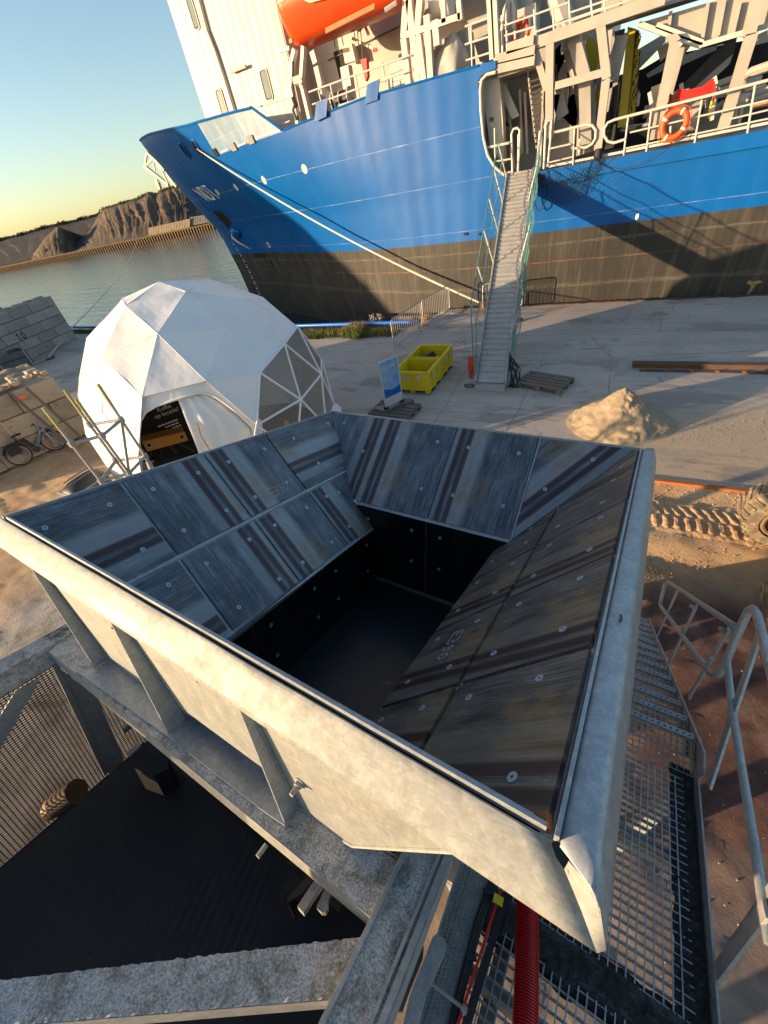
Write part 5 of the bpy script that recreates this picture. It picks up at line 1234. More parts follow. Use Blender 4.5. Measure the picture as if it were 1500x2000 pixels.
def HN(a,b):
    p=vp(1048+150*a,338-34*a+(85*math.sin(PI*min(1,a*1.15))**.7)*b*(1-.25*a),17.82); return p+V((0,-.10*b+.04*noise.noise(V((a*9,b*5,1))),0))
for i in range(26):
    for d in (1,-1): mb.tube([HN(min(1,max(0,(i+d*j*.7)/26)),j/8) for j in range(9)],.007,3,cap=False)
part('mesh',mb,'net_dark',t2,'stuff')
mb=MB(); mb.tube([vp(1042,345,17.75),vp(1045,400,17.7),vp(1052,412,17.7),vp(1062,405,17.7),vp(1068,380,17.75),vp(1066,350,17.8)],.02,6); part('rope_loop',mb,'rope_navy',t2)
mb=MB(); mb.tube(sag(vp(1205,302,17.8),vp(1062,338,17.8),.45,16),.012,5); mb.tube(sag(vp(1330,270,17.8),vp(1170,318,17.8),.35,16),.012,5); part('edge_line',mb,'rope_navy',t2)
mb=MB()
for k in range(5): mb.tube([GP(1,.99)+V((.1+.04*k,-.05,-.1)),GP(1,.99)+V((.18+.05*k,-.12,-.28-.04*k)),GP(1,.99)+V((.3+.03*k,-.05,-.12))],.03,6)
solo('rope_bundle',mb,'rope_navy','dark rope bundle tied at the top right corner of the gangway','rope',GP(1,.99)+V((.2,-.1,-.2)))
t2=thing('orange_rope_hank','rusty orange rope hank hanging at the left foot of the gangway','rope',(-3.08,10.25,0)); 
for k in range(7):
    x=-3.12+random.uniform(-.05,.05); mb=MB(); mb.tube([V((x,10.3,.78)),V((x-.03,10.28,.5)),V((x+.02,10.25,.2)),V((x+.05,10.27,.45)),V((x+.03,10.31,.78))],.018,6); part('strand',mb,'rope_orange',t2)
mb=MB(); mb.tube([V((-3.12+.14*math.cos(a)*(1+.2*math.sin(3*a)),10.15+.08*math.sin(a),.03+.015*math.sin(5*a))) for a in [i*.5 for i in range(30)]],.014,5); part('coil',mb,'rust_steel',t2)
t2=thing('black_net_heap','black net and rope heaped at the right foot of the gangway','net',(-1.95,10.3,0)); mb=MB()
for k in range(26):
    a=random.uniform(0,6); mb.tube([V((-2.12,10.3,.9-.02*k)),V((-1.95+.12*math.cos(a),10.35+.1*math.sin(a),.45)),V((-1.92+.15*math.cos(a+1),10.3+.15*math.sin(a+1),.03)),V((-2.1,10.25,.02))],.009,4)
part('mesh',mb,'black_rubber',t2,'stuff')
mb=MB(); c=gp(1012,628,.0); mb.grid(lambda a,b:c+V((.16*math.cos(2*PI*a)*math.sin(PI*b)*(1+.4*noise.noise(V((a*7,b*5,0)))),.12*math.sin(2*PI*a)*math.sin(PI*b),.06+.08*math.cos(PI*b)+.02*noise.noise(V((a*9,b*9,2))))),14,8); solo('rag_lump',mb,'rust_steel','small brown crumpled lump on the concrete right of the gangway near the edge','rag',c)
# mooring lines
c0=march(388,291); c1=V((-4.6,17.15,.2))
t2=thing('mooring_rope','thick white mooring rope from the bow fairlead down to the quay beside the gangway','rope',c1)
mb=MB(); mb.tube(sag(c0+V((0,-.1,0)),c1,.35,40),.038,8); part('rope_run',mb,'rope_white',t2)
mb=MB()
P=sag(c0+V((0,-.1,0)),c1,.35,40)
for k in range(14): p=P[-10].lerp(P[-6],k/14); mb.tube([p+V((-.02,0,-.05)),p+V((.02,0,.05))],.014,4)
part('splice',mb,'rope_white',t2)
mb=MB(); mb.disc((-4.6,17.15,0),(0,0,1),.17,.3,16); mb.disc((-4.6,17.15,.3),(0,0,1),.23,.07,16); solo('mooring_bollard',mb,'rust_steel','rusty mooring bollard at the quay edge left of the gangway','bollard',(-4.6,17.15,0))
c1=gp(95,697,.12); t2=thing('mooring_rope','thin pale mooring line running from the yard ground out over the water at far left','rope',c1)
mb=MB(); c2=gp(143,637,.35); mb.tube([c1,c2]+sag(c2,vp(268,470,75),.8,20)[1:],.035,6); part('rope_run',mb,'rope_white',t2)
mb=MB(); mb.tube([c1+V((.3*math.cos(a),.2*math.sin(a),-.05)) for a in [i*.6 for i in range(24)]],.04,5); solo('rope_coil',mb,'rust_steel','brown coil at the end of the thin mooring line by the grey block wall','rope coil',c1)

# ================================================================== LEFT SIDE: walls, bicycle, scaffold
def block_wall(name,label,p0,p1,th,courses,hb,lb_,mat,skip=()):
    p0,p1=V(p0),V(p1); d=(p1-p0); ln=d.length; d.normalize(); nr=V((d.y,-d.x,0)); 
    if (EYE-p0).dot(nr)<0: nr=-nr
    t=thing(name,label,'block wall',(p0+p1)/2); me=bevbox('block',mat,.025); n=int(ln/lb_)+1
    for r in range(courses):
        off=(.5 if r%2 else 0)*lb_
        x=-off
        while x<ln-.05:
            a=max(0,x); b=min(ln,x+lb_)
            if b-a>.12 and (r,int(x/lb_)) not in skip:
                w_=(b-a)-.025; c=p0+d*((a+b)/2)-nr*(th/2+random.uniform(0,.03)); c.z=r*hb+hb/2
                mw=frame_m(c,d,-nr,V((0,0,1)))@Matrix.Rotation(random.uniform(-.008,.008),4,'Z')@Matrix.Diagonal((w_,th,hb-.02,1)); 
                piece('block',me,t,mw)
            x+=lb_
    return t,d,nr
# near wall of weathered blocks
nA,nB=V((-15.75,1.0,0)),V((-14.45,5.75,0))
WN,dN,nN=block_wall('block_wall','weathered tan concrete block wall behind the parked bicycle',nA,nB,.7,3,.62,1.25,'block_weathered')
# rubble and sand piled behind the wall
def sb(a,b):
    p=nA.lerp(nB,a*.98)-nN*(.55+3.2*b); h=1.93+.45*math.sin(PI*b*.8)*(1-.6*a)-.2*a+.12*noise.fractal(V((p.x*2,p.y*2,0)),1,2,5)-2.1*max(0,b-.75)*2
    return V((p.x,p.y,h))
mb=MB(); mb.grid(sb,70,40); o=solo('sand_in_bay',mb,'sand','sunlit yellow sand filling the bay behind the tan block wall','sand heap'); smooth(o)
mb=MB()
for i in range(60):
    a=random.uniform(.45,.98); p=nA.lerp(nB,a)-nN*random.uniform(.1,1.2)+V((0,0,1.93+random.uniform(0,.12))); r=random.uniform(.03,.13)
    mb.box(tuple(p-V((r,r*.7,r*.4))),tuple(p+V((r,r*.7,r*.5))))
struct('rubble_on_wall',mb,'block_weathered','stuff')
# far grey block wall
fA=gp(152,660); fB=gp(-40,752); WF,dF,nF=block_wall('block_wall','grey concrete block wall standing at the water edge on the far left',fB,fA,.8,5,.5,1.35,'block_concrete')
for k in range(9):
    p=fB.lerp(fA,(k+.6)/9.3)-nF*.4+V((0,0,2.49)); mb=MB(); mb.disc(p,(0,0,1),.28,.10,10); part('lifting_stud',mb,'block_concrete',WF)
def wf(x,y):
    p=hitp(38,667,fA,nF); e=dF if dF.dot(RT)>0 else -dF; return p+nF*.03+e*(x*.36)+V((0,0,y*.38))
part('painted_number',strokes('10',wf,.14),'dark_steel',WF)
# grey steel box cart before it
cA,cB=gp(8,735,0),gp(70,712,0); t=thing('steel_skip','low grey steel trough container in front of the grey block wall','skip',(cA+cB)/2)
d=(cB-cA).normalized(); q=V((-d.y,d.x,0)); ln=(cB-cA).length
if q.dot(cA-EYE)<0: q=-q
cA=cA-d*2.5; ln+=2.5
mb=MB(); mb.slab([cA,cA+d*ln,cA+d*ln+V((0,0,.85)),cA+V((0,0,.85))],q*.05); part('front_plate',mb,'bin_grey',t)
mb=MB(); mb.slab([cA+d*ln,cA+d*ln+q*1.3,cA+d*ln+q*1.3+V((0,0,.85)),cA+d*ln+V((0,0,.85))],-d*.05); part('end_plate',mb,'bin_grey',t)
mb=MB(); mb.slab([cA+q*1.3,cA+d*ln+q*1.3,cA+d*ln+q*1.3+V((0,0,.85)),cA+q*1.3+V((0,0,.85))],-q*.05); part('back_plate',mb,'bin_grey',t)
mb=MB(); mb.slab([cA+V((0,0,.5)),cA+d*ln+V((0,0,.5)),cA+d*ln+q*1.3+V((0,0,.5)),cA+q*1.3+V((0,0,.5))],V((0,0,.05))); part('load',mb,'dark_steel',t)
for k in range(4):
    p=cA+d*(ln*(k+.02)/3.1); mb=MB(); mb.bar(p-q*.03,p-q*.03+V((0,0,.87)),.07); part('upright',mb,'galv_dull',t)
mb=MB(); mb.tube([cA+d*(ln-.1)-V((0,0,-.08)),cA+d*(ln+.9)+V((0,0,.1))],.05,6); part('drawbar',mb,'galv_dull',t)
# bicycle leaning at the wall
R0,R1=gp(52,906),gp(118,877); bd=(R1-R0).normalized(); bm_=(R0+R1)/2; bl=(R1-R0).length; lean=V((-bd.y,bd.x,0))
if lean.dot(EYE-bm_)>0: lean=-lean
kb=bl/1.08; bup=(V((0,0,1))+lean*.12).normalized()
def B(x,z,o=0.): return bm_+bd*(x*kb)+bup*(z*kb)+bd.cross(bup)*o
t=thing('bicycle','grey electric bicycle with black pannier bag leaning on the tan block wall','bicycle',bm_)
for x,fw in ((-.54,0),(.54,1)):
    c=B(x,.35); mb=MB(); mb.tube([c+bd*(.335*kb*math.cos(a))+bup*(.335*kb*math.sin(a)) for a in [2*PI*i/28 for i in range(28)]],.022,8,closed=True); w_=part('wheel',mb,'black_rubber',t)
    mb=MB(); mb.tube([c+bd*(.305*kb*math.cos(a))+bup*(.305*kb*math.sin(a)) for a in [2*PI*i/28 for i in range(28)]],.012,6,closed=True); part('rim',mb,'aluminium',w_)
    mb=MB()
    for i in range(18):
        a=2*PI*i/18; mb.tube([c,c+bd*(.305*kb*math.cos(a))+bup*(.305*kb*math.sin(a))],.0025,3,cap=False)
    mb.tube([c-bd.cross(bup)*.05,c+bd.cross(bup)*.05],.025,8); part('spokes',mb,'aluminium',w_)
    for a in (.8,3.9): 
        mb=MB(); mb.bar(c+bd*(.2*kb*math.cos(a))+bup*(.2*kb*math.sin(a)),c+bd*(.26*kb*math.cos(a))+bup*(.26*kb*math.sin(a)),.035,.02); part('reflector',mb,'reflector',w_)
    mb=MB(); mb.tube([c+bd*(.38*kb*math.cos(a))+bup*(.38*kb*math.sin(a)) for a in [(.5+i*.15) if not fw else (1.1+i*.13) for i in range(16)]],.02,5); part('mudguard',mb,'black_rubber',t)
fr=[((.50,.95),(.54,.35),.018),((.40,.98),(.45,.80),.02),((.44,.82),(-.02,.33),.028),((.42,.70),(-.02,.30),.02),((-.02,.30),(-.20,.85),.02),((-.02,.30),(-.54,.35),.014),((-.54,.35),(-.15,.70),.012),((.45,.8),(.54,.35),.022)]
mb=MB()
for a,b,r in fr: mb.tube([B(*a),B(*b)],r,7)
part('frame',mb,'bike_frame',t)
mb=MB(); mb.tube([B(-.20,.82),B(-.23,.94)],.015,6); part('seat_post',mb,'aluminium',t)
mb=MB(); mb.grid(lambda a,b:B(-.36+.28*a,.95+.015*math.sin(PI*b)-.0*a,(b-.5)*(.16-.11*a)),8,6); mb.bar(B(-.36,.93),B(-.09,.93),.07,.03); part('saddle',mb,'black_rubber',t)
mb=MB(); hh=bd.cross(bup); mb.tube([B(.40,.97),B(.37,1.05)],.016,6); mb.tube([B(.30,1.06,.28),B(.37,1.05,.08),B(.37,1.05,-.08),B(.30,1.06,-.28)],.015,6); part('handlebar',mb,'black_rubber',t)
mb=MB(); mb.tube([B(.44,.86),B(.50,.86)],.035,8); part('headlamp',mb,'black_rubber',t)
mb=MB(); mb.tube([B(-.02,.30,-.04),B(-.02,.30,.04)],.09,14); part('chain_ring',mb,'dark_steel',t)
mb=MB(); mb.tube([B(-.02,.30,.07),B(.12,.22,.07)],.012,6); mb.bar(B(.12,.22,.07),B(.12,.22,.17),.05,.02); part('crank',mb,'dark_steel',t)
mb=MB(); mb.box8([B(x,z,o) for z in (.42,.72) for x,o in ((-.72,.07),(-.36,.07),(-.36,.22),(-.72,.22))]); part('pannier',mb,'black_rubber',t)
mb=MB(); mb.box8([B(x,z,o) for z in (.70,.73) for x,o in ((-.75,-.08),(-.25,-.08),(-.25,.08),(-.75,.08))]); part('rack',mb,'dark_steel',t)
mb=MB(); mb.bar(B(-.05,.42,.03),B(-.17,.78,.03),.08,.09); part('battery',mb,'dark_steel',t)
# scaffold tower
t=thing('scaffold_tower','open aluminium scaffold tower standing in front of the white dome','scaffold',gp(180,930))
ztop=3.35
U=[gp(85,797,ztop),gp(127,763,ztop),gp(149,781,ztop),gp(192,752,ztop)]
U[2]=gp(149,781,ztop)
for p,l in zip(U,(0,0,0,0)):
    mb=MB(); mb.tube([V((p.x,p.y,0.05)),p],.021,8); part('upright',mb,'galv_dull',t)
    mb=MB(); mb.tube([p-V((0,0,.30)),p+V((0,0,.01))],.0225,8); part('yellow_band',mb,'yellow_cap',t)
    for z in (.55,1.4,2.25,2.85): 
        mb=MB(); mb.tube([V((p.x,p.y,z-.035)),V((p.x,p.y,z+.035))],.04,8); part('coupler',mb,'galv_dull',t)
def at(p,z): return V((p.x,p.y,z))
for i,j in ((0,2),(2,3),(0,1),(1,3)):
    for z in (2.85,2.25,1.4,.55) if (i,j)!=(0,1) else (2.25,.55): 
        mb=MB(); mb.tube([at(U[i],z),at(U[j],z)],.022,8); part('ledger',mb,'galv_dull',t)
for i,j,z0,z1 in ((0,2,1.4,2.25),(2,3,2.25,2.85),(0,2,.55,1.4),(2,3,.55,2.25),(3,2,.2,1.4),(1,3,.55,2.25)):
    mb=MB(); mb.tube([at(U[i],z0),at(U[j],z1)],.02,8); part('diagonal_brace',mb,'galv_dull',t)
# grey waste container under the scaffold
c=(gp(137,950,1.0)+gp(190,928,1.0))/2; t=thing('waste_container','dark grey wheeled container with domed lid beside the hopper at left','waste container',(c.x,c.y,0)); 
mb=MB(); mb.slab([V((c.x+x,c.y+y,.15)) for x,y in ((-.24,-.36),(.24,-.36),(.24,.36),(-.24,.36))],(0,0,.78)); part('body',mb,'bin_grey',t)
mb=MB(); mb.grid(lambda a,b:V((c.x-.27+.54*a,c.y-.42+.84*b,.96+.16*(math.sin(PI*a)**.6)*(math.sin(PI*b)**.5))),16,20); o=part('lid',mb,'dark_steel',t); smooth(o)
mb=MB(); mb.tube([V((c.x+x,c.y+y,.95)) for x,y in ((-.28,-.43),(.28,-.43),(.29,0),(.28,.43),(-.28,.43),(-.29,0))],.018,8,closed=True); part('rim',mb,'bin_rim',t)
for x in (-.13,.0,.13): mb=MB(); mb.tube([V((c.x+x,c.y-.3,1.12)),V((c.x+x,c.y,1.135)),V((c.x+x,c.y+.3,1.12))],.012,6); part('lid_rib',mb,'bin_grey',t)
# small red lamps and a broken frame at the wall end
t=thing('barrier_stand','small wooden barrier stand with a red lamp leaning on the block wall end','barrier stand',gp(140,872)); a=gp(140,872)
mb=MB(); mb.bar(a,a+V((-.3,-.3,1.9)),.06); mb.bar(a+V((.2,.35,0)),a+V((-.1,.05,1.9)),.06); part('post',mb,'wood_old',t)
mb=MB(); mb.bar(a+V((-.3,-.25,1.7)),a+V((-.2,-.05,1.7)),.05,.08); part('lamp',mb,'reflector',t)
mb=MB(); mb.bar(a+V((.1,-.1,.05)),a+V((.15,.2,.05)),.05,.1); part('foot_lamp',mb,'reflector',t)
# loader standing at the right edge: wheels
t=thing('wheel_loader','muddy wheel loader whose tyres reach in at the right edge','wheel loader',(3.0,5.0,0))
def tyre(c,R,Wd,sgn=1):
    ax=V((0,1,0)); mb=MB(); prof=[(.62,0),(.78,-.02),(.93,0),(1,.10),(1,.90),(.93,1.0),(.78,1.02),(.62,1.0)]; n=48
    for i in range(n):
        a=2*PI*i/n
        for r,w_ in prof: mb.v.append(c+V((math.cos(a)*R*r*.965,w_*Wd,math.sin(a)*R*r*.965)))
    m=len(prof)
    for i in range(n):
        for j in range(m-1): mb.f.append((i*m+j,((i+1)%n)*m+j,((i+1)%n)*m+j+1,i*m+j+1))
    mb.sm=True; ty=part('tyre',mb,'tyre',t)
    mb=MB(); nl=26
    for i in range(nl):
        for sd in (0,1):
            a=2*PI*(i+.5*sd)/nl; b=a+.16; w0,w1=(.0,.46) if sd==0 else (1.0,.54)
            def Q(an,r,w_): return c+V((math.cos(an)*R*r,w_*Wd,math.sin(an)*R*r))
            mb.box8([Q(a,.93,w0),Q(a+.12,.93,w0),Q(b+.12,.93,w1),Q(b,.93,w1),Q(a,1.0,w0),Q(a+.11,1.0,w0),Q(b+.11,1.0,w1),Q(b,1.0,w1)])
    part('tread_lug',mb,'tyre',ty,'stuff')
    mb=MB(); mb.disc(c+V((0,.10*Wd,0)),(0,1,0),R*.60,.2*Wd,32); r_=part('rim',mb,'rim_mud',t)
    mb=MB(); mb.tube([c+V((math.cos(a)*R*.50,.06*Wd,math.sin(a)*R*.50)) for a in [2*PI*i/28 for i in range(28)]],.03,8,closed=True); part('rim_ring',mb,'rim_mud',r_)
    mb=MB(); mb.tube([c+V((0,-.02*Wd,0)),c+V((0,.2*Wd,0))],R*.20,16); part('hub',mb,'orange_rust',r_)
tyre(V((2.57,5.52,.42)),.435,.46); tyre(V((2.60,3.95,.42)),.435,.40)
mb=MB(); mb.box((2.45,4.3,.34),(2.7,5.5,.52)); part('axle',mb,'dark_steel',t)
mb=MB(); mb.box((3.3,4.0,.6),(6.2,5.8,1.9)); part('engine_cover',mb,'yellow_paint',t)
mb=MB(); mb.box((2.75,4.4,.30),(3.3,5.45,.42)); part('belly_plate',mb,'rim_mud',t)

# ================================================================== HOPPER MACHINE (its frame is tilted)
HT=thing('steel_hopper','galvanised loading hopper lined with bolted dark wear plates','hopper',L(1.5,1.5,-3.0))
def pAB(y,d,o=0.): return L(y*.0267+d,y,-d)+ (EX+EN).normalized()*o
def pCD(y,d,o=0.): return L(3.04+.0267*y-d,y,-d)+(EN-EX).normalized()*o
def pBC(x,d,o=0.): return L(x,3-.9*d,-d)+(EN*.9-EY).normalized()*o
boltm=None
def bolt_mesh():
    mb=MB(); mb.disc((0,0,.0),(0,0,1),.0165,.0035,16); me=mb.mesh('bolt','zinc')
    mb=MB(); mb.disc((0,0,.0036),(0,0,1),.005,.0006,6); me2=mb.mesh('socket','dark_steel')
    bm=bmesh.new(); bm.from_mesh(me); n=len(bm.faces); bm.from_mesh(me2)
    for i,f in enumerate(bm.faces): f.material_index=0 if i<n else 1
    bm.to_mesh(me); bm.free(); me.materials.append(MT['dark_steel']); return me
BM=bolt_mesh()
TH_=.014
def plate(fn,pts,mat,stripe,bolts,along='x',lab=None,gap=.006,rot=None):
    # pts: outline in wall coordinates, fn -> world; local origin on the stripe
    W=[fn(a,b) for a,b in pts]; c=sum(W,V((0,0,0)))/len(W)
    W=[p+(c-p).normalized()*gap for p in W]
    o=fn(*stripe); x=(fn(stripe[0]+.1,stripe[1])-o).normalized(); yv=(fn(stripe[0],stripe[1]+.1)-o).normalized(); z=x.cross(yv).normalized()
    up=fn(stripe[0],stripe[1],.1)-o
    if z.dot(up)<0: z=-z
    y=z.cross(x)
    if rot is not None:
        dv=(fn(*rot[1])-fn(*rot[0])).normalized(); y=dv; x=y.cross(z)
    fm=frame_m(o,x,y,z); inv=fm.inverted(); P=[inv@p for p in W]; mb=MB(); mb.slab(P,(0,0,TH_)); me=mb.mesh('wear_plate',mat)
    ob=piece('wear_plate',me,HT,fm)
    for b in bolts:
        q=inv@fn(*b); q.z=TH_; piece('bolt',BM,ob,fm@Matrix.Translation(q)@Matrix.Rotation(random.uniform(0,1),4,'Z')) 
    if lab: lab(ob,fm,inv,fn)
    return ob
_piece=piece
def piece(name,me,parent,mw):   # handles rotated parents
    o=link(bpy.data.objects.new(name,me)); o.parent=parent
    pm=parent.get('_m'); 
    if parent in PM: o.matrix_local=PM[parent].inverted()@mw
    else: o.matrix_local=Matrix.Translation(-WPOS[parent])@mw
    PM[o]=mw; WPOS[o]=mw.translation.copy(); return o
PM={}
def e390(ob,fm,inv,fn,at_,ux,uy,w=.11):
    def f(x,y): q=inv@(fn(*at_)); return fm@(q+V((ux[0]*x+uy[0]*y,ux[1]*x+uy[1]*y,0))+V((0,0,TH_+.001)))
    mb=strokes('E390',f,.095); me=bpy.data.meshes.new('chalk_mark'); i2=fm.inverted(); me.from_pydata([tuple(i2@p) for p in mb.v],[],mb.f); me.materials.append(MT['chalk']); piece('chalk_mark',me,ob,fm)
def corner(yv): return min(.94,(3-yv)/.9) 
A1='liner_streak_x'; A2='liner_streak_y'
# left wall (AB): two rows
y0=.03
plate(pAB,[(y0,0),(.64,0),(.64,.47),(y0+.05,.47)],A2,(.3,.33),[(.13,.10),(.50,.10),(.49,.37)])
plate(pAB,[(.66,0),(1.30,0),(1.29,.47),(.65,.47)],A1,(1.17,.2),[(.80,.10),(.79,.37),(1.17,.10),(1.16,.37)])
plate(pAB,[(1.32,0),(1.96,0),(1.94,.47),(1.31,.47)],A1,(1.42,.2),[(1.46,.10),(1.45,.37),(1.86,.10),(1.82,.37)],lab=lambda ob,fm,inv,fn:e390(ob,fm,inv,fn,(1.56,.30),(.0,.045),(-.045,.0)) if False else e390(ob,fm,inv,fn,(1.60,.42),(.062,0),(0,-.085*1 if (inv@fn(1.6,.4)).y>(inv@fn(1.6,.3)).y else .085)))
plate(pAB,[(1.98,0),(2.985,0),(2.57,.47),(1.96,.47)],A2,(2.3,.30),[(2.24,.10),(2.80,.08),(2.30,.34)])
plate(pAB,[(y0+.05,.495),(.63,.495),(.61,.94),(y0+.08,.94)],A2,(.4,.87),[(.48,.58),(.47,.86)])
plate(pAB,[(.65,.495),(1.29,.495),(1.27,.94),(.63,.94)],A1,(1.18,.7),[(.77,.58),(.76,.86),(1.16,.58),(1.15,.86)])
plate(pAB,[(1.31,.495),(1.94,.495),(1.92,.94),(1.29,.94)],A1,(1.40,.7),[(1.43,.58),(1.42,.86),(1.82,.58),(1.80,.86)])
plate(pAB,[(1.96,.495),(2.54,.495),(2.37,.69),(2.34,.94),(1.94,.94)],A1,(2.05,.7),[(2.10,.58),(2.09,.84),(2.27,.60)])
# back wall (BC)
plate(pBC,[(.09,0),(.862,0),(.862,.70),(.74,.70)],A1,(.73,.3),[(.30,.08),(.68,.30)],)
plate(pBC,[(.875,0),(1.612,0),(1.612,.70),(.875,.70)],A1,(.93,.3),[(1.02,.15),(1.02,.50),(1.46,.13),(1.46,.50)])
plate(pBC,[(1.628,0),(2.372,0),(2.372,.70),(1.628,.70)],A1,(1.73,.3),[(1.78,.14),(1.78,.50),(2.24,.13),(2.24,.50)])
plate(pBC,[(2.39,0),(3.09,0),(2.39,.70)],A1,(2.62,.30),[(2.82,.10),(2.53,.34)],rot=((3.09,0),(2.39,.70)))
# right wall (CD), worn
B1,B2='liner_worn_x','liner_worn_y'
plate(pCD,[(y0,0),(.62,0),(.60,.43),(y0+.05,.43)],B1,(.13,.2),[(.14,.10),(.52,.12),(.50,.35),(.16,.34)])
plate(pCD,[(.635,0),(1.28,0),(1.255,.43),(.615,.43)],B1,(.72,.2),[(.78,.10),(.76,.34),(1.16,.10),(1.14,.34)])
plate(pCD,[(1.295,0),(1.95,0),(1.89,.43),(1.27,.43)],B1,(1.40,.2),[(1.44,.10),(1.42,.34),(1.84,.10),(1.80,.34)])
plate(pCD,[(1.965,0),(2.985,0),(2.60,.43),(1.905,.43)],B1,(2.62,.2),[(2.12,.12),(2.1,.35),(2.5,.10),(2.76,.08)])
plate(pCD,[(y0+.05,.445),(.60,.445),(.57,.84),(y0+.08,.84)],B1,(.30,.6),[(.15,.53),(.50,.55),(.48,.76)])
plate(pCD,[(.615,.445),(1.255,.445),(1.21,.84),(.585,.84)],B1,(.75,.6),[(.76,.54),(.74,.76),(1.13,.54),(1.10,.76)],lab=lambda ob,fm,inv,fn:e390(ob,fm,inv,fn,(1.10,.66),(-.075,0),(0,-.08 if (inv@fn(1.6,.4)).y>(inv@fn(1.6,.3)).y else .08)))
plate(pCD,[(1.27,.445),(1.89,.445),(1.84,.84),(1.225,.84)],B1,(1.38,.6),[(1.42,.54),(1.40,.76),(1.78,.54),(1.75,.76)])
plate(pCD,[(1.905,.445),(2.59,.445),(2.37,.69),(2.34,.84),(1.855,.84)],B1,(2.42,.6),[(2.1,.54),(2.06,.76),(2.4,.58)])
# throat walls
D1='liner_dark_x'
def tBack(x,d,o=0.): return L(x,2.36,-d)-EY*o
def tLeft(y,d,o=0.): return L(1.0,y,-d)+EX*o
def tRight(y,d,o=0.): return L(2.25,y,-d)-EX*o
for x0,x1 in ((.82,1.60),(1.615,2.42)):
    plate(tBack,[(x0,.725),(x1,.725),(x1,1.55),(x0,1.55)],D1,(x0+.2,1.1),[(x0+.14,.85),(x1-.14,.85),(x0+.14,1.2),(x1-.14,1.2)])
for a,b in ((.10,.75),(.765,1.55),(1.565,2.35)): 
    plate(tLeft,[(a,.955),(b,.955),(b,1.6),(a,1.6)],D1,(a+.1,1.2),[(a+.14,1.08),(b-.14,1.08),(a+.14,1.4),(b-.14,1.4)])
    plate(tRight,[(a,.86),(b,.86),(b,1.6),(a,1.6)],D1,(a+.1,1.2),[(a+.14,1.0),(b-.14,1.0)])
mb=MB(); mb.poly([L(.9,0,-1.62),L(2.3,0,-1.62),L(2.3,2.4,-1.62),L(.9,2.4,-1.62)]); part('outlet_belt',mb,'wet_rubber_glints',HT)
# backing sheets (outside of the walls)
mb=MB()
def sh4(f,pts,o): mb.slab([f(a,b,-.004) for a,b in pts],(f(*pts[0],o)-f(*pts[0],0)))
sh4(pAB,[(.02,0),(3,0),(2.1,.96),(.16,.96)],-.012); sh4(pAB,[(2.1,.96),(3,0),(2.36,.71),(2.36,.96)],-.012)
sh4(pCD,[(.02,0),(3,0),(2.1,.86),(.16,.86)],-.012); sh4(pCD,[(2.1,.86),(3,0),(2.36,.71),(2.36,.86)],-.012)
sh4(pBC,[(.08,0),(3.12,0),(2.4,.72),(.82,.72)],-.012)
mb.slab([L(.98,.17,-.94),L(.98,2.38,-.94),L(.98,2.38,-1.65),L(.98,.17,-1.65)],EX*-.012); mb.slab([L(2.27,.17,-.84),L(2.27,2.38,-.84),L(2.27,2.38,-1.65),L(2.27,.17,-1.65)],EX*.012)
mb.slab([L(.82,2.38,-.70),L(2.42,2.38,-.70),L(2.42,2.38,-1.65),L(.82,2.38,-1.65)],EY*.012)
part('shell',mb,'galvanised',HT)
# groove bars
mb=MB(); mb.bar(pAB(.1,.483,.006),pAB(2.56,.483,.006),.016,.012,tuple((EX+EN).normalized())); part('joint_strip',mb,'galvanised',HT)
mb=MB(); mb.bar(pBC(2.381,.0,.008),pBC(2.381,.70,.008),.012,.012,tuple(EN)); part('joint_strip',mb,'galvanised',HT)
# near inner wall (vertical) and outer near wall
def oW(z): return -.05+.12*(-z-.1)
mb=MB(); p0=L(0,oW(-.5),-.5); nW=(EY+EN*.12).normalized()
px=[(62,1104),(186,1306),(224,1298),(380,1402),(532,1514),(575,1585),(690,1652),(888,1662)]
out=[L(0.0,oW(-.09),-.09)]+[hitp(x,y,p0,nW) for x,y in px]+[L(3.0,oW(-.09),-.09)]
tri=[]
mb.slab([out[0]]+[hitp(*q,p0,nW) for q in px]+[out[-1]],EY*.008); part('near_wall',mb,'galv_fresh',HT)
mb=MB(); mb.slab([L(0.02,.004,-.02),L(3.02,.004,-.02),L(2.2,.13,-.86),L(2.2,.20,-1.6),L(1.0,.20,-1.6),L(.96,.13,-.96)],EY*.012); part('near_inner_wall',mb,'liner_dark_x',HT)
mb=MB(); mb.tube([hitp(x,y,p0,nW)-EY*.004 for x,y in ((540,1530),(575,1583),(610,1605),(690,1651),(760,1655),(886,1661))],.006,6); part('weld_bead',mb,'galv_fresh',HT)
for x,y in ((84,1126),(224,1232),(391,1334),(700,1534)):
    c=hitp(x,y-8,p0,nW)-EY*.01; mb=MB(); mb.disc(c,tuple(-EY),.006,.004,8); part('vent_hole',mb,'dark_steel',HT)
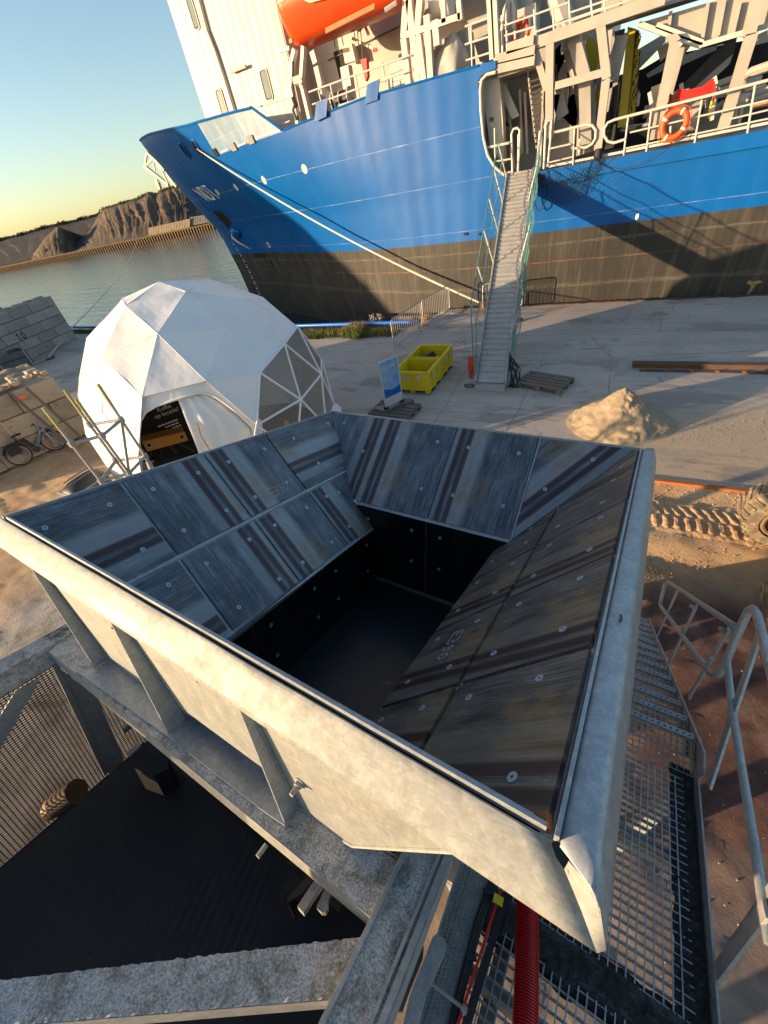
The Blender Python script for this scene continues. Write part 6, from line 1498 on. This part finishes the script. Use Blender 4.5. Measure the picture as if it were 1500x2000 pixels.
# flanges
def prof(name,fn,ts,mat='galvanised',n=40,wav=.003):
    mb=MB()
    def g(a,b):
        k=b*(len(ts)-1); i=min(len(ts)-2,int(k)); f=k-i; q=[ts[i][j]+(ts[i+1][j]-ts[i][j])*f for j in (0,1)]
        return fn(a,q[0],q[1])+EN*(wav*noise.noise(V((a*9,b*2,len(name)))))
    mb.grid(g,n,(len(ts)-1)*3); o=part(name,mb,mat,HT); smooth(o)
    md=o.modifiers.new('thick','SOLIDIFY'); md.thickness=.006; return o
fAD=lambda a,o,z:L(-.14+(3.30)*a,-.006-o,z) if False else L((-.09-o*.9)+( (3.045+o*1.45)-(-.09-o*.9))*a,-.004-o,z)
prof('near_rim_flange',fAD,[(0,.004),(.010,-.004),(.055,-.068),(.083,-.118)],'galv_fresh')
fCD=lambda a,o,z:L(3.045+.08*a+o,(-.0-o*.56)+(3.0+o*1.0+o*.56)*a,z)
prof('right_rim_flange',fCD,[(.010,.002),(.018,.012),(.045,.013),(.080,.010),(.092,.002),(.103,-.018),(.135,-.115)],'galvanised')
fBC=lambda a,o,z:L(.08-o+(3.04+2*o)*a,3.0+o,z)
prof('back_rim_flange',fBC,[(.004,.004),(.02,.006),(.03,-.05)],'galvanised')
fAB=lambda a,o,z:L(-.01-o+.08*a,-.0+3.0*a,z)
prof('left_rim_flange',fAB,[(.002,.004),(.02,.006),(.03,-.06)],'galvanised')
TSA=[(0,.004),(.010,-.004),(.055,-.068),(.083,-.118)]; TSC=[(.010,.002),(.080,.010),(.103,-.018),(.135,-.115)]
mb=MB(); mb.grid(lambda a,b:(lambda k,i,f:(fAD(1,TSA[i][0]+(TSA[i+1][0]-TSA[i][0])*f,TSA[i][1]+(TSA[i+1][1]-TSA[i][1])*f)).lerp(fCD(0,TSC[i][0]+(TSC[i+1][0]-TSC[i][0])*f,TSC[i][1]+(TSC[i+1][1]-TSC[i][1])*f),a))(0,min(2,int(b*3)),b*3-min(2,int(b*3)))+EN*.002*math.sin(PI*a),6,18)
o=part('corner_fold',mb,'galv_fresh',HT); smooth(o)
# inner lips seen as a thin bright edge around the plates
for nm,a,b,w_ in (('inner_lip',L(.02,.014,.006),L(3.03,.014,.006),.010),('inner_lip',L(3.052,.0,.012),L(3.128,3.0,.012),.010),('inner_lip',L(.03,.028,-.012),L(3.0,.028,-.012),.008),('inner_lip',L(.08,3.0,.006),L(3.12,3.0,.006),.014),('inner_lip',L(0,0,.006),L(.08,3.0,.006),.014)):
    mb=MB(); mb.bar(a,b,w_,.03,tuple(EN)); part(nm,mb,'galvanised',HT)
# open notch at the near right corner with its weld
c=[lh(x,y,2,-.012) for x,y in ((1073,1655),(1085,1652),(1108,1664),(1118,1680),(1110,1686),(1098,1708),(1082,1684))]
mb=MB(); mb.poly([p+EN*.022 for p in c]); part('corner_notch',mb,'dark_opening',HT)
mb=MB(); mb.tube([lh(x,y,2,z)+EN*.004 for x,y,z in ((1100,1655,.0),(1118,1668,.0),(1120,1688,-.01),(1108,1700,-.02),(1118,1730,-.05),(1136,1765,-.075),(1148,1792,-.09),(1160,1812,-.105),(1170,1834,-.115))],[.004,.006,.006,.004,.004,.006,.005,.006,.004],6); part('corner_weld',mb,'galv_fresh',HT)
mb=MB(); mb.bar(pCD(.03,.0,.012),pCD(.03,.12,.012),.03,.02); part('plate_edge',mb,'orange_rust',HT)
mb=MB(); mb.tube([L(3.12,.83,.02),L(3.125,.80,.022),L(3.118,.79,.02)],.004,5); part('scuff',mb,'rust_steel',HT)
# vertical ribs
for (x,y),(tx,ty) in (((185,1304),(118,1145)),((329,1432),(272,1246)),((556,1606),(518,1412))):
    b_=lh(x,y,2,-.925); lb_=V(((b_-HA).dot(EX),(b_-HA).dot(EY))); X=lb_.x
    tz_=lh(tx,ty,0,X+.0); ty_=(tz_-HA).dot(EY); tzv=(tz_-HA).dot(EN)
    mb=MB(); mb.slab([L(X,-.082,-.112),L(X,oW(-.11)+.004,-.112),L(X,oW(-.925),-.925),L(X,lb_.y,-.925)],EX*-.008); part('rib_plate',mb,'galvanised',HT)
    mb=MB(); mb.tube([L(X+.004,oW(-.15)-.003,-.15),L(X+.004,oW(-.9)-.003,-.91)],.005,5); part('rib_weld',mb,'galv_fresh',HT)
mb=MB(); q=lambda x,y:lh(x,y,2,-.925)
mb.slab([q(150,1312),q(222,1296),q(380,1401),q(532,1513),q(575,1583),q(556,1612),q(512,1582),q(328,1438)],EN*-.012); part('base_flange',mb,'galvanised',HT)
for x,y in ((588,1527),(207,1288)):
    c=hitp(x,y,p0,nW); 
    mb=MB(); mb.disc(c-EY*.002,tuple(-EY),.026 if x>500 else .010,.006,16); b1=part('fixing_bolt',mb,'galv_fresh',HT)
    if x>500: 
        mb=MB(); mb.disc(c-EY*.008,tuple(-EY),.018,.014,6); part('nut',mb,'galv_fresh',b1); mb=MB(); mb.disc(c-EY*.02,tuple(-EY),.010,.035,10); part('thread',mb,'galv_fresh',b1)

# ------- support frame
FT=thing('support_frame','lichen stained galvanised beam frame carrying the hopper','steel frame',L(1.3,-.3,-3.2))
def lb8(name,pts_top,depth,mat,split=None):
    mb=MB(); mb.slab(pts_top,EN*-depth); return part(name,mb,mat,FT)
z=-.94; q=lambda x,y,z=z:lh(x,y,2,z)
lb8('long_beam',[q(96,1272),q(150,1225),L(2.75,.12,z),q(800,1690),q(728,1792)],.10,'lichen_steel')
mb=MB(); mb.slab([q(96,1272),q(728,1792),q(728,1792)-EN*.10,q(96,1272)-EN*.10],-EY*.004); part('beam_lip_sunlit',mb,'galv_fresh',FT)  # separate zinc face added so the beam's front lip reads as sunlit
mb=MB(); mb.slab([L(-.08,.13,-1.14),L(2.7,.13,-1.14),L(2.7,.12,-1.06),L(-.08,.12,-1.06)],-EY*.02); part('lower_flange',mb,'galv_dull',FT)
# beam F (runs away from the camera under the hopper corner)
zF=-.915; f=[q(622,2010,zF),q(793,1657,zF),q(884,1657,zF),q(748,2010,zF)]
lb8('cross_beam',f,.008,'lichen_steel'); 
dF_=(f[0]-f[1]).normalized()
mb=MB(); mb.slab([f[3],f[2],f[2]-EN*.14,f[3]-EN*.14],EX*.008); part('cross_beam_web',mb,'galv_dull',FT)
mb=MB(); mb.slab([f[0],f[1],f[1]-EN*.14,f[0]-EN*.14],-EX*.008); part('cross_beam_web',mb,'galv_dull',FT)
mb=MB(); mb.bar(f[3]+EN*.008+(f[0]-f[3])*.22,f[2]+EN*.008+(f[1]-f[2])*.22,.012,.010,tuple(EN)); mb.bar(f[3]+EN*.008+(f[0]-f[3])*.05,f[2]+EN*.008+(f[1]-f[2])*.05,.02,.014,tuple(EN)); mb.bar(f[3]+EN*.006+(f[0]-f[3])*.97,f[2]+EN*.006+(f[1]-f[2])*.97,.014,.014,tuple(EN)); part('cross_beam_lip',mb,'galv_dull',FT)
# beam E (diagonal, lichen covered)
zE=-1.0; e=[q(-60,1922,zE),q(722,1828,zE),q(640,1952,zE),q(-60,2010,zE)]
def bumpy_top(pts,depth,name):
    mb=MB(); A_,B_,C_,D_=pts
    def g(a,b):
        p=A_.lerp(B_,a).lerp(D_.lerp(C_,a),b); return p+EN*(.006*noise.fractal(V((a*40,b*8,1)),1,2,5))+((D_-A_).normalized()*.006*noise.noise(V((a*60,0,0))) if b<.05 else V((0,0,0)))
    mb.grid(g,160,14); o=part(name,mb,'lichen_steel',FT); smooth(o); return o
bumpy_top(e,.1,'diagonal_beam')
mb=MB(); mb.slab([p-EN*.012 for p in e],-EN*.085); part('diagonal_beam_body',mb,'galv_dull',FT)
# left corner beam G and bracing
G=lambda x,y:lh(x,y,2,-.94)
g=[q(-40,1306),q(150,1215),q(150,1226),q(96,1275),q(-40,1340)]
mb=MB(); mb.slab([L(-.16,-1.6,-.93),L(-.02,-1.6,-.93),L(-.02,.25,-.93),L(-.16,.25,-.93)],EN*-.16); part('side_beam',mb,'lichen_steel',FT)
def inx(x,y,X=-.02): return lh(x,y,0,X)
mb=MB(); mb.slab([inx(28,1352),inx(78,1325),inx(0,1462),inx(-60,1560),inx(-60,1490)],EX*.01); part('brace_plate',mb,'galv_dull',FT)
mb=MB(); mb.slab([inx(112,1302),inx(188,1360),inx(242,1482),inx(212,1512)],EX*.01); part('brace_plate',mb,'galv_dull',FT)
mb=MB(); mb.bar(inx(106,1298,.0),inx(207,1512,.0),.015,.03); part('brace_edge',mb,'galv_fresh',FT)
mb=MB(); c=inx(248,1420,.02); mb.bar(c-EY*.04,c+EY*.04,.03,.05,tuple(EN)); part('clip',mb,'galv_dull',FT)
# legs down to the ground
for x,y in ((-.1,.1),(2.68,.35),(-.1,-1.5),(2.9,2.6),(.1,2.6),(2.5,-1.4)):
    a=L(x,y,-1.05); mb=MB(); mb.bar(a,(a.x,a.y,0),.12); part('column',mb,'galv_dull',FT)
mb=MB(); 
for x0,y0,x1,y1 in ((-.1,2.6,2.9,2.6),(2.9,2.6,2.68,.35),(-.1,.1,.1,2.6)): mb.bar(L(x0,y0,-1.0),L(x1,y1,-1.0),.1)
part('rear_beams',mb,'galv_dull',FT)
# guard mesh beyond the left side
MT_=thing('guard_mesh','perforated guard screen glowing in the low sun under the hopper at left','mesh screen',L(-.12,-.5,-3))
mb=MB(); X0=-.13; pit=.026
y=-2.2; 
while y<.62:
    mb.bar(L(X0,y,-1.02),L(X0-.0,y,-2.75),.0065,.002,tuple(EX)); y+=pit
zz=-1.03
while zz>-2.75:
    mb.bar(L(X0+.001,-2.2,zz),L(X0+.001,.62,zz),.0085,.003,tuple(EX)); zz-=.020
part('mesh_bars',mb,'rust_steel',MT_,'stuff')
# dark rubber apron under the frame
AP=thing('rubber_apron','large black rubber sheeted chute below the beams at lower left','chute',L(1.2,-.5,-2.9))
def ap(a,b):
    x=-.10+2.62*a; y=-1.9+2.45*b; k=math.exp(-((x-1.45)/.28)**2)*math.exp(-((y+.30)/.32)**2)
    return L(x,y,-2.42+.18*a+.010*noise.noise(V((a*4,b*4,0)))+.006*k*math.sin((x*1.0+y*.35)*95)*(1+noise.noise(V((a*9,b*9,3))))+.03*math.exp(-((x-1.9)/.2)**2))
mb=MB(); mb.grid(ap,170,110); o=part('sheet',mb,'dusty_rubber',AP); smooth(o)
mb=MB(); mb.slab([L(-.10,-1.9,-2.42),L(-.10,.55,-2.42),L(-.10,.55,-2.9),L(-.10,-1.9,-2.9)],-EX*.02); part('edge_strip',mb,'black_rubber',AP)
mb=MB(); mb.slab([L(2.5,-1.9,-2.3),L(2.5,.55,-2.3),L(2.6,.55,-1.05),L(2.6,-1.9,-1.05)],EX*.02); part('side_wall',mb,'black_rubber',AP)
mb=MB(); mb.slab([L(-.1,.52,-2.45),L(2.5,.52,-2.3),L(2.5,.32,-1.1),L(.2,.32,-1.1)],EY*.02); part('back_wall',mb,'black_rubber',AP)
mb=MB(); mb.slab([L(-.1,-1.92,-2.45),L(2.5,-1.92,-2.3),L(2.5,-1.92,-1.1),L(-.1,-1.92,-2.0)],-EY*.02); part('front_wall',mb,'black_rubber',AP)
mb=MB(); P=[lh(x,y,2,-2.1) for x,y in ((250,1478),(280,1448),(292,1470),(326,1476),(330,1500),(300,1515),(262,1500))]; mb.slab(P,-EN*.3); part('upstand',mb,'black_rubber',AP)
mb=MB(); P=[lh(x,y,2,-1.88) for x,y in ((250,1470),(272,1450),(276,1458),(252,1480))]; mb.slab(P,EN*.01); part('bracket',mb,'galv_dull',AP)
mb=MB()
for i in range(260):
    a,b=random.random(),random.random(); k=math.exp(-((a-.55)/.3)**2)*math.exp(-((b-.45)/.3)**2)
    if random.random()>k+.12: continue
    c=ap(a,b)+EN*.003; r=random.uniform(.0015,.005); mb.add([c+EX*r*random.uniform(.5,1),c+EY*r*random.uniform(.5,1.2),c-EX*r,c-EY*r*.6,c+EN*r*.8],[(0,1,4),(1,2,4),(2,3,4),(3,0,4)])
part('grit',mb,'stone',AP,'stuff')
# roller stub sticking out by the mesh
mb=MB(); a=inx(150,1545,.15); b=inx(100,1580,.0); mb.tube([a,a.lerp(b,.75)],.085,18); part('roller',mb,'rust_steel',AP); mb=MB(); mb.tube([a.lerp(b,.75),b],.075,18); part('roller_end',mb,'wood_pale',AP)
# bracket hooks hanging under the beam near the crossing
t=thing('belt_clamp','pair of galvanised clamp bars hanging from the beam over the black chute','clamp',L(2.2,0,-1.3))
w2=lambda x,y,z=-1.12:lh(x,y,2,z)
mb=MB(); mb.bar(w2(588,1780),w2(632,1712),.035,.04,tuple(EN)); part('channel',mb,'galv_dull',t)
mb=MB(); mb.slab([w2(*p) for p in ((618,1770),(628,1750),(640,1716),(654,1722),(640,1760),(642,1772),(636,1782),(628,1782))],EN*-.03); part('hook',mb,'galv_dull',t)
mb=MB(); mb.slab([w2(*p,-1.2) for p in ((560,1755),(600,1710),(625,1700),(590,1745),(562,1762),(575,1792),(572,1795))],EN*-.05); part('rubber_skirt',mb,'black_rubber',t)
mb=MB(); mb.slab([L(1.62,-.03,-1.05),L(2.30,.06,-1.05),L(2.28,.10,-1.38)],EY*.01); part('gusset',mb,'galv_fresh',t)
mb=MB(); c=w2(520,1650,-1.06); mb.tube([c,c-EY*.05],.012,8); part('pin',mb,'galv_fresh',t)

# ------- walkway with open gratings
ZW=-1.45
WT=thing('walkway','open grating walkway beside the hopper with a grimy edge angle','walkway',L(3.4,.5,-2.8))
barm=None
def gr(x0,x1,y0_,y1_,mat='galv_dull'):
    g=thing('floor_grating','', 'x',L((x0+x1)/2,(y0_+y1_)/2,ZW)) if False else None
    n=int((x1-x0)/.033)+1
    for i in range(n):
        x=x0+i*.033; mb=MB(); mb.bar(L(x,y0_,ZW+.001),L(x,y1_,ZW+.001),.0052,.0052,tuple(EN)); part('cross_wire',mb,'galvanised',WT)
    y=y0_
    while y<y1_:
        mb=MB(); mb.bar(L(x0-.02,y,ZW-.014),L(x1+.02,y,ZW-.014),.0045,.026,tuple(EN)); part('bearing_bar',mb,'galv_dull',WT); y+=.0385
gr(3.02,3.70,.42,1.46); gr(2.86,3.70,-.75,.30)
mb=MB(); mb.lbox((2.80,.305,ZW-.06),(3.74,.335,ZW+.004)); mb.lbox((2.80,.385,ZW-.06),(3.74,.415,ZW+.004)); part('joint_angle',mb,'dark_steel',WT)
mb=MB(); mb.grid(lambda a,b:L(2.82+.90*a,.25+.20*b+.03*noise.noise(V((a*9,b,0))),ZW+.004+.016*abs(noise.fractal(V((a*26,b*7,0)),1,2,4))-.03*(abs(b-.5)*2)**3),120,22); o=part('grime_ridge',mb,'grime',WT); smooth(o)
mb=MB(); mb.grid(lambda a,b:L(3.655+.11*b+.014*noise.noise(V((a*30,0,5)))*(1-b),-.8+2.35*a,ZW-.012+.026*abs(noise.fractal(V((a*50,b*5,3)),1,2,4))),220,14); o=part('grime_ridge',mb,'grime',WT); smooth(o)
mb=MB(); mb.lbox((3.775,-.9,ZW-.08),(3.783,1.55,ZW+.055)); part('toe_plate',mb,'galv_dull',WT)
mb=MB(); mb.lbox((3.70,-.9,ZW-.09),(3.775,1.55,ZW-.03)); part('edge_channel',mb,'dark_steel',WT)
for y in (1.0,.1,-.5): mb=MB(); mb.lbox((2.85,y,ZW-.13),(3.72,y+.05,ZW-.05)); part('bearer',mb,'galv_dull',WT)
mb=MB(); mb.lbox((3.0,-.8,ZW-.22),(3.06,1.5,ZW-.12)); part('long_bearer',mb,'galv_dull',WT)
for x,y in ((3.75,1.5),(3.75,-.8)): a=L(x,y,ZW-.09); mb=MB(); mb.bar(a,(a.x,a.y,0),.08); part('column',mb,'galv_dull',WT)
for x,y in ((3.25,.62),(3.02,-.02),(3.55,.9)):
    c=L(x,y,ZW+.01); mb=MB(); mb.grid(lambda a,b:c+(EX*math.cos(2*PI*a)*math.sin(PI*b)+EY*math.sin(2*PI*a)*math.sin(PI*b)+EN*math.cos(PI*b))*.012*(1+.5*noise.noise(V((a*5,b*5,x)))),8,6); part('stone_chip',mb,'stone',WT)
# ------- stairs
ST=thing('steel_stairs','galvanised grating stairs going down from the walkway to the dirt yard','stairs',gp(1262,1215))
Z=V((0,0,1)); S0=L(3.78,1.55,-1.40); S1=gp(1262,1222); sd=(S1-S0); sh_=V((EY.x,EY.y,0)).normalized(); xw=V((EX.x,EX.y,0)).normalized()
Tn=13
for s in (0,1):
    o=-xw*.72*s
    mb=MB(); 
    a=S0+o; b=S1+o; mb.slab([a+Z*.10-sh_*.08,a+Z*.10+sh_*.05,b+Z*.08+sh_*.08,b-Z*.02+sh_*.08,b-Z*.02-sh_*.1,a-Z*.16-sh_*.08],xw*.010); part('stringer',mb,'galvanised',ST)
for k in range(Tn):
    f=(k+.35)/Tn; c=S0.lerp(S1,f)-Z*.0; dep=.24
    a0=c-xw*.70-sh_*dep*.5; 
    mb=MB(); p=c+sh_*dep*.5; mb.bar(p-xw*.70,p-xw*.01,.035,.03); tr=part('tread_nosing',mb,'galvanised',ST)
    mb=MB()
    for j in range(20): q_=p-xw*(.03+.033*j)+Z*.0155; mb.disc(q_,(0,0,1),.006,.001,6)
    part('nosing_holes',mb,'dark_opening',tr,'stuff')
    mb=MB()
    for j in range(21): q0=c-xw*(.02+.033*j); mb.bar(q0-sh_*dep*.5,q0+sh_*dep*.5,.0035,.022)
    for j in range(7): q0=c-sh_*(dep*.5-.036*j); mb.bar(q0-xw*.70,q0-xw*.01,.003,.010)
    part('tread_grating',mb,'galv_dull',ST)
    mb=MB(); q0=c-sh_*dep*.5; mb.bar(q0-xw*.70,q0-xw*.01,.004,.03); mb.bar(c-sh_*dep*.5-xw*.008,c+sh_*dep*.5-xw*.008,.004,.05); part('tread_frame',mb,'galvanised',ST)
# handrails in the outer plane
HR=thing('handrail','galvanised tube handrail with flat posts along the stairs and walkway','handrail',L(3.8,1.5,-1.45))
hx=lambda x,y:lh(x,y,0,3.80)
mb=MB(); mb.tube([hx(1436,1224),hx(1370,1180),hx(1306,1137),hx(1299,1142),hx(1289,1178),hx(1292,1186),hx(1340,1252),hx(1386,1314),hx(1394,1320),hx(1402,1318)],.020,10); part('stair_rail',mb,'galv_fresh',HR)
mb=MB(); mb.tube([hx(1402,1318),hx(1410,1308),hx(1420,1288),hx(1440,1240),hx(1456,1205),hx(1462,1193),hx(1470,1188),hx(1478,1198),hx(1490,1245),hx(1502,1295),hx(1525,1380)],.021,10); part('top_rail',mb,'galvanised',HR)
mb=MB(); mb.tube([hx(1436,1224),hx(1432,1250),hx(1420,1288),hx(1424,1330),hx(1430,1385),hx(1452,1520),hx(1480,1690),hx(1494,1790),hx(1504,1850)],.018,10); part('mid_rail',mb,'galvanised',HR)
for a,b,w_ in (((1322,1150),(1272,1262),.045),((1357,1183),(1302,1300),.045),((1418,1228),(1342,1360),.045),((1478,1235),(1380,1532),.07),((1512,1728),(1392,1900),.075)):
    A_,B_=hx(*a),hx(*b); mb=MB(); mb.bar(A_+EX*.012,B_+EX*.012,w_,.012,tuple(EX)); 
    part('post',mb,'galvanised',HR)
for x,y in ((1352,1180),(1410,1224),(1388,1278)): mb=MB(); mb.tube([hx(x,y)-EN*.02,hx(x+6,y+4)-EN*.02],.018,8); part('clamp',mb,'galv_fresh',HR)
mb=MB(); a=hx(1392,1885); mb.bar(hx(1505,1780)-EX*.012,hx(1394,1925)-EX*.012,.06,.012,tuple(EX)); part('post_flange',mb,'galv_dull',HR)

# ------- hose, cable tray, rods
zt=-1.25
hz=lambda x,y,z=zt:lh(x,y,2,z)
t=thing('red_hose','dark red corrugated hose running down beside the hopper corner','hose',hz(1025,1990)); P0,P1=hz(1030,1700),hz(1024,2060); mb=MB(); n=64
pts=[];rs=[]
for i in range(n*4+1):
    f=i/(n*4); pts.append(P0.lerp(P1,f)+EX*.004*math.sin(f*3)); rs.append(.0415+.0035*(1 if (i%4) in (1,2) else -1))
mb.tube(pts,rs,20); part('corrugated_tube',mb,'hose_red',t)
t=thing('cable_tray','perforated galvanised cable tray running beside the lichen stained cross beam','cable tray',hz(870,1980))
T_=[hz(898,1685),hz(972,1705),hz(885,2020),hz(795,2020)]
mb=MB(); mb.slab(T_,-EN*.003); tr=part('tray_floor',mb,'galvanised',t)
mb=MB(); mb.slab([T_[0],T_[3],T_[3]+EN*.05,T_[0]+EN*.05],EX*.003); part('tray_side',mb,'galv_dull',t)
mb=MB()
for j in range(8):
    f=(j+1)/9; mb.tube([T_[0].lerp(T_[1],f)+EN*.006,T_[3].lerp(T_[2],f)+EN*.006],.0016,4)
for j in range(40):
    f=(j+.5)/40; mb.tube([T_[0].lerp(T_[3],f)+EN*.006,T_[1].lerp(T_[2],f)+EN*.006],.0014,4)
part('wire_grid',mb,'galv_fresh',t)
mb=MB()
for j in range(26):
    f=(j+.5)/27; 
    for s in (.16,.30): a=T_[0].lerp(T_[1],s).lerp(T_[3].lerp(T_[2],s),f); d=(T_[3]-T_[0]).normalized(); mb.slab([a-d*.008-EX*.003+EN*.004,a+d*.008-EX*.003+EN*.004,a+d*.008+EX*.003+EN*.004,a-d*.008+EX*.003+EN*.004],EN*.0006)
part('slot',mb,'sand',t)
t=thing('cable_bundle','black cable bundle held by clips between the tray and the red bar','cable',hz(900,1990))
for k in range(3):
    mb=MB(); mb.tube([hz(962+k*6,1712,zt+.01),hz(930+k*5,1800,zt+.012),hz(875+k*4,2020,zt+.01)],.0085,8); part('cable',mb,'black_rubber',t)
for x,y in ((948,1740),(915,1868)): mb=MB(); mb.bar(hz(x-4,y,zt+.02),hz(x+16,y+4,zt+.02),.018,.012,tuple(EN)); part('clip',mb,'black_rubber',t)
t=thing('red_bar','thin bright red edge bar beside the corrugated hose','bar',hz(900,1990)); mb=MB(); mb.bar(hz(984,1722,zt+.01),hz(888,2020,zt+.01),.010,.03,tuple(EN)); part('bar',mb,'red_paint',t)
mb=MB(); mb.slab([hz(988,1728,zt-.01),hz(1000,1735,zt-.01),hz(915,2020,zt-.01),hz(895,2020,zt-.01)],-EN*.03); part('black_seat',mb,'black_rubber',t)
mb=MB(); c=hz(973,1758,zt+.02); mb.box(tuple(c-V((.02,.015,.01))),tuple(c+V((.02,.015,.02)))); solo('yellow_connector',mb,'bin_yellow','small yellow connector block on the black cables under the flange','connector',c)
t=thing('steel_rod','thin steel rod with a round end poking out over the black cables','rod',hz(860,1920)); mb=MB(); mb.tube([hz(840,1918,zt+.04),hz(908,1972,zt+.04)],.006,8); part('rod',mb,'galv_fresh',t); mb=MB(); mb.tube([hz(902,1967,zt+.04),hz(912,1977,zt+.04)],.011,8); part('rod_end',mb,'galv_fresh',t)
t=thing('pipe_flange_arm','rounded galvanised arm end lying between the cross beam and the cable tray','bracket',hz(850,1900))
mb=MB(); mb.slab([hz(x,y,-1.1) for x,y in ((845,1830),(852,1824),(866,1832),(873,1845),(868,1862),(835,1935),(815,2010),(785,2010),(800,1945),(830,1870))],-EN*.03); part('arm',mb,'galv_dull',t)
mb=MB(); mb.slab([hz(x,y,-1.3) for x,y in ((828,1845),(826,1870),(800,1935),(786,1975),(770,1975),(800,1900))],-EN*.02); part('plate',mb,'galv_fresh',t)
t=thing('rubber_lump','dark lump of stone dust lying under the hopper corner on the chute edge','debris',hz(690,1690,-1.6))
mb=MB(); mb.slab([lh(x,y,2,-1.5) for x,y in ((640,1640),(740,1650),(800,1655),(770,1700),(760,1715),(700,1700))],-EN*.04); part('rust_sheet',mb,'rust_steel',t)
for x,y in ((770,1680),(765,1700),(785,1668)): mb=MB(); mb.bar(lh(x,y,2,-1.45),lh(x+12,y-16,2,-1.45),.03,.02); part('toothed_edge',mb,'galv_fresh',t)
for o in list(bpy.data.objects):
    if o.get('label')=='' : print('EMPTY LABEL',o.name)
